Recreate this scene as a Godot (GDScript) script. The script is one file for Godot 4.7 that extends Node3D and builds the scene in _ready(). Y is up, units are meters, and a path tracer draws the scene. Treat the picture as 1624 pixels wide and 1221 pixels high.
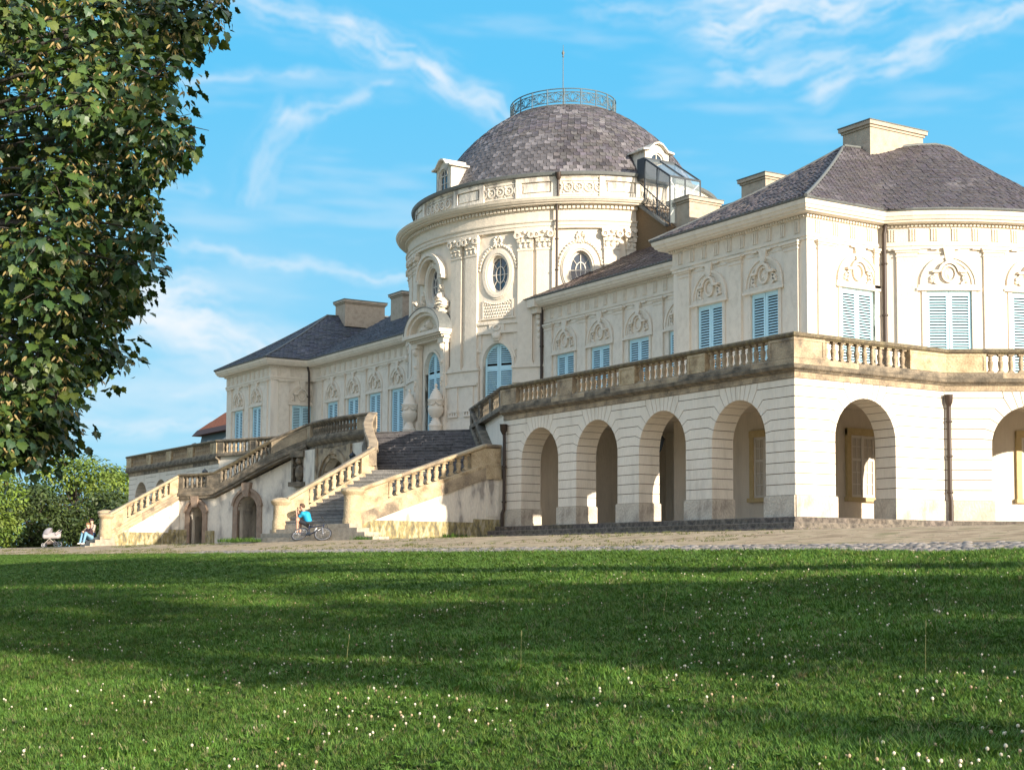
extends Node3D

# ---------------------------------------------------------------- mesh builder
class MB:
	var v := PackedVector3Array()
	var n := PackedVector3Array()
	var c := PackedColorArray()
	var col := Color(1, 1, 1)
	func tri(a: Vector3, b: Vector3, d: Vector3) -> void:
		var m := (b - a).cross(d - a).normalized()
		v.append(a); v.append(d); v.append(b)
		n.append(m); n.append(m); n.append(m)
		c.append(col); c.append(col); c.append(col)
	func tris(a: Vector3, b: Vector3, d: Vector3, na: Vector3, nb: Vector3, nd: Vector3) -> void:
		v.append(a); v.append(d); v.append(b)
		n.append(na); n.append(nd); n.append(nb)
		c.append(col); c.append(col); c.append(col)
	func quad(a: Vector3, b: Vector3, d: Vector3, e: Vector3) -> void:
		tri(a, b, d); tri(a, d, e)
	func quads(a: Vector3, b: Vector3, d: Vector3, e: Vector3, na: Vector3, nb: Vector3, nd: Vector3, ne: Vector3) -> void:
		tris(a, b, d, na, nb, nd); tris(a, d, e, na, nd, ne)
	# eight corners: 0-3 bottom ccw seen from above, 4-7 top
	func hexa(p: Array) -> void:
		quad(p[3], p[2], p[1], p[0]); quad(p[4], p[5], p[6], p[7])
		for i in 4:
			var j := (i + 1) % 4
			quad(p[i], p[j], p[4 + j], p[4 + i])
	func box(x0: float, x1: float, y0: float, y1: float, z0: float, z1: float) -> void:
		hexa([Vector3(x0, y0, z1), Vector3(x1, y0, z1), Vector3(x1, y0, z0), Vector3(x0, y0, z0), Vector3(x0, y1, z1), Vector3(x1, y1, z1), Vector3(x1, y1, z0), Vector3(x0, y1, z0)])
	func tbox(t: Transform3D, s: Vector3) -> void:
		var p := []
		for y in [-0.5, 0.5]:
			for q in [[-0.5, 0.5], [0.5, 0.5], [0.5, -0.5], [-0.5, -0.5]]:
				p.append(t * (Vector3(q[0], y, q[1]) * s))
		hexa(p)
	# a bar between two points with a square section
	func bar(a: Vector3, b: Vector3, w: float, h: float) -> void:
		var d := (b - a)
		var z := d.normalized()
		var x := z.cross(Vector3.UP)
		x = Vector3.RIGHT if x.length() < 0.01 else x.normalized()
		tbox(Transform3D(Basis(x, z.cross(x), z), (a + b) * 0.5), Vector3(w, h, d.length()))
	# a box in facade coordinates (u along, v up, w out)
	func mbox(f: Callable, u0: float, u1: float, v0: float, v1: float, w0: float, w1: float, k := 1) -> void:
		for i in k:
			var a := lerpf(u0, u1, float(i) / k)
			var b := lerpf(u0, u1, float(i + 1) / k)
			var p := [f.call(a, v0, w1), f.call(b, v0, w1), f.call(b, v0, w0), f.call(a, v0, w0), f.call(a, v1, w1), f.call(b, v1, w1), f.call(b, v1, w0), f.call(a, v1, w0)]
			quad(p[0], p[1], p[5], p[4]); quad(p[4], p[5], p[6], p[7]); quad(p[3], p[2], p[1], p[0])
			if i == 0: quad(p[3], p[0], p[4], p[7])
			if i == k - 1: quad(p[1], p[2], p[6], p[5])
	# ring sector in facade coordinates, radii in u and v directions
	func mring(f: Callable, cu: float, cv: float, ru0: float, rv0: float, ru1: float, rv1: float, a0: float, a1: float, w0: float, w1: float, k := 16) -> void:
		for i in k:
			var q := []
			for a in [lerpf(a0, a1, float(i) / k), lerpf(a0, a1, float(i + 1) / k)]:
				q.append([cu + ru0 * cos(a), cv + rv0 * sin(a), cu + ru1 * cos(a), cv + rv1 * sin(a)])
			var i0 = f.call(q[0][0], q[0][1], w1); var o0 = f.call(q[0][2], q[0][3], w1)
			var i1 = f.call(q[1][0], q[1][1], w1); var o1 = f.call(q[1][2], q[1][3], w1)
			var bi0 = f.call(q[0][0], q[0][1], w0); var bo0 = f.call(q[0][2], q[0][3], w0)
			var bi1 = f.call(q[1][0], q[1][1], w0); var bo1 = f.call(q[1][2], q[1][3], w0)
			quad(i0, o0, o1, i1); quad(o0, bo0, bo1, o1); quad(bi0, i0, i1, bi1)
			if i == 0 and a1 - a0 < 6.2: quad(bi0, bo0, o0, i0)
			if i == k - 1 and a1 - a0 < 6.2: quad(i1, o1, bo1, bi1)
	# half dome (boss) on a facade
	func mdome(f: Callable, cu: float, cv: float, ru: float, rv: float, w0: float, h: float, k := 10, rows := 3) -> void:
		for j in rows:
			var e0 := PI * 0.5 * j / rows
			var e1 := PI * 0.5 * (j + 1) / rows
			for i in k:
				var a := TAU * i / k
				var b := TAU * (i + 1) / k
				var p := []
				for q in [[e0, a], [e0, b], [e1, b], [e1, a]]:
					p.append(f.call(cu + ru * cos(q[0]) * cos(q[1]), cv + rv * cos(q[0]) * sin(q[1]), w0 + h * sin(q[0])))
				quad(p[0], p[1], p[2], p[3])
	# convex or concave polygon (PackedVector2Array in u, v) extruded w0..w1
	func mpoly(f: Callable, poly: PackedVector2Array, w0: float, w1: float, back := false) -> void:
		var t := Geometry2D.triangulate_polygon(poly)
		for i in range(0, t.size(), 3):
			var a := poly[t[i]]; var b := poly[t[i + 1]]; var d := poly[t[i + 2]]
			if (b - a).cross(d - a) < 0:
				var s := b; b = d; d = s
			tri(f.call(a.x, a.y, w1), f.call(b.x, b.y, w1), f.call(d.x, d.y, w1))
			if back: tri(f.call(a.x, a.y, w0), f.call(d.x, d.y, w0), f.call(b.x, b.y, w0))
		var cw := Geometry2D.is_polygon_clockwise(poly)
		for i in poly.size():
			var a := poly[i]; var b := poly[(i + 1) % poly.size()]
			if cw:
				var s := a; a = b; b = s
			quad(f.call(a.x, a.y, w0), f.call(b.x, b.y, w0), f.call(b.x, b.y, w1), f.call(a.x, a.y, w1))
	# rectangle u0..u1 x v0..v1 at depth w with a star-shaped hole; reveal to w - deep
	func mhole(f: Callable, u0: float, u1: float, v0: float, v1: float, outline: PackedVector2Array, w: float, deep: float, rings := 2) -> void:
		var ce := Vector2.ZERO
		for p in outline: ce += p
		ce /= outline.size()
		var hole := PackedVector2Array()
		for i in outline.size():
			var a := outline[i]; var b := outline[(i + 1) % outline.size()]
			hole.append(a)
			for cn in [Vector2(u0, v0), Vector2(u1, v0), Vector2(u1, v1), Vector2(u0, v1)]:
				var x = Geometry2D.segment_intersects_segment(ce, cn, a, b)
				if x != null and (x - a).length() > 1e-4 and (x - b).length() > 1e-4: hole.append(x)
		var edge := PackedVector2Array()
		for p in hole:
			var d := p - ce
			var s := 1e9
			if absf(d.x) > 1e-6: s = minf(s, ((u1 if d.x > 0 else u0) - ce.x) / d.x)
			if absf(d.y) > 1e-6: s = minf(s, ((v1 if d.y > 0 else v0) - ce.y) / d.y)
			edge.append(ce + d * s)
		var m := hole.size()
		for i in m:
			var j := (i + 1) % m
			for k in rings:
				var q := float(k) / rings
				var r := float(k + 1) / rings
				var a := hole[i].lerp(edge[i], q); var b := hole[i].lerp(edge[i], r)
				var d := hole[j].lerp(edge[j], r); var e := hole[j].lerp(edge[j], q)
				quad(f.call(a.x, a.y, w), f.call(b.x, b.y, w), f.call(d.x, d.y, w), f.call(e.x, e.y, w))
			if deep > 0.0:
				quad(f.call(hole[i].x, hole[i].y, w), f.call(hole[j].x, hole[j].y, w), f.call(hole[j].x, hole[j].y, w - deep), f.call(hole[i].x, hole[i].y, w - deep))
	# profile [(radius, y)] turned about an axis through at
	func lathe(at: Vector3, prof: Array, k := 16, sx := 1.0, sz := 1.0, flat := false) -> void:
		var nn := []
		for j in prof.size():
			var a: Vector2 = prof[maxi(j - 1, 0)]; var b: Vector2 = prof[mini(j + 1, prof.size() - 1)]
			var d := b - a
			nn.append(Vector2(d.y, -d.x).normalized())
		for j in prof.size() - 1:
			for i in k:
				var a := TAU * i / k
				var b := TAU * (i + 1) / k
				var p := []; var q := []
				for z in [[j, a], [j, b], [j + 1, b], [j + 1, a]]:
					var pr: Vector2 = prof[z[0]]; var no: Vector2 = nn[z[0]]
					p.append(at + Vector3(pr.x * sin(z[1]) * sx, pr.y, pr.x * cos(z[1]) * sz))
					q.append(Vector3(no.x * sin(z[1]) / sx, no.y, no.x * cos(z[1]) / sz).normalized())
				if flat: quad(p[0], p[1], p[2], p[3])
				else: quads(p[0], p[1], p[2], p[3], q[0], q[1], q[2], q[3])
	# round tube along points with radii
	func tube(pts: Array, radii: Array, k := 6) -> void:
		var rings := []
		for i in pts.size():
			var d: Vector3 = (pts[mini(i + 1, pts.size() - 1)] - pts[maxi(i - 1, 0)]).normalized()
			var x := d.cross(Vector3.UP if absf(d.y) < 0.95 else Vector3.RIGHT).normalized()
			var y := d.cross(x)
			var r: float = radii[mini(i, radii.size() - 1)]
			var ring := []
			for j in k:
				var a := TAU * j / k
				var o := x * cos(a) + y * sin(a)
				ring.append([pts[i] + o * r, o])
			rings.append(ring)
		for i in pts.size() - 1:
			for j in k:
				var l := (j + 1) % k
				var a = rings[i][j]; var b = rings[i][l]; var d = rings[i + 1][l]; var e = rings[i + 1][j]
				quads(a[0], b[0], d[0], e[0], a[1], b[1], d[1], e[1])
		for e in [0, pts.size() - 1]:
			for j in k: tri(pts[e], rings[e][j][0], rings[e][(j + 1) % k][0])
	# profile [(outward, up)] swept along a 3D path, mitred in plan; outward is to the right of the path seen from above
	func sweep(path: Array, prof: Array, closed := false, caps := true) -> void:
		var m := path.size()
		var off := []
		for i in m:
			var a: Vector3 = path[(i - 1 + m) % m] if closed or i > 0 else path[i]
			var b: Vector3 = path[(i + 1) % m] if closed or i < m - 1 else path[i]
			var d0: Vector3 = path[i] - a; var d1: Vector3 = b - path[i]
			d0.y = 0; d1.y = 0
			d0 = d0.normalized(); d1 = d1.normalized()
			if d0 == Vector3.ZERO: d0 = d1
			if d1 == Vector3.ZERO: d1 = d0
			var n0 := Vector3(-d0.z, 0, d0.x); var n1 := Vector3(-d1.z, 0, d1.x)
			var s := n0 + n1
			off.append(s / maxf(s.length_squared() * 0.5, 0.2))
		for i in (m if closed else m - 1):
			var j := (i + 1) % m
			for k in prof.size() - 1:
				var p: Vector2 = prof[k]; var q: Vector2 = prof[k + 1]
				quad(path[i] + off[i] * p.x + Vector3.UP * p.y, path[j] + off[j] * p.x + Vector3.UP * p.y, path[j] + off[j] * q.x + Vector3.UP * q.y, path[i] + off[i] * q.x + Vector3.UP * q.y)
		if caps and not closed:
			for e in [0, m - 1]:
				var poly := PackedVector2Array()
				for p in prof: poly.append(p)
				var t := Geometry2D.triangulate_polygon(poly)
				for i in range(0, t.size(), 3):
					var w := []
					for z in 3: w.append(path[e] + off[e] * poly[t[i + z]].x + Vector3.UP * poly[t[i + z]].y)
					tri(w[0], w[1], w[2])
	func mesh() -> ArrayMesh:
		var m := ArrayMesh.new()
		if v.is_empty(): return m
		var a := []
		a.resize(Mesh.ARRAY_MAX)
		a[Mesh.ARRAY_VERTEX] = v; a[Mesh.ARRAY_NORMAL] = n; a[Mesh.ARRAY_COLOR] = c
		m.add_surface_from_arrays(Mesh.PRIMITIVE_TRIANGLES, a)
		return m

# ---------------------------------------------------------------- scene helpers
var M := {}
var rng := RandomNumberGenerator.new()
var taken := {}

func numbered(called: String) -> String:
	if not taken.has(called):
		taken[called] = 0
		return called
	taken[called] += 1
	return "%s_%03d" % [called, taken[called]]

func thing(called: String, label: String, category: String, at := Vector3.ZERO, turn := 0.0, group := "") -> Node3D:
	var o := Node3D.new()
	o.name = numbered(called); add_child(o)
	o.position = at; o.rotation.y = turn
	tag(o, label, category, group)
	return o

func tag(o: Node, label := "", category := "", group := "", kind := "") -> void:
	if label: o.set_meta("label", label)
	if category: o.set_meta("category", category)
	if group: o.set_meta("group", group)
	if kind: o.set_meta("kind", kind)

func obj(called: String, mb, m: Material, parent: Node, kind := "") -> MeshInstance3D:
	var o := MeshInstance3D.new()
	o.name = called if parent != self else numbered(called)
	o.mesh = mb.mesh() if mb is MB else mb
	o.material_override = m
	parent.add_child(o, true)
	if kind: o.set_meta("kind", kind)
	return o

func inst(called: String, mesh: Mesh, m: Material, parent: Node, t: Transform3D) -> MeshInstance3D:
	var o := obj(called, mesh, m, parent)
	o.transform = t
	return o

func multi(called: String, mesh: Mesh, m: Material, parent: Node, ts: Array, cols = null) -> MultiMeshInstance3D:
	var mm := MultiMesh.new()
	mm.transform_format = MultiMesh.TRANSFORM_3D
	mm.use_colors = cols != null
	mm.mesh = mesh
	mm.instance_count = ts.size()
	var w := 16 if cols != null else 12
	var b := PackedFloat32Array()
	b.resize(ts.size() * w)
	for i in ts.size():
		var t: Transform3D = ts[i]
		var k := i * w
		b[k] = t.basis.x.x; b[k + 1] = t.basis.y.x; b[k + 2] = t.basis.z.x; b[k + 3] = t.origin.x
		b[k + 4] = t.basis.x.y; b[k + 5] = t.basis.y.y; b[k + 6] = t.basis.z.y; b[k + 7] = t.origin.y
		b[k + 8] = t.basis.x.z; b[k + 9] = t.basis.y.z; b[k + 10] = t.basis.z.z; b[k + 11] = t.origin.z
		if cols != null:
			var q: Color = cols[i]
			b[k + 12] = q.r; b[k + 13] = q.g; b[k + 14] = q.b; b[k + 15] = 1.0
	mm.buffer = b
	var o := MultiMeshInstance3D.new()
	o.name = called if parent != self else numbered(called)
	o.multimesh = mm
	o.material_override = m
	parent.add_child(o, true)
	o.set_meta("kind", "stuff")
	return o

func wall_frame(o: Vector3, x: Vector3, w: Vector3) -> Callable:
	return func(u: float, v: float, q: float) -> Vector3: return o + x * u + Vector3.UP * v + w * q

# ---------------------------------------------------------------- materials
func noise_bytes(size: int, freq: float, oct: int, sd: int, kind := FastNoiseLite.TYPE_SIMPLEX_SMOOTH) -> PackedByteArray:
	var f := FastNoiseLite.new()
	f.noise_type = kind; f.frequency = freq; f.seed = sd
	f.fractal_octaves = oct
	var im := f.get_seamless_image(size, size)
	im.convert(Image.FORMAT_L8)
	return im.get_data()

# ramp: linear colours spread evenly over a broad noise, times a fine grain
func surface(ramp: Array, o := {}) -> StandardMaterial3D:
	var size: int = o.get("size", 256)
	var sd: int = o.get("seed", 1)
	var broad := noise_bytes(size, o.get("freq", 0.012), o.get("oct", 5), sd)
	var fine := noise_bytes(size, o.get("fine", 0.12), 3, sd + 7)
	var k: float = o.get("grain", 0.25)
	var sharp: float = o.get("sharp", 1.0)
	var lut := []
	for i in 256:
		var q := clampf((i / 255.0 - 0.5) * sharp + 0.5, 0.0, 1.0) * (ramp.size() - 1)
		var a := int(q)
		var b := mini(a + 1, ramp.size() - 1)
		lut.append((ramp[a] as Color).lerp(ramp[b], q - a))
	var d := PackedByteArray()
	d.resize(size * size * 3)
	for i in size * size:
		var s: float = 1.0 + k * (fine[i] / 127.5 - 1.0)
		var q: Color = lut[broad[i]]
		q = Color(minf(q.r * s, 1.0), minf(q.g * s, 1.0), minf(q.b * s, 1.0)).linear_to_srgb()
		d[i * 3] = int(q.r * 255.0); d[i * 3 + 1] = int(q.g * 255.0); d[i * 3 + 2] = int(q.b * 255.0)
	var m := StandardMaterial3D.new()
	m.albedo_texture = ImageTexture.create_from_image(Image.create_from_data(size, size, false, Image.FORMAT_RGB8, d))
	m.uv1_triplanar = true
	m.uv1_world_triplanar = o.get("world", true)
	m.uv1_scale = o.get("scale", Vector3.ONE * 0.4)
	m.roughness = o.get("rough", 0.85)
	m.metallic_specular = o.get("spec", 0.4)
	if o.get("tint", false): m.vertex_color_use_as_albedo = true
	if o.get("bump", 0.0) > 0.0:
		var im := Image.create_from_data(size, size, false, Image.FORMAT_L8, fine)
		im.bump_map_to_normal_map(o.bump)
		m.normal_enabled = true
		m.normal_texture = ImageTexture.create_from_image(im)
	return m

func plain(lin: Color, rough := 0.7, o := {}) -> StandardMaterial3D:
	var m := StandardMaterial3D.new()
	m.albedo_color = lin.linear_to_srgb()
	m.roughness = rough
	m.metallic = o.get("metal", 0.0)
	m.metallic_specular = o.get("spec", 0.5)
	if o.get("tint", false): m.vertex_color_use_as_albedo = true
	if o.has("back"):
		m.backlight_enabled = true
		m.backlight = (o.back as Color).linear_to_srgb()
	return m

func C(r: float, g: float, b: float) -> Color: return Color(r, g, b)

func materials() -> void:
	M.plaster = surface([C(.62, .55, .47), C(.70, .63, .53), C(.74, .665, .56), C(.75, .675, .57), C(.755, .68, .575)], {"freq": 0.014, "grain": 0.05, "scale": Vector3(.34, .05, .34), "bump": 0.5, "rough": 0.9})
	M.trim = surface([C(.62, .55, .455), C(.71, .635, .53), C(.75, .675, .565)], {"freq": 0.02, "grain": 0.06, "scale": Vector3(.5, .35, .5), "bump": 1.0, "seed": 5})
	M.render = surface([C(.63, .57, .48), C(.73, .66, .555), C(.76, .69, .585), C(.77, .70, .595)], {"freq": 0.014, "grain": 0.06, "scale": Vector3(.3, .07, .3), "bump": 0.6, "seed": 9, "rough": 0.9})
	M.joint = plain(C(.14, .10, .065), 0.95)
	M.plinth = surface([C(.34, .29, .24), C(.50, .44, .36), C(.56, .50, .41), C(.58, .52, .43)], {"freq": 0.012, "grain": 0.2, "scale": Vector3(.35, .25, .35), "bump": 1.5, "seed": 13, "sharp": 1.2})
	M.stone = surface([C(.17, .14, .105), C(.29, .23, .16), C(.39, .31, .21), C(.44, .35, .24)], {"freq": 0.012, "grain": 0.22, "scale": Vector3(.35, .35, .35), "bump": 2.0, "seed": 21, "sharp": 1.4})
	M.dirty = surface([C(.085, .075, .06), C(.14, .12, .092), C(.20, .168, .125), C(.29, .235, .17)], {"freq": 0.016, "grain": 0.3, "scale": Vector3(.4, .5, .4), "bump": 2.5, "seed": 23, "sharp": 1.5})
	M.coping = surface([C(.085, .072, .052), C(.13, .108, .075), C(.20, .165, .105), C(.19, .165, .08)], {"freq": 0.02, "grain": 0.3, "scale": Vector3(.5, .5, .5), "bump": 2.5, "seed": 27, "sharp": 1.4})
	M.warm = surface([C(.27, .20, .12), C(.41, .32, .20), C(.49, .39, .25), C(.53, .43, .29)], {"freq": 0.014, "grain": 0.22, "scale": Vector3(.4, .4, .4), "bump": 2.0, "seed": 31, "sharp": 1.3})
	M.moss = surface([C(.14, .125, .085), C(.23, .195, .11), C(.32, .265, .12), C(.37, .325, .22), C(.42, .375, .28)], {"freq": 0.03, "oct": 6, "grain": 0.3, "scale": Vector3(.5, .2, .5), "bump": 2.0, "seed": 35, "sharp": 1.5})
	M.weathered = surface([C(.33, .30, .27), C(.60, .55, .48), C(.70, .64, .55), C(.74, .68, .58), C(.75, .69, .59)], {"freq": 0.014, "grain": 0.12, "scale": Vector3(.4, .12, .4), "bump": 1.0, "seed": 39, "sharp": 1.6})
	M.step = surface([C(.09, .087, .09), C(.15, .143, .147), C(.20, .19, .193)], {"freq": 0.02, "grain": 0.3, "scale": Vector3(.5, .5, .5), "bump": 2.0, "seed": 43, "tint": true, "sharp": 1.5})
	M.pale_step = surface([C(.28, .24, .19), C(.42, .36, .28), C(.52, .45, .36)], {"freq": 0.02, "grain": 0.2, "scale": Vector3(.5, .5, .5), "bump": 2.0, "seed": 47, "tint": true})
	M.old_step = surface([C(.07, .062, .054), C(.12, .105, .088), C(.17, .148, .12), C(.24, .205, .165)], {"freq": 0.03, "grain": 0.22, "scale": Vector3(.5, .5, .5), "bump": 3.0, "seed": 51, "tint": true, "sharp": 1.2})
	M.slate = surface([C(.55, .55, .58), C(.85, .85, .86), C(1, .99, .98)], {"freq": 0.03, "grain": 0.25, "scale": Vector3(.6, .6, .6), "bump": 1.5, "seed": 55, "tint": true, "rough": 0.55})
	M.lead = surface([C(.10, .11, .11), C(.16, .17, .165)], {"freq": 0.03, "grain": 0.2, "scale": Vector3(.5, .5, .5), "seed": 57, "rough": 0.5})
	M.chimney = surface([C(.34, .28, .215), C(.44, .37, .29), C(.48, .41, .32)], {"freq": 0.02, "grain": 0.12, "scale": Vector3(.4, .4, .4), "seed": 59, "bump": 1.0})
	M.shutter = surface([C(.46, .72, .82), C(.52, .77, .86)], {"freq": 0.02, "grain": 0.05, "scale": Vector3(.3, .3, .3), "seed": 61, "rough": 0.6})
	M.pipe = plain(C(.04, .025, .018), 0.5)
	M.iron = plain(C(.035, .045, .055), 0.5, {"metal": 0.3})
	M.glass = plain(C(.03, .05, .08), 0.06, {"spec": 0.9})
	M.sash = plain(C(.66, .62, .56), 0.6)
	M.ochre = surface([C(.50, .39, .20), C(.60, .48, .27)], {"freq": 0.02, "grain": 0.1, "scale": Vector3(.5, .5, .5), "seed": 65})
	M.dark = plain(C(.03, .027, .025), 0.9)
	M.copper = plain(C(.10, .11, .10), 0.5)

# ---------------------------------------------------------------- camera, sky, sun, ground
const EYE := Vector3(70.678, -1.5515, 42.9526)

func ground_y(x: float, z: float) -> float:
	var zs := [11.5, 19.0, 25.5, 44.0, 60.0]
	var ys := [-0.55, -0.72, -1.35, -3.17, -4.2]
	var y: float = ys[0]
	if z >= 60.0: y = ys[4]
	elif z > 11.5:
		for i in 4:
			if z <= zs[i + 1]:
				y = lerpf(ys[i], ys[i + 1], (z - zs[i]) / (zs[i + 1] - zs[i]))
				break
	if z > 26.0: y += 0.03 * sin(x * 0.7 + z * 0.3) * sin(z * 0.55 - x * 0.2) * minf((z - 26.0) * 0.2, 1.0)
	return y

func sun_dir() -> Vector3:
	var az := deg_to_rad(98.5)
	var el := deg_to_rad(12.0)
	return Vector3(sin(az) * cos(el), sin(el), cos(az) * cos(el))

func seg_dist(p: Vector2, a: Vector2, b: Vector2) -> Vector2:
	var d := b - a
	var t := clampf((p - a).dot(d) / d.length_squared(), 0.0, 1.0)
	return Vector2((p - a - d * t).length(), t)

func make_sky() -> ImageTexture:
	var w := 4096
	var h := 2048
	var warp := FastNoiseLite.new(); warp.seed = 3; warp.frequency = 0.07; warp.fractal_octaves = 4
	var wisp := FastNoiseLite.new(); wisp.seed = 8; wisp.frequency = 0.16; wisp.fractal_octaves = 5
	var veil := FastNoiseLite.new(); veil.seed = 15; veil.frequency = 0.9; veil.fractal_octaves = 5
	# long streaks of cirrus: azimuth and elevation of both ends, width, strength
	var streaks := [
		[Vector2(-70.5, 21.2), Vector2(-64.8, 19.9), 0.75, 0.5], [Vector2(-64.8, 19.9), Vector2(-61.2, 18.5), 0.8, 0.75], [Vector2(-61.4, 18.5), Vector2(-58.3, 16.9), 0.55, 0.65],
		[Vector2(-68.2, 13.6), Vector2(-67.2, 16.6), 0.75, 0.34], [Vector2(-67.3, 16.6), Vector2(-64.2, 17.7), 0.35, 0.5],
		[Vector2(-76, 9.9), Vector2(-70.6, 9.4), 1.5, 0.9], [Vector2(-71.5, 9.2), Vector2(-67.5, 7.6), 1.0, 0.75], [Vector2(-71.5, 6.4), Vector2(-66.8, 6.6), 0.4, 0.4], [Vector2(-77, 4.6), Vector2(-69, 5.4), 0.7, 0.45],
		[Vector2(-72.5, 11.9), Vector2(-62.5, 10.9), 0.3, 0.5], [Vector2(-71, 18.0), Vector2(-63.2, 18.1), 0.22, 0.45], [Vector2(-62.5, 12.5), Vector2(-60.3, 12.2), 0.3, 0.4], [Vector2(-77, 14.5), Vector2(-70, 14.0), 0.4, 0.3],
		[Vector2(-50.4, 18.4), Vector2(-45.5, 18.6), 0.6, 0.55], [Vector2(-46.4, 17.6), Vector2(-38.5, 20.2), 0.55, 0.75], [Vector2(-50.5, 20.1), Vector2(-40.0, 21.4), 1.2, 0.85], [Vector2(-55.5, 20.8), Vector2(-49.0, 20.6), 0.7, 0.35],
		[Vector2(-39.5, 13.0), Vector2(-36.0, 12.2), 0.35, 0.3]]
	var zen := C(.05, .21, .44)
	var mid := C(.072, .325, .53)
	var low := C(.25, .44, .53)
	var sun := sun_dir()
	var shade := func(azd: float, eld: float) -> Color:
		var el := deg_to_rad(eld)
		var q := mid.lerp(low, pow(clampf(1.0 - eld / 19.0, 0.0, 1.0), 1.2)) if eld < 19.0 else zen.lerp(mid, pow(clampf(1.0 - (eld - 19.0) / 71.0, 0.0, 1.0), 2.0))
		if eld < 0.0: q = C(.22, .24, .17)
		if eld < -1.5: return q
		var az := deg_to_rad(azd)
		var dir := Vector3(sin(az) * cos(el), sin(el), -cos(az) * cos(el))
		var a := 0.0
		if azd > -86.0 and azd < -30.0 and eld < 27.0:
			var p := Vector2(azd * 0.95, eld)
			p += Vector2(warp.get_noise_2d(azd * 4.0, eld * 4.0), warp.get_noise_2d(azd * 4.0 + 90.0, eld * 4.0)) * 0.55
			for s in streaks:
				var t := seg_dist(p, Vector2(s[0].x * 0.95, s[0].y), Vector2(s[1].x * 0.95, s[1].y))
				var sw: float = s[2] * 1.0
				if t.x < sw * 2.4:
					var g: float = exp(-t.x * t.x / (sw * sw * 0.8))
					var ax: Vector2 = (s[1] - s[0]).normalized()
					var along := p.dot(ax); var across := p.dot(Vector2(-ax.y, ax.x))
					var f := 0.5 + 0.55 * wisp.get_noise_2d(along * 1.6, across * 8.0) + 0.5 * wisp.get_noise_2d(along * 3.0 + across * 2.0 + 50.0, across * 26.0) + 0.3 * veil.get_noise_2d(along * 0.5, across * 1.0)
					f = smoothstep(0.0, 1.05, f + g * 0.2 - 0.1)
					a += clampf(g * f * 0.85 * s[3], 0.0, 0.75) * (1.0 - a)
			var fx := 0.5 + 0.6 * veil.get_noise_2d(azd * 0.10 + eld * 0.12, eld * 0.5) + 0.25 * wisp.get_noise_2d(azd * 1.2 + eld * 2.0, eld * 9.0)
			a = maxf(a, 0.20 * smoothstep(0.45, 1.0, fx))
			# pale haze bank low on the left
			var hz := exp(-pow((azd + 73.0) / 5.5, 2) - pow((eld - 8.4) / 2.6, 2))
			a += (1.0 - a) * 0.6 * hz * smoothstep(0.1, 0.9, 0.55 + 0.6 * veil.get_noise_2d(azd * 0.12, eld * 0.35) + 0.25 * wisp.get_noise_2d(azd * 1.5, eld * 7.0))
		# thin high cloud over the rest of the sky, by its height above the ground
		var edge := clampf(maxf((eld - 25.0) / 10.0, (absf(azd + 58.0) - 26.0) / 12.0), 0.0, 1.0)
		if edge > 0.0:
			var pl := Vector2(dir.x, dir.z) / (maxf(dir.y, 0.0) + 0.16)
			var f := veil.get_noise_2d(pl.x * 1.1 + pl.y * 0.4, pl.y * 2.3) + 0.5 * wisp.get_noise_2d(pl.x * 9.0, pl.y * 22.0)
			a = maxf(a, edge * clampf(f * 1.4 + 0.42, 0.0, 0.92))
		var fwd := pow(clampf(dir.dot(sun) * 0.5 + 0.5, 0.0, 1.0), 6.0)
		q = q.lerp(C(1.2, .98, .78), fwd * 0.55 * clampf(1.0 - eld / 60.0, 0.0, 1.0))
		return q.lerp(C(.64, .60, .625).lerp(C(1.7, 1.40, 1.12), fwd) if edge > 0.0 else C(.545, .55, .56), a)
	var cw := 640
	var ch := 320
	var co := PackedFloat32Array()
	co.resize(cw * ch * 3)
	for j in ch:
		for i in cw:
			var q: Color = shade.call(wrapf((i + 0.5) / cw * 360.0, -180.0, 180.0), (0.5 - (j + 0.5) / ch) * 180.0)
			var k := (j * cw + i) * 3
			co[k] = q.r; co[k + 1] = q.g; co[k + 2] = q.b
	var im := Image.create_from_data(cw, ch, false, Image.FORMAT_RGBF, co.to_byte_array())
	im.resize(w, h, Image.INTERPOLATE_BILINEAR)
	# the part that the picture looks at, in full detail
	var i0 := int((360.0 - 84.0) / 360.0 * w); var i1 := int((360.0 - 32.0) / 360.0 * w)
	var j0 := int((0.5 - 25.0 / 180.0) * h); var j1 := int((0.5 + 1.0 / 180.0) * h)
	var fd := PackedFloat32Array()
	fd.resize((i1 - i0) * (j1 - j0) * 3)
	for j in range(j0, j1):
		for i in range(i0, i1):
			var q: Color = shade.call((i + 0.5) / w * 360.0 - 360.0, (0.5 - (j + 0.5) / h) * 180.0)
			var k := ((j - j0) * (i1 - i0) + i - i0) * 3
			fd[k] = q.r; fd[k + 1] = q.g; fd[k + 2] = q.b
	im.blit_rect(Image.create_from_data(i1 - i0, j1 - j0, false, Image.FORMAT_RGBF, fd.to_byte_array()), Rect2i(0, 0, i1 - i0, j1 - j0), Vector2i(i0, j0))
	return ImageTexture.create_from_image(im)

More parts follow.
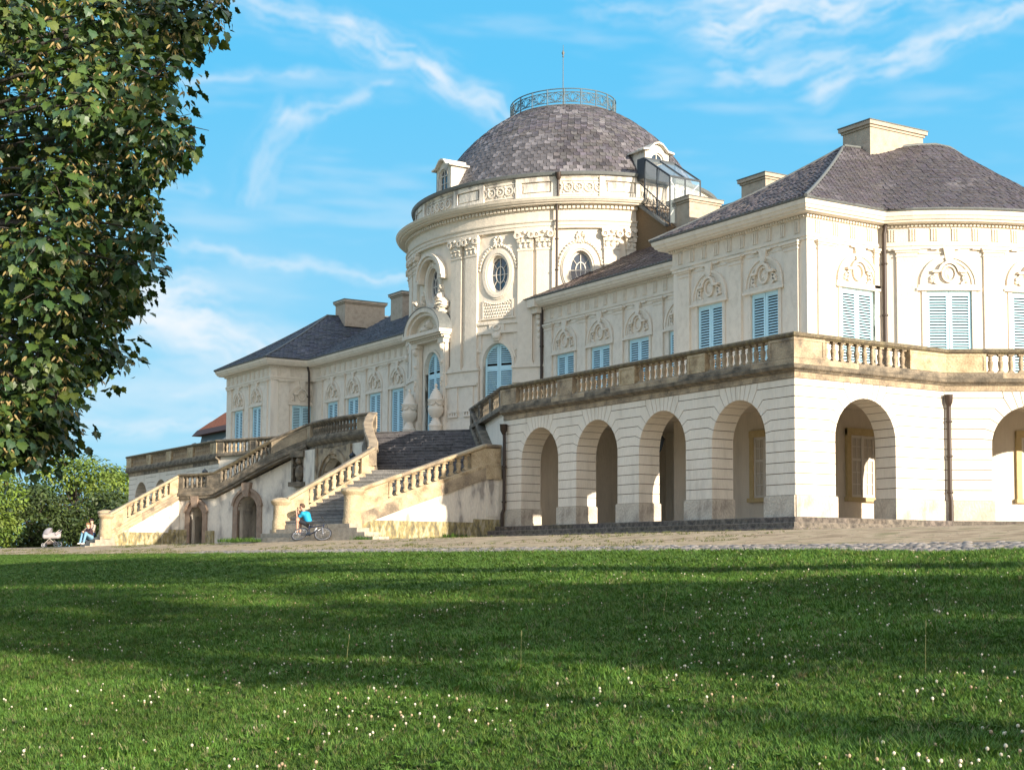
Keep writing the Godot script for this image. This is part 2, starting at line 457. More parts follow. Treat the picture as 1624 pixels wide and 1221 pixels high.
func stage() -> void:
	var cam := Camera3D.new()
	cam.name = "camera"
	var yaw := 1.0169; var tilt := 0.0764; var roll := 0.0062
	var r := Vector3(cos(yaw), 0, -sin(yaw))
	var fw := Vector3(-sin(yaw), 0, -cos(yaw))
	var f2 := fw * cos(tilt) + Vector3.UP * sin(tilt)
	var u2 := Vector3.UP * cos(tilt) - fw * sin(tilt)
	cam.transform = Transform3D(Basis(r * cos(roll) + u2 * sin(roll), u2 * cos(roll) - r * sin(roll), -f2), EYE)
	cam.projection = Camera3D.PROJECTION_FRUSTUM
	cam.near = 0.1
	cam.far = 6000.0
	cam.size = 0.1 * 1221.0 / 2365.69
	cam.frustum_offset = Vector2(0, 0.1 * (712.954 - 610.5) / 2365.69)
	add_child(cam)
	cam.current = true
	var we := WorldEnvironment.new()
	we.name = "environment"
	var e := Environment.new()
	e.background_mode = Environment.BG_SKY
	var sky := Sky.new()
	var pm := PanoramaSkyMaterial.new()
	pm.panorama = make_sky()
	sky.sky_material = pm
	e.sky = sky
	e.tonemap_mode = Environment.TONE_MAPPER_LINEAR
	e.tonemap_exposure = 1.82
	e.sdfgi_enabled = true; e.ssao_enabled = true; e.ssil_enabled = true
	we.environment = e
	add_child(we)
	var sun := DirectionalLight3D.new()
	sun.name = "sun"
	sun.light_color = Color(1.0, 0.945, 0.865)
	sun.light_energy = 1.6
	sun.light_angular_distance = 0.5
	sun.shadow_enabled = true
	add_child(sun)
	sun.basis = Basis.looking_at(-sun_dir(), Vector3.UP)

func sheet(called: String, xs: Array, zs: Array, m: Material, lift := 0.0, wave := 0.0) -> void:
	var b := MB.new()
	for i in xs.size() - 1:
		for j in zs.size() - 1:
			var p := []
			for q in [[i, j + 1], [i + 1, j + 1], [i + 1, j], [i, j]]:
				var x: float = xs[q[0]]; var z: float = zs[q[1]]
				if q[1] == zs.size() - 1 and wave > 0.0: z += wave * (sin(x * 1.3) * 0.6 + sin(x * 3.1 + 1.0) * 0.4)
				p.append(Vector3(x, ground_y(x, z) + lift, z))
			b.quad(p[0], p[1], p[2], p[3])
	tag(obj(called, b, m, self), "", "", "", "structure")

func span(a: float, b: float, step: float) -> Array:
	var r := []
	var k := ceili((b - a) / step)
	for i in k + 1: r.append(lerpf(a, b, float(i) / k))
	return r

func ground() -> void:
	var soil := surface([C(.04, .08, .016), C(.055, .11, .02), C(.085, .14, .03)], {"freq": 0.02, "grain": 0.4, "scale": Vector3(.25, .25, .25), "seed": 71, "bump": 2.0})
	var gravel := surface([C(.26, .19, .11), C(.40, .30, .19), C(.48, .37, .24), C(.24, .21, .10)], {"freq": 0.006, "oct": 6, "grain": 0.45, "fine": 0.3, "sharp": 1.6, "scale": Vector3(.2, .2, .3), "seed": 73, "bump": 3.0, "size": 512})
	var zs := [-3000.0, -300.0, -100.0, -40.0, 0.0, 11.5, 19.0] + span(25.5, 48.0, 0.75) + [60.0, 90.0, 300.0, 3000.0]
	sheet("ground", [-3000.0, -400.0, -150.0, -60.0, 0.0] + span(30.0, 90.0, 1.0) + [140.0, 400.0, 3000.0], zs, soil)
	sheet("gravel_forecourt", [-160.0] + span(-90.0, 110.0, 0.5), [-60.0, 0.0, 11.5, 15.0, 19.0, 22.0, 25.2], gravel, 0.006, 0.25)

# ---------------------------------------------------------------- the palace: plan
const RC := -4.1          # centre of the oval hall
const RR := 0.88          # its depth against its width
const WALL_A := 9.6

func oval(t: float, a: float, y: float, b := -1.0) -> Vector3:
	return Vector3(a * sin(t), y, RC + (b if b > 0 else a * RR) * cos(t))

func rot_f(deg: float, a := WALL_A) -> Callable:
	var t0 := deg_to_rad(deg)
	var b := a * RR
	var sp := sqrt(pow(a * cos(t0), 2) + pow(b * sin(t0), 2))
	return func(u: float, v: float, w: float) -> Vector3:
		var t := t0 + u / sp
		var nn := Vector3(sin(t) / a, 0, cos(t) / b).normalized()
		return Vector3(a * sin(t), v, RC + b * cos(t)) + nn * w

func ring(a: float, y: float, k := 96) -> Array:
	var r := []
	for i in k: r.append(oval(TAU * i / k - PI, a, y))
	return r

func poly_f(pts: Array) -> Callable:
	var cum := [0.0]
	for i in pts.size() - 1: cum.append(cum[i] + (pts[i + 1] - pts[i]).length())
	return func(u: float, v: float, w: float) -> Vector3:
		var i := 0
		while i < pts.size() - 2 and u > cum[i + 1]: i += 1
		var d: Vector3 = (pts[i + 1] - pts[i]).normalized()
		var p: Vector3 = pts[i] + d * (u - cum[i])
		# blend the outward direction across the bends so that the wall reads as a curve
		var q: float = (u - cum[i]) / maxf(cum[i + 1] - cum[i], 0.001)
		var n0 := Vector3(-d.z, 0, d.x)
		var e := d
		if q < 0.5 and i > 0: e = (pts[i] - pts[i - 1]).normalized().lerp(d, 0.5 + q)
		elif q >= 0.5 and i < pts.size() - 2: e = d.lerp((pts[i + 2] - pts[i + 1]).normalized(), q - 0.5)
		var nn := Vector3(-e.z, 0, e.x).normalized()
		return p + (nn if nn.dot(n0) > 0.5 else n0) * w + Vector3.UP * v

var bay_pts := [Vector3(29.75, 0, 1.0), Vector3(30.65, 0, 0.15), Vector3(31.35, 0, -0.75), Vector3(31.95, 0, -1.75), Vector3(32.45, 0, -2.85), Vector3(32.85, 0, -4.0), Vector3(33.1, 0, -5.2), Vector3(33.2, 0, -6.0)]

# the outline of one half, from the oval hall outwards and round to the back
func half_path(y: float, side: float) -> Array:
	var r := [Vector3(6.6, y, 1.75), Vector3(21.7, y, 1.75), Vector3(21.7, y, 4.75), Vector3(29.75, y, 4.75)]
	for p in bay_pts: r.append(Vector3(p.x, y, p.z))
	for i in range(bay_pts.size() - 2, -1, -1): r.append(Vector3(bay_pts[i].x, y, -12.0 - bay_pts[i].z))
	r += [Vector3(29.75, y, -16.75), Vector3(21.7, y, -16.75), Vector3(21.7, y, -13.75), Vector3(6.6, y, -13.75)]
	if side < 0.0:
		var l := []
		for i in range(r.size() - 1, -1, -1): l.append(Vector3(-r[i].x, y, r[i].z))
		return l
	return r

# gutters run smoothly round the inner corner
func eave_path(side: float) -> Array:
	var r := []
	var p := half_path(0.0, side)
	for i in p.size():
		var v: Vector3 = p[i]
		if absf(absf(v.x) - 21.7) < 0.01 and absf(v.z - 1.75) < 0.01:
			var a := Vector3(v.x - signf(v.x) * 1.1, 0, v.z); var b := Vector3(v.x, 0, v.z + 1.1)
			if side < 0.0: var s := a; a = b; b = s
			for k in 6:
				var q := k / 5.0
				r.append(a.lerp(v, q).lerp(v.lerp(b, q), q))
		else: r.append(v)
	return r

func arch_outline(cx: float, half: float, y0: float, spring: float, rise: float, k := 14) -> PackedVector2Array:
	var r := PackedVector2Array()
	for y in [y0, lerpf(y0, spring, 0.5)]: r.append(Vector2(cx + half, y))
	for i in k + 1:
		var a := PI * i / k
		r.append(Vector2(cx + half * cos(a), spring + rise * sin(a)))
	for y in [lerpf(y0, spring, 0.5), y0]: r.append(Vector2(cx - half, y))
	for i in 4: r.append(Vector2(cx - half + half * 0.4 * (i + 1), y0))
	return r

func oval_outline(cx: float, cy: float, ru: float, rv: float, k := 28) -> PackedVector2Array:
	var r := PackedVector2Array()
	for i in k: r.append(Vector2(cx + ru * cos(TAU * i / k), cy + rv * sin(TAU * i / k)))
	return r

func rect_outline(u0: float, u1: float, v0: float, v1: float) -> PackedVector2Array:
	var r := PackedVector2Array()
	for p in [[u1, v0, u1, v1], [u1, v1, u0, v1], [u0, v1, u0, v0], [u0, v0, u1, v0]]:
		for i in 4: r.append(Vector2(lerpf(p[0], p[2], i / 4.0), lerpf(p[1], p[3], i / 4.0)))
	return r

# small carved lumps in an oval field
func carve(b: MB, f: Callable, cu: float, cv: float, ru: float, rv: float, k: int, size: float, h: float) -> void:
	for i in k:
		var a := rng.randf() * TAU
		var r := sqrt(rng.randf())
		var s := size * rng.randf_range(0.6, 1.3)
		b.mdome(f, cu + ru * r * cos(a), cv + rv * r * sin(a), s * rng.randf_range(0.5, 1.0), s, -0.02, h * rng.randf_range(0.5, 1.0), 6, 2)

# a two-leaf louvred shutter; slats one by one where they can be told apart
func shutter(parent: Node, f: Callable, uc: float, w: float, v0: float, v1: float, single: bool, spring := -1.0, rise := 0.0, at_w := -0.09) -> void:
	var frame := MB.new()
	var slats := MB.new()
	var st := 0.1
	var top := func(u: float) -> float:
		if spring < 0.0: return v1
		return spring + rise * sqrt(maxf(0.0, 1.0 - pow((u - uc) / (w * 0.5), 2)))
	var sh := obj("shutter", frame, M.shutter, parent)
	for s in [-1.0, 1.0]:
		var a: float = uc + (0.012 if s > 0 else -w * 0.5 + 0.02)
		var b: float = uc + (w * 0.5 - 0.02 if s > 0 else -0.012)
		for q in [[a, a + st], [b - st, b]]:
			frame.mpoly(f, PackedVector2Array([Vector2(q[0], v0), Vector2(q[1], v0), Vector2(q[1], top.call(q[1] - 0.01)), Vector2(q[0], top.call(q[0] + 0.01))]), at_w, at_w + 0.05)
		frame.mbox(f, a + st, b - st, v0, v0 + 0.16, at_w, at_w + 0.05)
		if spring < 0.0: frame.mbox(f, a + st, b - st, v1 - 0.14, v1, at_w, at_w + 0.05)
		else:
			var mid := spring - 0.15
			frame.mbox(f, a + st, b - st, mid - 0.12, mid + 0.12, at_w, at_w + 0.05)
			var arc := PackedVector2Array()
			for i in 9: arc.append(Vector2(lerpf(a + st, b - st, i / 8.0), 0))
			var pl := PackedVector2Array()
			for p in arc: pl.append(Vector2(p.x, top.call(p.x)))
			for i in range(8, -1, -1): pl.append(Vector2(arc[i].x, maxf(top.call(arc[i].x) - 0.14, spring - 0.02)))
			frame.mpoly(f, pl, at_w, at_w + 0.05)
		var pitch := 0.108
		var v := v0 + 0.2
		while v < v1 - 0.16:
			var ua: float = a + st; var ub: float = b - st
			var ok := true
			if spring > 0.0:
				if absf(v - (spring - 0.15)) < 0.16: ok = false
				elif v > spring - 0.1:
					var q := 1.0 - pow((v + 0.12 - spring) / rise, 2)
					if q <= 0.02: ok = false
					else:
						var e := w * 0.5 * sqrt(q) - 0.06
						ua = maxf(ua, uc - e); ub = minf(ub, uc + e)
						ok = ub - ua > 0.05
			if ok:
				var p := [f.call(ua, v, at_w + 0.045), f.call(ub, v, at_w + 0.045), f.call(ub, v + 0.042, at_w - 0.012), f.call(ua, v + 0.042, at_w - 0.012)]
				for i in 4: p.append(p[i] + Vector3.UP * 0.03)
				if single:
					var one := MB.new()
					one.hexa(p)
					obj("slat", one, M.shutter, sh)
				else: slats.hexa(p)
			v += pitch
	sh.mesh = frame.mesh()
	if not single: obj("slats", slats, M.shutter, sh, "stuff")
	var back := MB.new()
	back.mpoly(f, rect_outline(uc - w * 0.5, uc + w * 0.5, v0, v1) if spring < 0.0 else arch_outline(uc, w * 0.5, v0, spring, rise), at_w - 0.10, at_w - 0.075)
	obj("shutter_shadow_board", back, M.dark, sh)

# wall ornament around one window of wings and pavilions
func dress_window(b: MB, f: Callable, uc: float, w: float) -> void:
	var h := w * 0.5
	for s in [-1.0, 1.0]: b.mbox(f, uc + s * h - (0.0 if s > 0 else 0.16), uc + s * h + (0.16 if s > 0 else 0.0), 4.95, 8.97, 0, 0.05)
	b.mbox(f, uc - h - 0.36, uc + h + 0.36, 8.97, 9.07, 0, 0.15, 2)
	b.mbox(f, uc - h - 0.30, uc + h + 0.30, 9.07, 9.2, 0, 0.09, 2)
	b.mring(f, uc, 9.2, 0.99, 1.03, 1.10, 1.14, 0, PI, 0, 0.10, 18)
	b.mring(f, uc, 9.2, 0.87, 0.91, 0.99, 1.03, 0, PI, 0, 0.05, 18)
	b.mpoly(f, PackedVector2Array([Vector2(uc - 0.13, 10.1), Vector2(uc + 0.13, 10.1), Vector2(uc + 0.22, 10.63), Vector2(uc - 0.22, 10.63)]), 0, 0.13)
	b.mbox(f, uc - h - 0.25, uc - 0.22, 10.42, 10.46, 0, 0.025)
	b.mbox(f, uc + 0.22, uc + h + 0.25, 10.42, 10.46, 0, 0.025)

func medallion(f: Callable, uc: float) -> MB:
	var b := MB.new()
	b.mring(f, uc, 9.62, 0.22, 0.27, 0.29, 0.35, 0, TAU, 0, 0.10, 18)
	b.mdome(f, uc, 9.62, 0.21, 0.26, 0.0, 0.06, 10, 2)
	b.mring(f, uc, 9.62, 0.32, 0.38, 0.43, 0.48, 0.15, PI - 0.15, 0, 0.17, 14)
	for s in [-1.0, 1.0]:
		b.mbox(f, uc + s * 0.51 - 0.13, uc + s * 0.51 + 0.13, 9.66, 9.75, 0, 0.18)
		b.mring(f, uc + s * 0.44, 9.44, 0.10, 0.16, 0.19, 0.25, -PI * 0.5 if s > 0 else PI * 0.5, PI * 0.5 if s > 0 else PI * 1.5, 0, 0.10, 8)
		b.mdome(f, uc + s * 0.66, 9.34, 0.1, 0.09, 0, 0.11, 8, 2)
		b.mring(f, uc + s * 0.60, 9.46, 0.05, 0.05, 0.11, 0.11, 0, TAU, 0, 0.10, 8)
	carve(b, f, uc, 9.62, 0.1, 0.14, 5, 0.08, 0.12)
	return b

func flat_pilaster(f: Callable, uc: float, w: float) -> MB:
	var b := MB.new()
	var h := w * 0.5
	b.mbox(f, uc - h - 0.05, uc + h + 0.05, 4.95, 5.35, 0, 0.13)
	b.mbox(f, uc - h, uc + h, 5.35, 10.34, 0, 0.09)
	b.mbox(f, uc - h - 0.03, uc + h + 0.03, 10.30, 10.36, 0, 0.12)
	b.mbox(f, uc - h - 0.05, uc + h + 0.05, 10.46, 10.54, 0, 0.15)
	b.mbox(f, uc - h, uc + h, 10.36, 10.46, 0, 0.10)
	b.mbox(f, uc - h - 0.10, uc + h + 0.10, 10.54, 10.625, 0, 0.2)
	return b

func frieze(b: MB, f: Callable, u0: float, u1: float) -> void:
	var k := maxi(1, roundi((u1 - u0) / 0.8))
	for i in k:
		var c := lerpf(u0, u1, (i + 0.5) / k)
		for d in [-0.1, 0.0, 0.1]: b.mbox(f, c + d - 0.03, c + d + 0.03, 10.9, 11.36, 0.03, 0.08)
		b.mbox(f, c - 0.15, c + 0.15, 10.55, 10.62, 0.05, 0.12)
		b.mbox(f, c - 0.16, c + 0.16, 11.36, 11.41, 0.03, 0.06)

func dentil_row(f: Callable, u0: float, u1: float, v: float, h: float, w0: float, w1: float, pitch: float) -> MB:
	var b := MB.new()
	var k := int((u1 - u0) / pitch)
	for i in k:
		var c := lerpf(u0, u1, (i + 0.5) / k)
		b.mbox(f, c - pitch * 0.3, c + pitch * 0.3, v, v + h, w0, w1)
	return b

# one straight or curved stretch of upper wall with windows and pilasters
func stretch(p: Node, f: Callable, u0: float, u1: float, wins: Array, pils: Array, single: bool, pitch := 0.16) -> void:
	var wall := MB.new()
	var orn := MB.new()
	var cuts := [u0]
	for i in wins.size() - 1: cuts.append((wins[i][0] + wins[i + 1][0]) * 0.5)
	cuts.append(u1)
	if wins.is_empty(): wall.mbox(f, u0 + 0.02, u1 - 0.02, 4.9, 11.6, -0.3, 0, maxi(1, int((u1 - u0) / 0.5)))
	for i in wins.size():
		var c: float = wins[i][0]; var w: float = wins[i][1]
		wall.mhole(f, cuts[i], cuts[i + 1], 4.9, 11.6, rect_outline(c - w * 0.5, c + w * 0.5, 5.0, 8.95), 0, 0.2, 3)
		dress_window(orn, f, c, w)
	frieze(orn, f, u0 + 0.1, u1 - 0.1)
	obj("wall", wall, M.plaster, p)
	obj("wall_moulding", orn, M.trim, p)
	for i in wins.size():
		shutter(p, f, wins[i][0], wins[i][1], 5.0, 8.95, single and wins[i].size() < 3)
		obj("medallion", medallion(f, wins[i][0]), M.trim, p)
	for q in pils: obj("pilaster", flat_pilaster(f, q[0], q[1]), M.trim, p)
	obj("dentils", dentil_row(f, u0 - 0.15, u1 + 0.05, 11.445, 0.085, 0.08, 0.17, pitch), M.trim, p, "stuff")

func entablature() -> Array:
	return [Vector2(-0.1, 10.6), Vector2(.05, 10.6), Vector2(.05, 10.70), Vector2(.09, 10.72), Vector2(.09, 10.82), Vector2(.03, 10.84), Vector2(.03, 11.42), Vector2(.09, 11.43), Vector2(.09, 11.54), Vector2(.46, 11.57), Vector2(.48, 11.63), Vector2(.55, 11.65), Vector2(.60, 11.76), Vector2(.64, 11.78), Vector2(.68, 11.94), Vector2(-0.1, 11.97)]

# slates laid in courses over a surface P(s, q): s along the eave, q up the slope
func slates(p: Node, P: Callable, rows: int, width: float, named: Array, tone: Color, seed_n: int) -> void:
	var ts := []; var cols := []
	var spot := FastNoiseLite.new(); spot.seed = seed_n; spot.frequency = 0.22; spot.fractal_octaves = 3
	rng.seed = seed_n
	var under := MB.new()
	var mats := []
	var tile := MB.new()   # unit slate: x -0.5..0.5, y 0..1 up the slope, rounded lower edge, z thickness
	var outl := [Vector2(-0.49, 1.0), Vector2(-0.49, 0.16), Vector2(-0.3, 0.02), Vector2(0.0, -0.03), Vector2(0.3, 0.02), Vector2(0.49, 0.16), Vector2(0.49, 1.0)]
	for i in outl.size() - 1:
		var a: Vector2 = outl[i]; var b: Vector2 = outl[i + 1]
		tile.tri(Vector3(0, 1, 0.35), Vector3(a.x, a.y, 1), Vector3(b.x, b.y, 1))
		tile.quad(Vector3(b.x, b.y, 1), Vector3(a.x, a.y, 1), Vector3(a.x, a.y, 0), Vector3(b.x, b.y, 0))
	var tm := tile.mesh()
	var left := 300
	for r in rows:
		var q0 := float(r) / rows; var q1 := float(r + 1) / rows
		var len := 0.0
		for i in 40: len += (P.call((i + 1) / 40.0, q0) - P.call(i / 40.0, q0)).length()
		var k := maxi(2, int(len / width))
		var rt := rng.randf_range(0.9, 1.1)
		for i in k:
			var sh := 0.5 if r % 2 else 0.0
			var s := (i + sh + 0.5) / k
			if s > 1.0: continue
			var a: Vector3 = P.call(s, q0); var b: Vector3 = P.call(s, minf(q1 + 0.15 / rows, 1.0))
			var e: Vector3 = P.call(minf(s + 0.5 / k, 1.0), q0) - P.call(maxf(s - 0.5 / k, 0.0), q0)
			if e.length() < 0.02: continue
			var up := b - a
			var x := e.normalized()
			var nn := x.cross(up).normalized()
			if nn.y < 0: nn = -nn
			var t := Transform3D(Basis(e * 0.985 / 0.98 * rng.randf_range(0.90, 0.98), up, nn * rng.randf_range(0.022, 0.05)), a + nn * 0.004)
			var g := pow(rng.randf_range(0.72, 1.28), 1.6 if not named.is_empty() else 0.8) * rt
			var co := Color(tone.r * g, tone.g * g * rng.randf_range(0.94, 1.03), tone.b * g * rng.randf_range(0.9, 1.1))
			var li := spot.get_noise_3d(a.x * 2.2, a.y * 0.7, a.z * 2.2) + rng.randf_range(-0.25, 0.25)
			var lim := 0.27 if not named.is_empty() else 0.38
			if li > lim: co = co.lerp(C(.32, .30, .305), clampf((li - lim) * (3.0 if not named.is_empty() else 1.0), 0.0, 0.7))
			if not named.is_empty() and left > 0 and s > named[0] and s < named[1] and q0 < named[2]:
				left -= 1
				var mi := int(rng.randi() % 6)
				while mats.size() < 6:
					var g2: float = [0.7, 0.82, 0.95, 1.05, 1.15, 1.7][mats.size()]
					mats.append(plain(Color(tone.r * g2, tone.g * g2, tone.b * g2), 0.55))
				inst("slate", tm, mats[mi], p, t)
			else:
				ts.append(t); cols.append(co)
	multi("slate_courses", tm, M.slate, p, ts, cols)
	for r in rows:
		for i in 60:
			under.quad(P.call(i / 60.0, float(r) / rows), P.call((i + 1) / 60.0, float(r) / rows), P.call((i + 1) / 60.0, float(r + 1) / rows), P.call(i / 60.0, float(r + 1) / rows))
	obj("roof_boarding", under, M.dark, p)

# ---------------------------------------------------------------- the palace: oval hall
func corinthian(f: Callable, uc: float, w: float) -> MB:
	var b := MB.new()
	var h := w * 0.5
	var y0 := 14.62; var y1 := 15.66
	for i in 4:
		var q := i / 4.0; var r := (i + 1) / 4.0
		b.mbox(f, uc - h - 0.02 - 0.07 * r * r, uc + h + 0.02 + 0.07 * r * r, lerpf(y0, y1 - 0.14, q), lerpf(y0, y1 - 0.14, r), 0, 0.16 + 0.08 * r * r)
	b.mbox(f, uc - h - 0.04, uc + h + 0.04, y0 - 0.05, y0 + 0.04, 0, 0.2)
	b.mbox(f, uc - h - 0.14, uc + h + 0.14, y1 - 0.14, y1, 0, 0.30)
	for row in 2:
		for i in 3:
			var u := uc + (i - 1) * w * 0.36 + (w * 0.16 if row else 0.0)
			if row and i == 2: continue
			var v := y0 + 0.08 + row * 0.27
			b.mdome(f, u, v + 0.13, 0.11, 0.17, 0.15, 0.10, 6, 2)
			b.mdome(f, u, v + 0.29, 0.09, 0.05, 0.2, 0.13, 6, 2)
	for s in [-1.0, 1.0]:
		b.mring(f, uc + s * (h - 0.02), y1 - 0.30, 0.09, 0.09, 0.19, 0.19, 0, TAU, 0.1, 0.36, 10)
		b.mdome(f, uc + s * (h - 0.02), y1 - 0.30, 0.07, 0.07, 0.24, 0.1, 8, 2)
	b.mdome(f, uc, y1 - 0.16, 0.1, 0.12, 0.25, 0.12, 6, 2)
	return b

func oval_window(p: Node, f: Callable, hooded: bool) -> void:
	var b := MB.new()
	b.mring(f, 0, 13.52, 0.62, 0.98, 0.72, 1.08, 0, TAU, -0.25, 0.06, 32)
	b.mring(f, 0, 13.52, 0.72, 1.08, 0.92, 1.26, 0, TAU, -0.1, 0.10, 32)
	b.mring(f, 0, 13.52, 0.92, 1.26, 1.0, 1.36, 0, TAU, -0.1, 0.05, 32)
	if hooded:
		b.mring(f, 0, 13.95, 1.05, 0.98, 1.22, 1.15, 0.0, PI, 0, 0.36, 20)
		b.mring(f, 0, 13.95, 1.22, 1.15, 1.38, 1.32, -0.02, PI + 0.02, 0, 0.46, 20)
		for s in [-1.0, 1.0]: b.mbox(f, s * 1.21 - 0.19, s * 1.21 + 0.19, 13.74, 13.96, 0, 0.42)
	else:
		b.mring(f, 0, 13.62, 1.06, 1.34, 1.13, 1.42, 0.1, PI - 0.1, 0, 0.07, 24)
	obj("window_surround", b, M.trim, p)
	var g := MB.new()
	g.mpoly(f, oval_outline(0, 13.52, 0.66, 1.0), -0.32, -0.28)
	var gl := obj("pane", g, M.glass, p)
	var m := MB.new()
	m.mring(f, 0, 13.52, 0.53, 0.87, 0.66, 1.0, 0, TAU, -0.28, -0.2, 28)
	m.mring(f, 0, 13.52, 0.24, 0.40, 0.29, 0.45, 0, TAU, -0.28, -0.23, 20)
	m.mbox(f, -0.02, 0.02, 12.6, 14.45, -0.28, -0.23)
	m.mbox(f, -0.6, 0.6, 13.50, 13.54, -0.28, -0.23)
	for a in [0.75, PI - 0.75, PI + 0.75, TAU - 0.75]:
		m.mpoly(f, PackedVector2Array([Vector2(0.27 * cos(a) - 0.015, 13.52 + 0.43 * sin(a)), Vector2(0.27 * cos(a) + 0.015, 13.52 + 0.43 * sin(a)), Vector2(0.6 * cos(a) + 0.015, 13.52 + 0.94 * sin(a)), Vector2(0.6 * cos(a) - 0.015, 13.52 + 0.94 * sin(a))]), -0.28, -0.23)
	m.mdome(f, 0, 13.52, 0.05, 0.13, -0.24, 0.04, 8, 2)
	obj("glazing_bars", m, M.sash, gl)
	var c := MB.new()
	if hooded: carve(c, f, 0, 14.75, 0.42, 0.24, 12, 0.15, 0.22)
	else:
		carve(c, f, 0, 15.18, 0.26, 0.30, 14, 0.11, 0.14)
		for i in 22:
			var a := lerpf(0.12, PI - 0.12, i / 21.0)
			c.mdome(f, 1.12 * cos(a), 13.62 + 1.41 * sin(a), 0.09, 0.09, 0, 0.12, 6, 2)
		for s in [-1.0, 1.0]:
			for i in 5: c.mdome(f, s * (0.12 + 0.1 * sin(i * 0.8)), 15.45 - i * 0.12, 0.06, 0.09, 0, 0.12, 6, 2)
	obj("garland", c, M.trim, p)

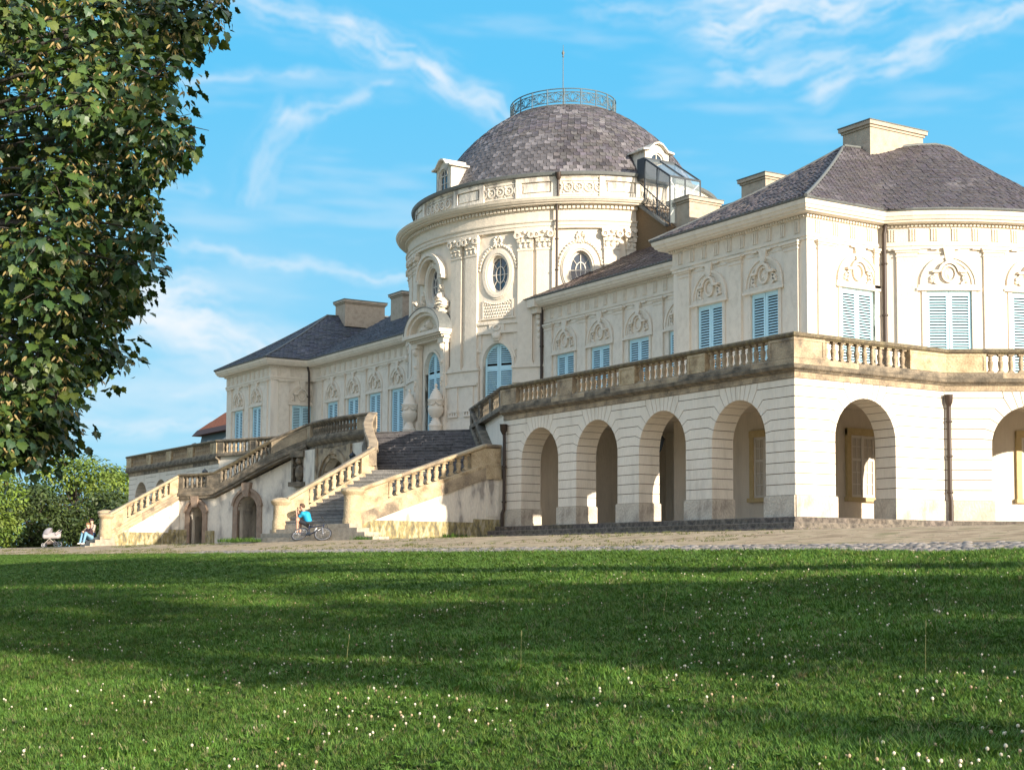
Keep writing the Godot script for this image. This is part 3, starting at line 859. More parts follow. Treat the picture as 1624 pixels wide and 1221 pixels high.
func oval_hall(p: Node) -> void:
	var cuts := [-73.5, -43.7, -17.0, 17.0, 43.7, 73.5, 106.0]
	for i in 6:
		var c := [-60.0, -30.5, 0.0, 30.5, 59.0, 90.0][i] as float
		var f := rot_f(c)
		var w := MB.new()
		var sp := sqrt(pow(WALL_A * cos(deg_to_rad(c)), 2) + pow(WALL_A * RR * sin(deg_to_rad(c)), 2))
		var u0: float = deg_to_rad(cuts[i] - c) * sp; var u1: float = deg_to_rad(cuts[i + 1] - c) * sp
		if c < 80.0:
			w.mhole(f, u0, u1, 4.9, 10.3, arch_outline(0, 0.9, 4.95, 8.75, 1.14), 0, 0.4, 3)
			w.mhole(f, u0, u1, 10.3, 16.0, oval_outline(0, 13.52, 0.66, 1.0), 0, 0.55, 3)
		else: w.mbox(f, u0, u1, 4.9, 16.0, -0.3, 0, 10)
		obj("oval_hall_wall", w, M.plaster, p)
		if c > 80.0: continue
		oval_window(p, f, i == 2)
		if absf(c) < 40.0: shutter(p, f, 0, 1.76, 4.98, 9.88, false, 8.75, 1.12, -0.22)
		var d := MB.new()
		d.mring(f, 0, 8.75, 0.9, 1.14, 1.04, 1.28, 0, PI, -0.2, 0.08, 22)
		for s in [-1.0, 1.0]: d.mbox(f, s * 0.97 - 0.07, s * 0.97 + 0.07, 4.95, 8.75, -0.2, 0.08)
		if i != 2:
			d.mring(f, 0, 8.75, 1.04, 1.28, 1.16, 1.40, 0.25, PI - 0.25, 0, 0.05, 18)
			for s in [-1.0, 1.0]:
				d.mbox(f, s * 1.18 - 0.2, s * 1.18 + 0.2, 9.45, 10.38, 0, 0.06)
				d.mdome(f, s * 1.24, 9.55, 0.1, 0.16, 0.04, 0.12, 8, 2)
			d.mbox(f, -1.5, 1.5, 10.38, 10.5, 0, 0.14, 4)
			d.mbox(f, -1.38, 1.38, 10.5, 10.86, 0, 0.08, 4)
			d.mbox(f, -1.5, 1.5, 10.86, 10.98, 0, 0.16, 4)
			d.mpoly(f, PackedVector2Array([Vector2(-0.16, 9.98), Vector2(0.16, 9.98), Vector2(0.26, 10.4), Vector2(-0.26, 10.4)]), 0, 0.2)
			d.mbox(f, -0.45, 0.45, 10.46, 10.9, 0, 0.13)
			d.mring(f, 0, 10.68, 0.14, 0.1, 0.24, 0.17, 0, TAU, 0.1, 0.17, 14)
			d.mbox(f, -1.05, 1.05, 11.14, 11.2, 0, 0.1, 3)
			# trellis panel under the oval window
			for q in [[-0.95, -0.85, 11.2, 12.15], [0.85, 0.95, 11.2, 12.15]]: d.mbox(f, q[0], q[1], q[2], q[3], 0, 0.06)
		obj("door_surround", d, M.trim, p)
		if i != 2:
			var t := MB.new()
			t.mbox(f, -0.85, 0.85, 11.2, 11.9, 0, 0.02, 3)
			for r in 5:
				for k in 11:
					var u := -0.75 + k * 0.15 + (0.075 if r % 2 else 0.0)
					if u < 0.8 and not (r == 4 and absf(u) < 0.35): t.mdome(f, u, 11.3 + r * 0.16, 0.06, 0.06, 0.02, 0.06, 4, 2)
			for k in 12:
				var a := lerpf(-0.8, 0.8, k / 11.0)
				t.mdome(f, a, 11.93 + 0.28 * a * a, 0.07, 0.05, 0, 0.09, 5, 2)
			obj("trellis_panel", t, M.trim, p)
			var kb := MB.new()
			kb.mdome(f, 0, 10.2, 0.24, 0.2, 0.12, 0.2, 10, 3)
			carve(kb, f, 0, 10.2, 0.2, 0.16, 8, 0.09, 0.3)
			obj("keystone_basket", kb, M.trim, p)
	# pilasters in pairs
	for c in [-77.4, -69.5, -47.0, -40.6, -20.5, -13.8, 13.8, 20.5, 40.6, 47.0, 69.5, 77.4]:
		var f := rot_f(c)
		var b := MB.new()
		b.mbox(f, -0.40, 0.40, 8.86, 14.62, 0, 0.16, 2)
		b.mbox(f, -0.44, 0.44, 8.74, 8.86, 0, 0.2, 2)
		b.mbox(f, -0.50, 0.50, 8.60, 8.74, 0, 0.26, 2)
		var o := obj("pilaster", b, M.trim, p)
		obj("capital", corinthian(f, 0, 0.78), M.trim, o)
	for c in [-73.5, -43.8, -17.15, 17.15, 43.8, 73.5]:
		var f := rot_f(c)
		var b := MB.new()
		b.mbox(f, -1.12, 1.12, 4.95, 8.5, 0, 0.22, 4)
		b.mbox(f, -1.18, 1.18, 8.5, 8.6, 0, 0.3, 4)
		b.mbox(f, -1.18, 1.18, 4.95, 5.9, 0, 0.3, 4)
		b.mbox(f, -1.1, 1.1, 7.72, 7.86, 0.2, 0.34, 4)
		for s in [-0.55, 0.55]:
			b.mbox(f, s - 0.3, s + 0.3, 6.5, 7.7, 0.2, 0.28)
			b.mbox(f, s - 0.36, s + 0.36, 6.36, 6.5, 0.2, 0.36)
			for k in 4: b.mbox(f, s - 0.32 + k * 0.18, s - 0.22 + k * 0.18, 6.2, 6.36, 0.2, 0.33)
			b.mbox(f, s - 0.34, s + 0.34, 6.12, 6.2, 0.2, 0.34)
		obj("pedestal", b, M.trim, p)
	# entablature, dentils and attic
	var e := MB.new()
	e.sweep(ring(WALL_A, 0), [Vector2(-0.1, 15.66), Vector2(.2, 15.66), Vector2(.2, 15.80), Vector2(.24, 15.81), Vector2(.24, 15.97), Vector2(.30, 16.0), Vector2(.32, 16.06), Vector2(.17, 16.1), Vector2(.17, 16.60), Vector2(.24, 16.63), Vector2(.24, 16.82), Vector2(.62, 16.85), Vector2(.64, 16.91), Vector2(.74, 16.93), Vector2(.80, 17.0), Vector2(.84, 17.02), Vector2(.9, 17.14), Vector2(-0.3, 17.2)], true)
	obj("cornice", e, M.trim, p)
	var g := MB.new()
	for i in 260:
		var f := rot_f(360.0 * i / 260)
		g.mbox(f, -0.07, 0.07, 16.65, 16.80, 0.22, 0.36)
	obj("dentils", g, M.trim, p, "stuff")
	var at := MB.new()
	at.sweep(ring(9.3, 0), [Vector2(0, 17.1), Vector2(0.06, 17.1), Vector2(0.06, 17.26), Vector2(0, 17.28), Vector2(0, 18.4), Vector2(0.05, 18.42), Vector2(0.08, 18.5)], true)
	obj("attic_wall", at, M.weathered, p)
	var gu := MB.new()
	gu.sweep(ring(9.3, 0), [Vector2(0.05, 18.48), Vector2(0.26, 18.52), Vector2(0.30, 18.66), Vector2(0.22, 18.70), Vector2(-0.9, 18.74)], true)
	obj("gutter", gu, M.lead, p)
	for c in [-73.5, -43.8, -17.15, 17.15, 43.8, 73.5]:
		var f := rot_f(c, 9.3)
		var b := MB.new()
		for s in [-1.0, 1.0]:
			b.mbox(f, -1.12, 1.12, 17.93 + s * 0.42 - 0.12, 17.93 + s * 0.42 + 0.12, 0, 0.12, 4)
			b.mbox(f, s * 0.97 - 0.15, s * 0.97 + 0.15, 17.63, 18.23, 0, 0.12)
		b.mbox(f, -0.7, 0.7, 17.7, 18.16, 0, 0.07, 3)
		b.mbox(f, -1.16, 1.16, 17.26, 17.4, 0, 0.14, 4)
		obj("attic_panel", b, M.weathered, p)
	for c in [-59.0, -30.5, 0.0, 30.5, 58.5]:
		var f := rot_f(c, 9.3)
		var b := MB.new()
		for s in [-1.0, 1.0]:
			b.mbox(f, -1.32, 1.32, 17.9 + s * 0.36 - 0.03, 17.9 + s * 0.36 + 0.03, 0, 0.05, 4)
		for k in 5:
			var u := (k - 2) * 0.53
			b.mring(f, u, 17.9, 0.18, 0.18, 0.25, 0.25, 0, TAU, 0, 0.09, 14)
			b.mdome(f, u, 17.9, 0.08, 0.08, 0, 0.1, 8, 2)
			for q in 5: b.mdome(f, u + 0.11 * cos(q * TAU / 5), 17.9 + 0.11 * sin(q * TAU / 5), 0.055, 0.055, 0, 0.07, 5, 2)
			if k < 4:
				for s in [-1.0, 1.0]: b.mdome(f, u + 0.265, 17.9 + s * 0.24, 0.07, 0.09, 0, 0.06, 5, 2)
		obj("rosette_panel", b, M.weathered, p)
	# dome
	var pa := [9.25, 8.6, 8.35, 8.02, 7.70, 7.36, 6.98, 6.55, 6.05, 5.45, 4.78, 3.95, 3.4]
	var py := [18.66, 18.78, 19.2, 19.75, 20.25, 20.75, 21.25, 21.75, 22.25, 22.75, 23.25, 23.75, 24.0]
	var cum := [0.0]
	for i in 12: cum.append(cum[i] + Vector2(pa[i + 1] - pa[i], py[i + 1] - py[i]).length())
	var dome_at := func(s: float, q: float) -> Vector3:
		var d: float = q * cum[12]
		var i := 0
		while i < 11 and d > cum[i + 1]: i += 1
		var t: float = (d - cum[i]) / (cum[i + 1] - cum[i])
		return oval(s * TAU - PI * 0.72, lerpf(pa[i], pa[i + 1], t), lerpf(py[i], py[i + 1], t))
	var dome := Node3D.new(); dome.name = "dome_roof"; p.add_child(dome)
	slates(dome, dome_at, 33, 0.36, [0.36, 0.5, 0.5], C(.112, .104, .108), 101)
	var top := MB.new()
	top.sweep(ring(3.35, 0, 64), [Vector2(0.1, 23.94), Vector2(0.14, 24.02), Vector2(0.05, 24.08), Vector2(-3.0, 24.1)], true)
	obj("roof_platform", top, M.lead, p)
	railing(p)
	var mast := MB.new()
	mast.tube([Vector3(0, 24.0, RC), Vector3(0, 27.9, RC)], [0.035, 0.02], 6)
	mast.lathe(Vector3(0, 27.85, RC), [Vector2(0.0, 0), Vector2(0.06, 0.04), Vector2(0.03, 0.12), Vector2(0.09, 0.28), Vector2(0.03, 0.42), Vector2(0.015, 0.5), Vector2(0.012, 0.75), Vector2(0, 0.78)], 8)
	obj("lightning_mast", mast, M.lead, p)
	for c in [0.0, 90.0, -90.0]: dormer(p, c)
	portal(p)

func railing(p: Node) -> void:
	var r := Node3D.new(); r.name = "roof_railing"; p.add_child(r)
	var a := 3.32
	var b := MB.new()
	for y in [24.98, 24.80, 24.22]: b.tube(ring(a, y, 49) + [oval(-PI, a, y)], [0.034 if y > 24.9 else 0.022], 5)
	obj("hand_rail", b, M.rail, r)
	var posts := MB.new()
	for i in 20:
		var t := TAU * i / 20.0
		posts.tube([oval(t, a, 24.05), oval(t, a, 25.0)], [0.034], 5)
		posts.tube([oval(t + 0.03, a, 24.05), oval(t + 0.03, a, 25.0)], [0.014], 4)
	obj("rail_post", posts, M.rail, r)
	for i in 20:
		var s := MB.new()
		var t0 := TAU * (i + 0.5) / 20.0
		for side in [-1.0, 1.0]:
			for k in 3:
				var pts := []
				var c := Vector2(side * (0.20 + 0.08 * k), 24.36 + 0.15 * k)
				for j in 12:
					var an := j * 0.62 + k
					var rr := 0.03 + 0.011 * j
					pts.append(oval(t0 + (c.x + rr * cos(an) * side) / (a * 0.95), a, c.y + rr * sin(an)))
				s.tube(pts, [0.02], 4)
			var arc := []
			for j in 9:
				var q := j / 8.0
				arc.append(oval(t0 + side * 0.34 * (1.0 - pow(2.0 * q - 1.0, 2)) / a, a, lerpf(24.24, 24.79, q)))
			s.tube(arc, [0.021], 4)
			for q in 5: s.lathe(oval(t0 + side * (0.08 + 0.09 * q) / a, a, 24.3 + 0.11 * ((q * 3) % 5)), [Vector2(0, -0.035), Vector2(0.032, 0), Vector2(0, 0.035)], 6)
			s.tube([oval(t0, a, 24.25), oval(t0 + side * 0.15 / a, a, 24.5), oval(t0, a, 24.77)], [0.018], 4)
		obj("scroll_panel", s, M.rail, r)

func dormer(p: Node, deg: float) -> void:
	var d := Node3D.new(); d.name = "dormer"; p.add_child(d, true)
	var t := deg_to_rad(deg)
	var f0 := rot_f(deg, 8.95)
	var f := func(u: float, v: float, w: float) -> Vector3: return (f0.call(0, 0, w) as Vector3) + ((f0.call(0.05, 0, 0) - f0.call(-0.05, 0, 0)) as Vector3).normalized() * u + Vector3.UP * v
	var b := MB.new()
	b.mhole(f, -0.82, 0.82, 18.7, 20.15, arch_outline(0, 0.42, 18.8, 19.7, 0.4), 0, 0.12)
	var gable := PackedVector2Array([Vector2(-0.82, 20.15), Vector2(0.82, 20.15)])
	for i in 9: gable.append(Vector2(0.5 * cos(PI * i / 8), 20.17 + 0.36 * sin(PI * i / 8)))
	b.mpoly(f, gable, -0.1, 0)
	for s in [-1.0, 1.0]: b.mbox(f, s * 0.80 - 0.02, s * 0.80 + 0.02, 18.7, 20.15, -2.2, 0)
	b.mring(f, 0, 19.7, 0.42, 0.4, 0.52, 0.5, 0, PI, 0, 0.05, 14)
	obj("dormer_wall", b, M.weathered, d)
	var roof := MB.new()
	var prof := [Vector2(-1.02, 20.1), Vector2(-0.62, 20.16), Vector2(-0.45, 20.32), Vector2(-0.25, 20.5), Vector2(0, 20.57), Vector2(0.25, 20.5), Vector2(0.45, 20.32), Vector2(0.62, 20.16), Vector2(1.02, 20.1)]
	for i in 8:
		var q: Vector2 = prof[i]; var r: Vector2 = prof[i + 1]
		roof.mpoly(f, PackedVector2Array([q, r, r + Vector2(0, 0.09), q + Vector2(0, 0.09)]), -2.4, 0.22)
	obj("dormer_roof", roof, M.weathered, d)
	var g := MB.new()
	g.mpoly(f, arch_outline(0, 0.41, 18.82, 19.7, 0.39), -0.12, -0.1)
	var gl := obj("pane", g, M.glass, d)
	var m := MB.new()
	m.mbox(f, -0.02, 0.02, 18.82, 20.08, -0.1, -0.05); m.mbox(f, -0.4, 0.4, 19.68, 19.73, -0.1, -0.05); m.mbox(f, -0.4, 0.4, 19.25, 19.28, -0.1, -0.05)
	m.mring(f, 0, 19.7, 0.34, 0.32, 0.42, 0.4, 0, PI, -0.1, -0.04, 14)
	for s in [-1.0, 1.0]: m.mbox(f, s * 0.38 - 0.03, s * 0.38 + 0.03, 18.82, 19.7, -0.1, -0.04)
	obj("glazing_bars", m, M.sash, gl)

func portal(p: Node) -> void:
	var o := Node3D.new(); o.name = "portal"; p.add_child(o)
	var z := RC + WALL_A * RR
	var f := wall_frame(Vector3(0, 0, z - 0.05), Vector3.RIGHT, Vector3.BACK)
	for s in [-1.0, 1.0]:
		var b := MB.new()
		b.mbox(f, s * 1.5 - 0.26, s * 1.5 + 0.26, 4.95, 10.2, 0, 0.26)
		b.mbox(f, s * 1.5 - 0.16, s * 1.5 + 0.16, 6.8, 9.9, 0.26, 0.30)
		b.mbox(f, s * 1.5 - 0.32, s * 1.5 + 0.32, 10.2, 10.42, 0, 0.42)
		b.mbox(f, s * 1.5 - 0.32, s * 1.5 + 0.32, 4.95, 6.2, 0, 0.36)
		b.mdome(f, s * 1.5, 10.02, 0.22, 0.26, 0.24, 0.26, 8, 3)
		obj("portal_pilaster", b, M.trim, o)
		var c := MB.new()
		c.mdome(f, s * 1.5, 9.2, 0.12, 0.14, 0.28, 0.14, 8, 2)
		carve(c, f, s * 1.5, 8.75, 0.2, 0.36, 20, 0.09, 0.40)
		for k in 4: c.mdome(f, s * 1.5 + 0.06 * sin(k * 2.0), 8.35 - k * 0.14, 0.09 - k * 0.015, 0.1, 0.26, 0.16, 6, 2)
		obj("trophy", c, M.trim, o)
	var e := MB.new()
	e.mbox(f, -1.9, 1.9, 10.42, 10.56, 0, 0.4)
	e.mbox(f, -1.95, 1.95, 10.62, 10.72, 0, 0.66)
	e.mbox(f, -2.02, 2.02, 10.72, 10.90, 0, 0.78)
	e.mbox(f, -1.85, 1.85, 10.56, 10.62, 0, 0.45)
	for k in 16: e.mbox(f, -1.85 + k * 0.235, -1.73 + k * 0.235, 10.52, 10.62, 0.4, 0.52)
	e.mring(f, 0, 10.9, 1.55, 0.92, 1.75, 1.10, 0, PI, 0, 0.64, 22)
	e.mring(f, 0, 10.9, 1.75, 1.10, 2.02, 1.33, 0, PI, 0, 0.78, 22)
	e.mring(f, 0, 10.9, 1.1, 0.55, 1.55, 0.92, 0, PI, 0, 0.3, 18)
	e.mpoly(f, arch_outline(0, 1.2, 10.86, 10.9, 0.6), 0, 0.25)
	obj("pediment", e, M.trim, o)
	var pr := MB.new()
	pr.mring(f, 0, 10.9, 2.02, 1.33, 2.06, 1.37, 0.02, PI - 0.02, 0, 0.81, 22)
	obj("pediment_cover", pr, M.lead, o)
	var t := MB.new()
	rng.seed = 77
	carve(t, f, 0.1, 11.15, 0.85, 0.28, 26, 0.16, 0.55)
	t.mdome(f, 0.2, 11.35, 0.2, 0.28, 0.2, 0.4, 8, 3)
	t.mdome(f, -0.5, 11.15, 0.3, 0.2, 0.2, 0.35, 8, 3)
	obj("tympanum_relief", t, M.trim, o)
	for s in [-1.0, 1.0]:
		var g := MB.new()
		g.mdome(f, s * 1.25, 12.15, 0.2, 0.26, 0.05, 0.42, 9, 3)
		g.mdome(f, s * 1.1, 12.7, 0.1, 0.3, 0.03, 0.24, 8, 3)
		carve(g, f, s * 1.28, 12.2, 0.36, 0.46, 70, 0.075, 0.62)
		carve(g, f, s * 1.0, 12.95, 0.15, 0.48, 40, 0.06, 0.28)
		for k in 5: g.mdome(f, s * (1.22 + 0.09 * (k - 2)), 12.62 + 0.03 * k, 0.04, 0.16, 0.36, 0.25, 5, 2)
		obj("trophy_group", g, M.trim, o)

func urn(label: String, at: Vector3) -> void:
	var u := thing("stone_urn", label, "urn", at, 0, "pale urns flanking the central door")
	var b := MB.new()
	b.box(-0.36, 0.36, 0, 0.16, -0.36, 0.36)
	b.lathe(Vector3.ZERO, [Vector2(0.34, 0.16), Vector2(0.34, 0.72), Vector2(0.38, 0.76), Vector2(0.38, 0.84), Vector2(0.30, 0.9), Vector2(0.24, 1.05), Vector2(0.17, 1.18), Vector2(0.2, 1.22)], 18)
	obj("pedestal", b, M.trim, u)
	var v := MB.new()
	v.lathe(Vector3.ZERO, [Vector2(0.18, 1.2), Vector2(0.24, 1.26), Vector2(0.37, 1.42), Vector2(0.43, 1.62), Vector2(0.43, 1.72), Vector2(0.40, 1.76), Vector2(0.37, 1.82), Vector2(0.39, 2.04), Vector2(0.44, 2.12), Vector2(0.45, 2.18)], 20)
	obj("bowl", v, M.trim, u)
	var g := MB.new()
	for k in 6:
		for j in 7:
			var a := TAU * (k + j / 7.0) / 6.0
			var y := 2.06 - 0.17 * sin(PI * j / 7.0)
			g.lathe(Vector3(0.40 * sin(a), y - 0.045, 0.40 * cos(a)), [Vector2(0, 0), Vector2(0.045, 0.02), Vector2(0.05, 0.05), Vector2(0, 0.09)], 5)
	obj("swag", g, M.trim, u)
	var l := MB.new()
	l.lathe(Vector3.ZERO, [Vector2(0.45, 2.18), Vector2(0.34, 2.26), Vector2(0.30, 2.42), Vector2(0.18, 2.66), Vector2(0.07, 2.8), Vector2(0.06, 2.86), Vector2(0.1, 2.93), Vector2(0.06, 3.02), Vector2(0, 3.06)], 18)
	obj("lid", l, M.trim, u)

# ---------------------------------------------------------------- the palace: wings, pavilions, roofs
func mirror_f(f: Callable) -> Callable:
	return func(u: float, v: float, w: float) -> Vector3:
		var r: Vector3 = f.call(u, v, w)
		return Vector3(-r.x, r.y, r.z)

func half(p: Node, s: float) -> void:
	var near := s > 0.0
	var fw := wall_frame(Vector3(6.6 if near else -21.7, 0, 1.75), Vector3.RIGHT, Vector3.BACK)
	var ox := -6.6 if near else 21.7
	var wx := [9.1, 12.15, 15.25, 18.35] if near else [-18.35, -15.25, -12.15, -9.1]
	var px := [7.6, 10.62, 13.7, 16.8, 20.3] if near else [-20.3, -16.8, -13.7, -10.62, -7.6]
	stretch(p, fw, 0, 15.1, wx.map(func(x): return [x + ox, 1.6]), px.map(func(x): return [x + ox, 0.72]), false)
	var fp := wall_frame(Vector3(21.7 if near else -29.75, 0, 4.75), Vector3.RIGHT, Vector3.BACK)
	stretch(p, fp, 0, 8.05, [[2.4, 1.6], [5.7, 1.6]], [[0.78, 0.74], [4.03, 0.74], [7.27, 0.74]], near, 0.145)
	# the return between wing and pavilion
	var fr := wall_frame(Vector3(s * 21.7, 0, 4.75), Vector3.FORWARD, Vector3.RIGHT * -s)
	if near: stretch(p, fr, 0, 3.0, [], [], false)
	else: stretch(p, fr, 0, 3.0, [[2.25, 1.4]], [[0.92, 0.74]], false)
	var fe := wall_frame(Vector3(s * 29.75, 0, 4.75), Vector3.FORWARD, Vector3.RIGHT * s)
	var full := bay_pts.duplicate()
	for i in range(bay_pts.size() - 2, -1, -1): full.append(Vector3(bay_pts[i].x, 0, -12.0 - bay_pts[i].z))
	var fb := poly_f(full)
	if near:
		stretch(p, fe, 0, 3.75, [[2.57, 1.7]], [[0.93, 0.86], [3.62, 0.4]], true, 0.145)
		stretch(p, fb, 0, 15.99, [[2.6, 1.73], [5.95, 1.73, 0], [10.05, 1.73, 0], [13.4, 1.73, 0]], [[1.03, 0.76], [4.35, 0.82], [7.9, 0.82], [11.7, 0.82]], true, 0.145)
	else:
		stretch(p, fe, 0, 3.75, [], [], false)
		stretch(p, mirror_f(fb), 0, 15.99, [], [], false)
	var back := MB.new()
	back.box(minf(s * 6.6, s * 29.75), maxf(s * 6.6, s * 29.75), 0, 11.6, -14.0, -13.7)
	back.sweep(half_path(0, s), [Vector2(0, -0.5), Vector2(0, 4.95)], false, false)
	obj("ground_floor_wall", back, M.plaster, p)
	var en := MB.new()
	en.sweep(eave_path(s), entablature())
	obj("cornice", en, M.trim, p)
	var gu := MB.new()
	gu.sweep(eave_path(s), [Vector2(0.55, 11.97), Vector2(0.70, 11.95), Vector2(0.74, 12.0), Vector2(0.72, 12.05), Vector2(0.5, 12.07)])
	obj("gutter", gu, M.lead, p)
	roofs(p, s)
	# chimneys
	for c in [[24.75, 26.35, 15.2, 17.0, -5.2, -2.05], [17.3, 19.0, 13.8, 16.5, -4.7, -2.75], [11.4, 13.0, 14.0, 16.7, -5.0, -3.05]]:
		var b := MB.new()
		var x0 := minf(s * c[0], s * c[1]); var x1 := maxf(s * c[0], s * c[1])
		b.box(x0, x1, c[2], c[3], c[4], c[5])
		b.box(x0 - 0.06, x1 + 0.06, c[3] - 0.16, c[3] - 0.06, c[4] - 0.06, c[5] + 0.06)
		b.box(x0 - 0.14, x1 + 0.14, c[3] - 0.06, c[3] + 0.1, c[4] - 0.14, c[5] + 0.14)
		var o := obj("chimney", b, M.chimney, p)
		var l := MB.new()
		l.box(x0 - 0.17, x1 + 0.17, c[3] + 0.1, c[3] + 0.14, c[4] - 0.17, c[5] + 0.17)
		obj("cover_slab", l, M.lead, o)

func roofs(p: Node, s: float) -> void:
	var roof := Node3D.new(); roof.name = "slate_roof"; p.add_child(roof, true)
	var prof := func(q: float) -> float: return 0.86 * q + 0.14 * q * q
	var gpt := func(z: float) -> Vector3:
		var g := exp(-pow((z + 6.0) / 2.6, 2))
		return Vector3(25.75 + 1.0 * g, 15.95 + 0.55 * g, z)
	var tone := C(.098, .088, .092) if s > 0 else C(.075, .088, .105)
	var front := func(t: float, q: float) -> Vector3:
		var e := Vector3(lerpf(20.95, 30.5, t), 12.0, 5.48)
		var r := e.lerp(Vector3(25.75, 0, -1.1), q)
		return Vector3(s * r.x, 12.0 + 3.95 * prof.call(q), r.z)
	slates(roof, front, 36, 0.23, [], tone, 201)
	var ep := [Vector3(30.47, 0, 5.48), Vector3(30.47, 0, 1.45)]
	for b in bay_pts: if b.z < 0.5: ep.append(Vector3(b.x + 0.56, 0, b.z + 0.42 * (b.z + 6.0) / 6.0))
	for i in range(ep.size() - 2, -1, -1): ep.append(Vector3(ep[i].x, 0, -12.0 - ep[i].z))
	var cum := [0.0]
	for i in ep.size() - 1: cum.append(cum[i] + (ep[i + 1] - ep[i]).length())
	var side := func(t: float, q: float) -> Vector3:
		var d: float = t * cum[-1]
		var i := 0
		while i < ep.size() - 2 and d > cum[i + 1]: i += 1
		var e: Vector3 = ep[i].lerp(ep[i + 1], (d - cum[i]) / (cum[i + 1] - cum[i]))
		var g: Vector3 = gpt.call(-6.0 + (e.z + 6.0) / 11.48 * 4.9)
		var r := e.lerp(g, q)
		return Vector3(s * r.x, 12.0 + (g.y - 12.0) * prof.call(q), r.z)
	slates(roof, side, 38, 0.23, [], tone, 203)
	var inner := func(t: float, q: float) -> Vector3:
		var e := Vector3(20.95, 0, lerpf(-17.4, 5.48, t))
		var r := e.lerp(Vector3(25.75, 0, lerpf(-10.9, -1.1, t)), q)
		return Vector3(s * r.x, 12.0 + 3.95 * prof.call(q), r.z)
	slates(roof, inner, 28, 0.3, [], tone, 205)
	var wing := func(t: float, q: float) -> Vector3:
		return Vector3(s * lerpf(5.0, 22.5, t), 12.0 + 4.75 * prof.call(q), lerpf(2.48, -6.0, q))
	slates(roof, wing, 40, 0.24, [], C(.108, .082, .072) if s > 0 else tone, 207)
	var rest := MB.new()
	rest.quad(Vector3(s * 5, 16.75, -6), Vector3(s * 23, 16.75, -6), Vector3(s * 23, 12, -14.4), Vector3(s * 5, 12, -14.4))
	rest.tri(Vector3(s * 20.95, 12, -17.4), Vector3(s * 30.5, 12, -17.4), Vector3(s * 25.75, 15.95, -10.9))
	obj("rear_slope", rest, M.lead, roof)
	var lead := MB.new()
	for h in [[front, 0.0], [front, 1.0]]:
		var pts := []
		for i in 12: pts.append((h[0].call(h[1], i / 11.0) as Vector3) + Vector3.UP * 0.02)
		lead.tube(pts, [0.07], 6)
	var rp := []
	for i in 12: rp.append(Vector3(s, 1, 1) * (gpt.call(lerpf(-1.1, -10.9, i / 11.0)) as Vector3) + Vector3.UP * 0.05)
	lead.tube(rp, [0.06], 6)
	lead.tube([Vector3(s * 9, 16.8, -6), Vector3(s * 23, 16.8, -6)], [0.12], 6)
	obj("ridge_capping", lead, M.lead, roof)

func downpipe(p: Node, pts: Array, r: float, hopper: bool, brackets: Array) -> void:
	var b := MB.new()
	b.tube(pts, [r], 8)
	if hopper:
		var q: Vector3 = pts[0]
		b.lathe(q - Vector3.UP * 0.42, [Vector2(r, 0), Vector2(0.17, 0.18), Vector2(0.19, 0.42), Vector2(0.21, 0.44), Vector2(0, 0.44)], 4)
	for y in brackets: b.lathe(Vector3(pts[1].x, y, pts[1].z), [Vector2(r, 0), Vector2(r + 0.035, 0.01), Vector2(r + 0.035, 0.07), Vector2(r, 0.08)], 8)
	obj("downpipe", b, M.pipe, p)

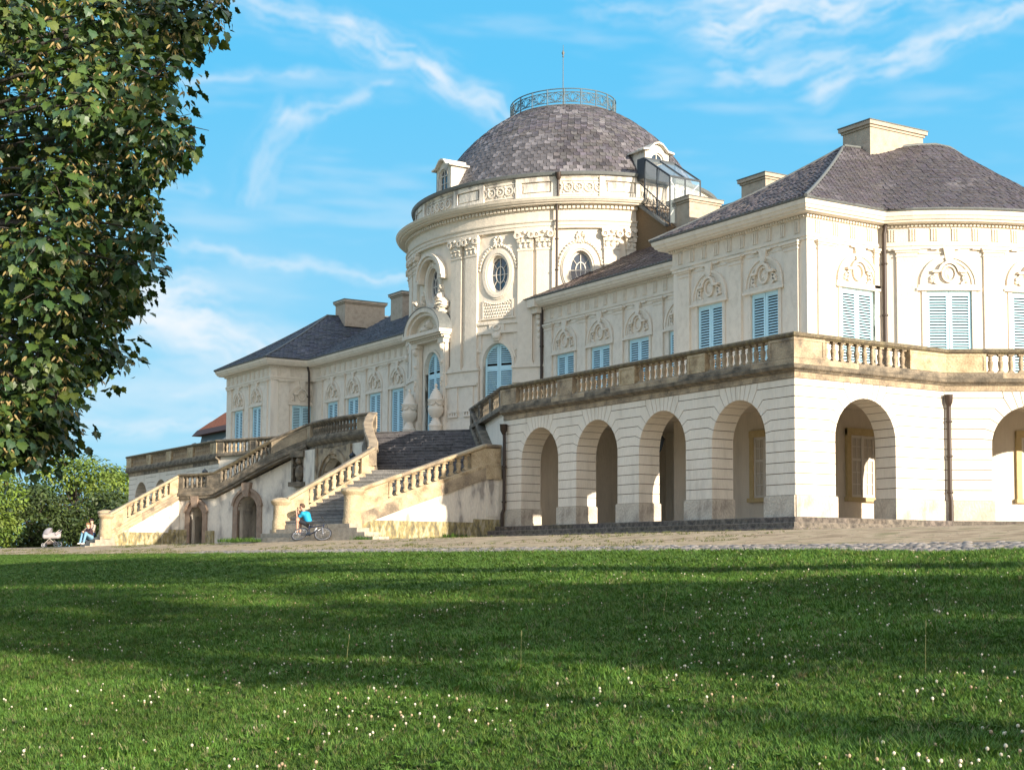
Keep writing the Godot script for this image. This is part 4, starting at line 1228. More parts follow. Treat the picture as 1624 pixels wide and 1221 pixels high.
func glass_lantern(p: Node) -> void:
	var g := Node3D.new(); g.name = "glazed_roof_exit"; p.add_child(g)
	var a := Vector3(9.9, 19.35, -2.6); var b := Vector3(12.0, 17.98, -2.6); var c := Vector3(12.0, 17.98, -4.55); var d := Vector3(9.9, 19.35, -4.55)
	var pane := func(q: Array) -> void:
		var m := MB.new()
		m.quad(q[0], q[1], q[2], q[3])
		var gm := obj("pane", m, M.clear, g)
	var mid := a.lerp(b, 0.5)
	for q in [[a, mid], [mid, b]]: pane.call([Vector3(q[0].x + 0.03, 16.9 - (q[0].x - 9.9) * 0.75, q[0].z), Vector3(q[1].x - 0.03, 16.9 - (q[1].x - 9.9) * 0.75, q[1].z), q[1] - Vector3(0.03, 0.03, 0), q[0] - Vector3(-0.03, 0.03, 0)])
	var k := Vector3(0, 0, -0.975)
	for i in 2:
		pane.call([Vector3(12, 15.6, -2.63 + i * k.z), Vector3(12, 15.6, -2.57 + (i + 1) * k.z), Vector3(12, 17.95, -2.57 + (i + 1) * k.z), Vector3(12, 17.95, -2.63 + i * k.z)])
		pane.call([b + k * i, b + k * (i + 1), d - k * (1 - i) , a + k * i] if i == 0 else [b + k, c, d, a + k])
	pane.call([Vector3(9.9, 16.9, -4.55), Vector3(12, 15.6, -4.55), c, d])
	var m := MB.new()
	for q in [[a, b], [b, c], [c, d], [a, d], [a + k, b + k]]: m.bar(q[0], q[1], 0.07, 0.09)
	for q in [a, mid, b, b + k, c, d]: m.bar(Vector3(q.x, 14.6, q.z), q, 0.06, 0.06)
	m.box(9.3, 9.95, 18.3, 19.42, -4.6, -2.55)
	obj("steel_frame", m, M.iron, g)
	var wb := MB.new()
	wb.bar(Vector3(11.9, 16.0, -2.7), Vector3(11.9, 17.2, -3.5), 0.04, 0.04); wb.bar(Vector3(11.9, 17.8, -2.7), Vector3(11.9, 16.9, -3.5), 0.04, 0.04)
	wb.bar(Vector3(11.9, 17.8, -4.5), Vector3(11.9, 17.0, -3.7), 0.04, 0.04); wb.bar(Vector3(11.9, 16.0, -3.55), Vector3(11.9, 17.4, -3.55), 0.1, 0.1); wb.bar(Vector3(11.2, 15.6, -3.3), Vector3(11.2, 18.2, -3.3), 0.05, 0.05)
	obj("white_brace", wb, M.sash, g)
	var r := MB.new()
	for i in 9:
		var x := 9.9 + i * 0.26
		var y := 17.05 - (x - 9.9) * 0.82
		r.tube([Vector3(x, y, -2.35), Vector3(x, y + 1.0, -2.35)], [0.018], 4)
		var pts := []
		for j in 14:
			var an := j * 0.6
			pts.append(Vector3(x + 0.13 + 0.013 * j * cos(an), y + 0.45 + 0.028 * j * sin(an), -2.35))
		r.tube(pts, [0.014], 4)
	for h in [0.05, 1.0]: r.bar(Vector3(9.8, 17.05 + h, -2.35), Vector3(12.05, 15.3 + h, -2.35), 0.05, 0.04)
	obj("stair_railing", r, M.iron, g)
	var w := MB.new()
	w.hexa([Vector3(9.3, 14.0, -2.3), Vector3(12.1, 13.6, -2.3), Vector3(12.1, 13.6, -4.6), Vector3(9.3, 14.0, -4.6), Vector3(9.3, 17.2, -2.3), Vector3(12.1, 15.35, -2.3), Vector3(12.1, 15.35, -4.6), Vector3(9.3, 17.2, -4.6)])
	obj("shingled_base", w, M.shingle, g)
	var cap := MB.new()
	cap.bar(Vector3(9.3, 17.24, -2.3), Vector3(12.15, 15.38, -2.3), 0.22, 0.12)
	obj("lead_flashing", cap, M.lead, g)

func palace() -> Node3D:
	var p := thing("palace", "cream rococo palace with domed oval hall, slate roofed wings and pale blue louvred shutters", "palace")
	oval_hall(p)
	half(p, 1.0)
	half(p, -1.0)
	glass_lantern(p)
	var f := rot_f(51.4)
	downpipe(p, [f.call(0, 18.6, 0.0), f.call(0, 17.25, 0.0)], 0.07, true, [])
	downpipe(p, [f.call(0, 16.85, 0.42), f.call(0, 16.1, 0.42), f.call(0, 12.2, 0.42)], 0.065, false, [15.0, 13.4])
	downpipe(p, [Vector3(7.15, 11.7, 1.92), Vector3(7.15, 11.2, 1.92), Vector3(7.15, 4.95, 1.92)], 0.075, false, [9.5, 7.0])
	downpipe(p, [Vector3(-21.25, 11.7, 2.35), Vector3(-21.25, 11.2, 2.2), Vector3(-21.25, 4.95, 2.1)], 0.075, false, [9.5, 7.0])
	downpipe(p, [Vector3(-7.2, 11.6, 2.0), Vector3(-7.2, 11.0, 2.0), Vector3(-7.2, 4.95, 2.0)], 0.08, false, [9.0])
	downpipe(p, [Vector3(30.15, 11.75, 1.0), Vector3(30.0, 11.2, 0.98), Vector3(30.0, 4.95, 0.98)], 0.085, false, [10.0, 8.0, 6.3])
	# carved brackets where the wing gutters meet the oval hall
	for s in [-1.0, 1.0]:
		var b := MB.new()
		var fb := wall_frame(Vector3(s * 6.9, 0, 1.85), Vector3.RIGHT, Vector3.BACK)
		b.mbox(fb, -0.36, 0.36, 11.55, 11.98, 0, 0.6); b.mbox(fb, -0.3, 0.3, 11.25, 11.55, 0, 0.4)
		for k in 6: b.mdome(fb, 0, 11.1 - k * 0.33, 0.26 - k * 0.03, 0.2, -0.02, 0.3 - k * 0.03, 8, 2)
		obj("carved_bracket", b, M.trim, p)
	# deep windows on the ground floor, seen through the arches
	for w in [[wall_frame(Vector3(21.7, 0, 4.75), Vector3.RIGHT, Vector3.BACK), 5.7], [wall_frame(Vector3(21.7, 0, 4.75), Vector3.RIGHT, Vector3.BACK), 2.4], [wall_frame(Vector3(29.75, 0, 4.75), Vector3.FORWARD, Vector3.RIGHT), 2.68], [poly_f(bay_pts), 2.6], [poly_f(bay_pts), 5.95]]:
		ground_window(p, w[0], w[1])
	var dd := MB.new()
	var fd := wall_frame(Vector3(6.6, 0, 1.75), Vector3.RIGHT, Vector3.BACK)
	dd.mpoly(fd, arch_outline(6.4, 0.75, 0.0, 2.3, 0.75), 0.0, 0.03)
	obj("ground_floor_door", dd, M.dark, p)
	return p

func ground_window(p: Node, f: Callable, uc: float) -> void:
	var w := 0.84
	var b := MB.new()
	for s in [-1.0, 1.0]: b.mbox(f, uc + s * (w - 0.11) - 0.11, uc + s * (w - 0.11) + 0.11, 1.0, 3.58, 0, 0.12)
	b.mbox(f, uc - w, uc + w, 3.36, 3.62, 0, 0.14); b.mbox(f, uc - w - 0.06, uc + w + 0.06, 0.86, 1.02, 0, 0.2)
	var o := obj("window", b, M.ochre, p)
	var g := MB.new()
	g.mbox(f, uc - w + 0.2, uc + w - 0.2, 1.02, 3.36, 0, 0.015)
	obj("pane", g, M.glass, o)
	var m := MB.new()
	for s in [-1.0, 1.0]:
		m.mbox(f, uc + s * 0.58 - 0.05, uc + s * 0.58 + 0.05, 1.02, 3.36, 0.015, 0.07)
		m.mbox(f, uc + s * 0.29 - 0.018, uc + s * 0.29 + 0.018, 1.02, 3.36, 0.015, 0.05)
	m.mbox(f, uc - 0.07, uc + 0.07, 1.02, 3.36, 0.015, 0.08)
	for y in [1.02, 1.5, 1.95, 2.4, 2.92, 3.26]: m.mbox(f, uc - 0.6, uc + 0.6, y, y + (0.1 if y in [1.02, 2.4, 3.26] else 0.035), 0.015, 0.06)
	obj("sash", m, M.sash, o)
	var cu := MB.new()
	for s in [-1.0, 1.0]: cu.mbox(f, uc + s * 0.3 - 0.25, uc + s * 0.3 + 0.25, 1.1, 3.28, 0.015, 0.02)
	obj("net_curtain", cu, M.curtain, o)

# ---------------------------------------------------------------- terraces
# the row heights and bevel joints of the rusticated arcade
const ROWS := [0.71, 1.065, 1.42, 1.775, 2.13, 2.485, 2.84, 3.195, 3.55, 3.905, 4.26]
const SPRING := 2.62
const TH := [0.0, 0.0, 0.0, 0.0, 0.0, 0.0, 7.4, 19.5, 32.7, 45.6, 59.7]

func joint_side(cx: float, dir: float, k: int, r: float) -> Array:   # points from the arch outwards along joint k
	if ROWS[k] <= SPRING: return [Vector2(cx + dir * r, ROWS[k])]
	var a := deg_to_rad(TH[k])
	return [Vector2(cx + dir * r * cos(a), SPRING + r * sin(a)), Vector2(cx + dir * (ROWS[k] - SPRING) / tan(a), ROWS[k])]

func arch_bit(cx: float, dir: float, k0: int, k1: int, r: float) -> Array:
	var out := []
	if ROWS[k0] < SPRING and ROWS[k1] > SPRING: out.append(Vector2(cx + dir * r, SPRING))
	if ROWS[k1] > SPRING:
		var a0: float = TH[k0] if ROWS[k0] > SPRING else 0.0
		for i in range(1, 4): 
			var a := deg_to_rad(lerpf(a0, TH[k1], i / 4.0))
			out.append(Vector2(cx + dir * r * cos(a), SPRING + r * sin(a)))
	return out

func inset(poly: PackedVector2Array, d: float) -> PackedVector2Array:
	var r := Geometry2D.offset_polygon(poly, -d, Geometry2D.JOIN_MITER)
	return r[0] if r.size() else poly

func arcade(p: Node, f: Callable, length: float, arches: Array, depth := 0.95) -> void:
	var r := 1.375
	var blocks := []
	var cores := []
	for pass_n in 2:
		var rr := r if pass_n == 0 else r + 0.02
		var dest: Array = blocks if pass_n == 0 else cores
		for k in ROWS.size() - 1:
			for i in arches.size() + 1:
				var poly := PackedVector2Array()
				var right := []; var left := []
				if i > 0:   # right flank of the arch before
					var a := joint_side(arches[i - 1], 1, k, rr); var b := joint_side(arches[i - 1], 1, k + 1, rr)
					left = a.duplicate(); left.reverse()
					left += arch_bit(arches[i - 1], 1, k, k + 1, rr) + b
				else: left = [Vector2(0.03 * pass_n, ROWS[k]), Vector2(0.03 * pass_n, ROWS[k + 1])]
				if i < arches.size():
					var a := joint_side(arches[i], -1, k, rr); var b := joint_side(arches[i], -1, k + 1, rr)
					right = a.duplicate(); right.reverse()
					right += arch_bit(arches[i], -1, k, k + 1, rr) + b
				else: right = [Vector2(length - 0.03 * pass_n, ROWS[k]), Vector2(length - 0.03 * pass_n, ROWS[k + 1])]
				right.reverse()
				for q in left + right: poly.append(q)
				dest.append(poly)
		# top course between the fans, and the fan voussoirs
		var fan := [59.7, 70.0, 78.0, 86.0, 94.0, 102.0, 110.0, 120.3]
		var last := ROWS.size() - 1
		for i in arches.size() + 1:
			var poly := PackedVector2Array()
			var l := [Vector2(0.03 * pass_n, ROWS[last]), Vector2(0.03 * pass_n, 4.5 - 0.01 * pass_n)]
			if i > 0: l = [joint_side(arches[i - 1], 1, last, rr)[1], Vector2(arches[i - 1] + 1.88 / tan(deg_to_rad(62.0)), 4.5)]
			var q := [Vector2(length - 0.03 * pass_n, 4.5 - 0.01 * pass_n), Vector2(length - 0.03 * pass_n, ROWS[last])]
			if i < arches.size(): q = [Vector2(arches[i] - 1.88 / tan(deg_to_rad(62.0)), 4.5), joint_side(arches[i], -1, last, rr)[1]]
			for z in l + q: poly.append(z)
			dest.append(poly)
		for cx in arches:
			for j in fan.size() - 1:
				var a := deg_to_rad(fan[j]); var b := deg_to_rad(fan[j + 1])
				var poly := PackedVector2Array()
				for z in 3:
					var t := lerpf(a, b, z / 2.0)
					poly.append(Vector2(cx + rr * cos(t), SPRING + rr * sin(t)))
				var ends := []
				for t in [b, a]:
					var x := 1.88 / tan(t)
					if absf(x) > 1.88 / tan(deg_to_rad(62.0)): ends.append(Vector2(cx + signf(x) * 1.64 / tan(deg_to_rad(59.7)), ROWS[last])); ends.append(Vector2(cx + signf(x) * 1.88 / tan(deg_to_rad(62.0)), 4.5))
					else: ends.append(Vector2(cx + x, 4.5))
				if ends.size() == 3 and j > 3:
					var s = ends[0]; ends[0] = ends[1]; ends[1] = s
					ends = [ends[1], ends[0], ends[2]]
				if ends.size() == 3 and j <= 3: ends = [ends[0], ends[2], ends[1]]
				for z in ends: poly.append(z)
				dest.append(poly)
	for poly in blocks:
		if poly.size() < 3: continue
		var b := MB.new()
		b.mpoly(f, inset(poly, 0.0125), -depth, 0.0)
		obj("stone_block", b, M.render, p)
	var core := MB.new()
	for poly in cores: core.mpoly(f, poly, -depth + 0.02, -0.022, true)
	obj("joint_filling", core, M.joint, p)
	# pier feet
	for i in arches.size() + 1:
		var a: float = arches[i - 1] + r - 0.05 if i > 0 else 0.0
		var b: float = arches[i] - r + 0.05 if i < arches.size() else length
		var m := MB.new()
		m.mbox(f, a, b, -0.02, 0.69, -depth - 0.03, 0.05)
		m.mbox(f, a + 0.02, b - 0.02, 0.69, 0.71, -depth - 0.01, 0.03)
		obj("pier_foot", m, M.plinth, p)

# blocks laid end to end along a path, with mitred corners and open joints
func path_blocks(called: String, p: Node, path: Array, prof: Array, piece: float, mats: Array, gap := 0.006, tint := false) -> void:
	var off := []
	for i in path.size():
		var d0: Vector3 = path[i] - path[maxi(i - 1, 0)]; var d1: Vector3 = path[mini(i + 1, path.size() - 1)] - path[i]
		d0.y = 0; d1.y = 0
		d0 = d0.normalized() if i > 0 else d1.normalized()
		d1 = d1.normalized() if i < path.size() - 1 else d0
		var s := Vector3(-d0.z, 0, d0.x) + Vector3(-d1.z, 0, d1.x)
		off.append(s / maxf(s.length_squared() * 0.5, 0.2))
	for i in path.size() - 1:
		var a: Vector3 = path[i]; var b: Vector3 = path[i + 1]
		var d := (b - a)
		var nn := Vector3(-d.z, 0, d.x).normalized()
		var k := maxi(1, roundi(d.length() / piece))
		var g := gap / d.length()
		var cuts := [0.0]
		for j in range(1, k): cuts.append((j + rng.randf_range(-0.18, 0.18)) / k)
		cuts.append(1.0)
		for j in k:
			var q0: float = cuts[j] + (g if j > 0 else 0.0); var q1: float = cuts[j + 1]
			var o0: Vector3 = off[i] if j == 0 else nn
			var o1: Vector3 = off[i + 1] if j == k - 1 else nn
			var m := MB.new()
			if tint:
				var s := rng.randf_range(0.82, 1.15)
				m.col = Color(s, s * rng.randf_range(0.96, 1.02), s * rng.randf_range(0.92, 1.04))
			var p0 := a.lerp(b, q0); var p1 := a.lerp(b, q1)
			var poly := PackedVector2Array(prof)
			for z in prof.size():
				var u: Vector2 = prof[z]; var w: Vector2 = prof[(z + 1) % prof.size()]
				m.quad(p0 + o0 * u.x + Vector3.UP * u.y, p1 + o1 * u.x + Vector3.UP * u.y, p1 + o1 * w.x + Vector3.UP * w.y, p0 + o0 * w.x + Vector3.UP * w.y)
			var t := Geometry2D.triangulate_polygon(poly)
			for e in [[p0, o0], [p1, o1]]:
				for z in range(0, t.size(), 3):
					var c := []
					for y in 3: c.append(e[0] + e[1] * poly[t[z + y]].x + Vector3.UP * poly[t[z + y]].y)
					m.tri(c[0], c[1], c[2])
			obj(called, m, mats[int(rng.randi() % mats.size())], p)

var baluster_mesh: ArrayMesh
func make_baluster() -> void:
	var b := MB.new()
	b.box(-0.1, 0.1, 0, 0.06, -0.1, 0.1)
	b.lathe(Vector3.ZERO, [Vector2(0.085, 0.06), Vector2(0.095, 0.09), Vector2(0.06, 0.13), Vector2(0.075, 0.2), Vector2(0.09, 0.32), Vector2(0.095, 0.38), Vector2(0.07, 0.43), Vector2(0.055, 0.47), Vector2(0.085, 0.5), Vector2(0.055, 0.53), Vector2(0.07, 0.58), Vector2(0.09, 0.6)], 10)
	b.box(-0.1, 0.1, 0.6, 0.655, -0.1, 0.1)
	baluster_mesh = b.mesh()

func path_at(path: Array, d: float) -> Array:   # [point, direction]
	for i in path.size() - 1:
		var l := Vector2(path[i + 1].x - path[i].x, path[i + 1].z - path[i].z).length()
		if d <= l or i == path.size() - 2:
			return [path[i].lerp(path[i + 1], d / l), (path[i + 1] - path[i]).normalized()]
		d -= l
	return []

func path_len(path: Array) -> float:
	var s := 0.0
	for i in path.size() - 1: s += Vector2(path[i + 1].x - path[i].x, path[i + 1].z - path[i].z).length()
	return s

func sub_path(path: Array, d0: float, d1: float) -> Array:
	var r := [path_at(path, d0)[0]]
	var s := 0.0
	for i in path.size() - 1:
		var l := Vector2(path[i + 1].x - path[i].x, path[i + 1].z - path[i].z).length()
		s += l
		if s > d0 + 0.02 and s < d1 - 0.02: r.append(path[i + 1])
	r.append(path_at(path, d1)[0])
	return r

# path y is the top of the cornice (the floor); solid lists the stretches that are piers or blind panels
func balustrade(p: Node, path: Array, solid: Array, spacing: float, o := {}) -> void:
	var th: float = o.get("thick", 0.2)
	var mp: Array = o.get("pier", [M.stone])
	path_blocks("plinth_stone", p, path, [Vector2(-th, 0), Vector2(th, 0), Vector2(th, 0.16), Vector2(th - 0.03, 0.2), Vector2(-th + 0.03, 0.2), Vector2(-th, 0.16)], o.get("piece", 2.1), o.get("plinth", [M.dirty]))
	path_blocks("coping_stone", p, path, [Vector2(-0.15, 0.85), Vector2(0.15, 0.85), Vector2(0.18, 0.88), Vector2(0.23, 0.91), Vector2(0.24, 0.98), Vector2(0.19, 1.03), Vector2(-0.19, 1.03), Vector2(-0.24, 0.98), Vector2(-0.23, 0.91), Vector2(-0.18, 0.88)], o.get("piece", 2.1), o.get("coping", [M.coping]))
	var total := path_len(path)
	var at := 0.0
	for s in solid + [[total, total]]:
		var run: float = s[0] - at
		if run > 0.25:
			var k := maxi(1, roundi(run / spacing))
			for i in k:
				var q := path_at(path, at + run * (i + 0.5) / k)
				var dir: Vector3 = q[1]
				dir.y = 0
				var t := Transform3D(Basis(Vector3.UP, atan2(-dir.z, dir.x)), q[0] + Vector3.UP * 0.197)
				var wide: float = o.get("wide", 1.0)
				t = t * Transform3D(Basis.from_scale(Vector3(wide, 1, 1.1)), Vector3.ZERO)
				inst("baluster", baluster_mesh, o.get("post", M.stone), p, t)
		if s[1] - s[0] > 0.05:
			var sp := sub_path(path, s[0], s[1])
			var m := MB.new()
			m.sweep(sp, [Vector2(-0.17, 0.2), Vector2(0.17, 0.2), Vector2(0.17, 0.85), Vector2(-0.17, 0.85), Vector2(-0.17, 0.2)])
			if s[1] - s[0] > 0.6:
				for e in [[0.198, 0.27], [0.77, 0.852]]: m.sweep(sub_path(path, s[0] + 0.106, s[1] - 0.106), [Vector2(0.165, e[0]), Vector2(0.193, e[0]), Vector2(0.193, e[1]), Vector2(0.165, e[1])])
				for e in [[s[0] + 0.005, s[0] + 0.105], [s[1] - 0.105, s[1] - 0.005]]: m.sweep(sub_path(path, e[0], e[1]), [Vector2(0.165, 0.197), Vector2(0.195, 0.197), Vector2(0.195, 0.853), Vector2(0.165, 0.853)])
			obj("pier", m, mp[int(rng.randi() % mp.size())], p)
		at = s[1]

func slab(p: Node, called: String, poly: Array, y0: float, y1: float, m: Material) -> void:
	var b := MB.new()
	var f := func(u: float, v: float, w: float) -> Vector3: return Vector3(u, w, v)
	b.mpoly(f, PackedVector2Array(poly), y0, y1, true)
	obj(called, b, m, p)

func terrace(label: String, s: float) -> void:
	var p := thing("arcaded_terrace", label, "terrace", Vector3.ZERO, 0, "arcaded terraces either side of the stairs")
	rng.seed = 300 + int(s)
	var near := s > 0
	var front := wall_frame(Vector3(16.85 if near else -34.83, 0, 10.07), Vector3.RIGHT, Vector3.BACK)
	arcade(p, front, 17.98, [2.8, 6.85, 10.97, 15.18] if near else [2.8, 7.01, 11.13, 15.18])
	var path := [Vector3(16.85, 0, 10.07), Vector3(34.83, 0, 10.07)]
	var edge := [Vector2(8.33, 6.45), Vector2(16.9, 10.0), Vector2(34.78, 10.0)]
	if near:
		arcade(p, wall_frame(Vector3(34.83, 0, 10.07), Vector3.FORWARD, Vector3.RIGHT), 6.9, [3.14])
		var d := Vector3(.573, 0, -.8196)
		arcade(p, wall_frame(Vector3(34.83, 0, 3.17), d, Vector3(-d.z, 0, d.x)), 5.6, [3.0])
		arcade(p, wall_frame(Vector3(38.04, 0, -1.42), Vector3.FORWARD, Vector3.RIGHT), 9.2, [2.4, 6.8])
		path += [Vector3(34.83, 0, 3.17), Vector3(38.04, 0, -1.42), Vector3(38.04, 0, -10.62)]
		edge += [Vector2(34.78, 3.2), Vector2(37.98, -1.4), Vector2(37.98, -10.6), Vector2(34.8, -15.2)]
	else:
		path = [Vector3(-34.83, 0, -6.0), Vector3(-34.83, 0, 10.07), Vector3(-16.85, 0, 10.07)]
		edge += [Vector2(34.78, -6.0)]
	edge += [Vector2(30, -15.2), Vector2(9.5, -5.0)]
	var pe := []
	for q in edge: pe.append(Vector2(s * q.x, q.y))
	if not near:
		var w := MB.new()
		w.box(-34.83, -34.0, -0.5, 4.5, -6.0, 9.1)
		obj("end_wall", w, M.render, p)
	slab(p, "terrace_floor", pe, 4.36, 4.94, M.plaster)
	slab(p, "gallery_floor", pe, -0.3, 0.0, M.step_plain)
	# cross wall that closes the gallery towards the stairs, and the wall under the terrace edge
	var cw := MB.new()
	cw.box(minf(s * 16.85, s * 17.25), maxf(s * 16.85, s * 17.25), -0.5, 4.5, 1.7, 9.1)
	cw.mbox(wall_frame(Vector3(s * 8.33, 0, 6.45), Vector3(s * .9204, 0, .391), Vector3(-s * .391, 0, .9204)), 0, 9.25, -0.5, 4.7, -0.3, 0.0)
	obj("cross_wall", cw, M.render, p)
	# stone band and cornice under the balustrade
	path_blocks("band_stone", p, path, [Vector2(-0.4, 4.5), Vector2(0.03, 4.5), Vector2(0.03, 4.70), Vector2(-0.4, 4.70)], 1.7, [M.stone] if near else [M.stone, M.dirty])
	path_blocks("cornice_stone", p, path, [Vector2(-0.4, 4.70), Vector2(0.08, 4.70), Vector2(0.10, 4.74), Vector2(0.22, 4.80), Vector2(0.25, 4.91), Vector2(0.1, 4.955), Vector2(-0.4, 4.96)], 2.0, [M.dirty])
	var bp := path.map(func(q): return Vector3(q.x, 4.93, q.z))
	var solid := []
	if near:
		solid = [[0.0, 1.25], [4.38, 5.46], [8.58, 9.57], [12.69, 13.67], [16.95, 19.15], [23.05, 24.88 + 1.43], [29.8, 32.0], [35.4, 36.4], [39.0, 39.68]]
		balustrade(p, bp.map(func(q): return q), solid, 0.345, {"plinth": [M.dirty, M.stone], "pier": [M.warm, M.stone]})
	else:
		var l := 16.07
		solid = [[0.0, 1.0], [l - 0.9, l + 1.0], [l + 4.4, l + 5.4], [l + 8.55, l + 9.6], [l + 12.7, l + 13.75], [l + 16.9, l + 17.98]]
		balustrade(p, bp, solid, 0.345, {"pier": [M.warm]})
		# the end piece that stands out beside the stairs
	# edge beside the stairs
	var ep := [Vector3(s * 8.4, 4.93, 6.65), Vector3(s * 16.85, 4.93, 10.05)]
	if not near: ep.reverse()
	balustrade(p, ep, [[0.0, 0.5], [2.8, 3.4], [5.9, 6.4], [8.6, 9.1]], 0.36, {"pier": [M.dirty], "coping": [M.dirty]})
	# steps along the foot
	for k in 3:
		var e := 0.42 + 0.37 * k
		path_blocks("step_block", p, path, [Vector2(-0.5, -0.185 * k - 0.40), Vector2(e, -0.185 * k - 0.40), Vector2(e, -0.185 * k - 0.03), Vector2(e - 0.02, -0.185 * k - 0.002), Vector2(-0.5, -0.185 * k - 0.002)], 1.9, [M.old_step], 0.008, true)
	# rainwater pipes
	if near:
		downpipe(p, [Vector3(17.1, 4.3, 10.24), Vector3(17.1, 3.7, 10.2), Vector3(17.1, 0.75, 10.2), Vector3(17.02, 0.55, 10.24), Vector3(17.02, -0.3, 10.24)], 0.07, true, [2.5, 1.0])
		var q := Vector3(34.98, 0, 3.1)
		downpipe(p, [q + Vector3.UP * 4.35, q + Vector3.UP * 3.8, q + Vector3.UP * 0.9, q + Vector3(0.06, 0.7, 0.02), q + Vector3(0.06, 0.0, 0.02)], 0.075, true, [3.4, 0.95, 2.2])

# ---------------------------------------------------------------- the double staircase
func wall_poly(b: MB, f: Callable, top: Array, base: float, doors: Array, depth: float) -> void:
	var poly := PackedVector2Array()
	for q in top: poly.append(q)
	poly.append(Vector2(top[-1].x, base))
	for i in range(doors.size() - 1, -1, -1):
		var d = doors[i]
		poly.append(Vector2(d[0] + d[1], base))
		for k in 13:
			var a := PI * k / 12
			poly.append(Vector2(d[0] + d[1] * cos(a), d[2] + d[3] * sin(a)))
		poly.append(Vector2(d[0] - d[1], base))
	poly.append(Vector2(top[0].x, base))
	b.mpoly(f, poly, -depth, 0)

func stair_door(p: Node, f: Callable, d: Array, base: float, carved: bool) -> void:
	var b := MB.new()
	var w := 0.34
	b.mring(f, d[0], d[2], d[1], d[3], d[1] + w, d[3] + w, 0, PI, -0.15, 0.08, 16)
	b.mring(f, d[0], d[2], d[1] + w - 0.06, d[3] + w - 0.06, d[1] + w + 0.08, d[3] + w + 0.1, 0.2, PI - 0.2, 0, 0.16, 16)
	for s in [-1.0, 1.0]:
		var c: float = d[0] + s * (d[1] + w * 0.5)
		b.mbox(f, c - w * 0.5, c + w * 0.5, base, d[2], -0.15, 0.08)
	b.mpoly(f, PackedVector2Array([Vector2(d[0] - 0.2, d[2] + d[3] - 0.05), Vector2(d[0] + 0.2, d[2] + d[3] - 0.05), Vector2(d[0] + 0.32, d[2] + d[3] + 0.75), Vector2(d[0] - 0.32, d[2] + d[3] + 0.75)]), 0, 0.24)
	if carved: carve(b, f, d[0], d[2] + d[3] + 0.5, 0.5, 0.24, 14, 0.13, 0.3)
	obj("door_surround", b, M.door_stone, p)
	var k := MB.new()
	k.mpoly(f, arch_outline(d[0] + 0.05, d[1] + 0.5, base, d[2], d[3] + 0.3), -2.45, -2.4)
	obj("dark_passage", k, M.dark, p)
	var s := MB.new()
	s.mbox(f, d[0] - d[1] - 0.02, d[0] - d[1], base, d[2] + 0.4, -1.7, -0.4)
	s.mbox(f, d[0] - d[1] - 0.2, d[0] + d[1] + 0.9, d[2] + d[3], d[2] + d[3] + 0.05, -2.4, -0.4)
	s.mbox(f, d[0] + d[1] + 0.85, d[0] + d[1] + 0.9, base, d[2] + d[3], -2.4, -0.4)
	obj("passage_wall", s, M.weathered, p)

func newel(p: Node, at: Vector3, h: float, r: float, m: Material) -> void:
	var b := MB.new()
	b.lathe(at, [Vector2(r * 1.12, -0.3), Vector2(r * 1.12, 0.16), Vector2(r, 0.24), Vector2(r * 0.96, h - 0.2), Vector2(r * 1.05, h - 0.18), Vector2(r * 1.34, h - 0.06), Vector2(r * 1.38, h), Vector2(r * 1.25, h + 0.06), Vector2(r * 0.6, h + 0.14), Vector2(0, h + 0.16)], 20)
	obj("newel", b, m, p)

func treads(p: Node, called: String, i0: Vector3, i1: Vector3, o0: Vector3, o1: Vector3, y0: float, y1: float, n: int, across: int, m: Material) -> void:
	for i in n:
		var a := i0.lerp(i1, float(i) / n); var b := i0.lerp(i1, float(i + 1) / n + 0.02)
		var c := o0.lerp(o1, float(i) / n); var d := o0.lerp(o1, float(i + 1) / n + 0.02)
		var y := lerpf(y0, y1, float(i + 1) / n)
		var h := (y1 - y0) / n
		var cuts := [0.0]
		for k in range(1, across): cuts.append((k + rng.randf_range(-0.3, 0.3) + (0.25 if i % 2 else -0.1)) / across)
		cuts.append(1.0)
		for k in across:
			var q0: float = cuts[k]; var q1: float = cuts[k + 1] - 0.0035
			var mb := MB.new()
			var s := rng.randf_range(0.65, 1.4)
			mb.col = Color(s, s, s * rng.randf_range(0.97, 1.05))
			var pts := []
			var lip := (a - b).normalized() * 0.03; lip.y = 0
			var jit := rng.randf_range(-0.006, 0.004)
			for yy in [y - h - 0.02, y - 0.055]:
				for w in [a.lerp(c, q0), a.lerp(c, q1), b.lerp(d, q1), b.lerp(d, q0)]: pts.append(Vector3(w.x, yy, w.z))
			mb.hexa(pts)
			pts = []
			for yy in [y - 0.053, y + jit]:
				for w in [a.lerp(c, q0) + lip, a.lerp(c, q1) + lip, b.lerp(d, q1), b.lerp(d, q0)]: pts.append(Vector3(w.x, yy, w.z))
			mb.hexa(pts)
			obj(called, mb, m, p)

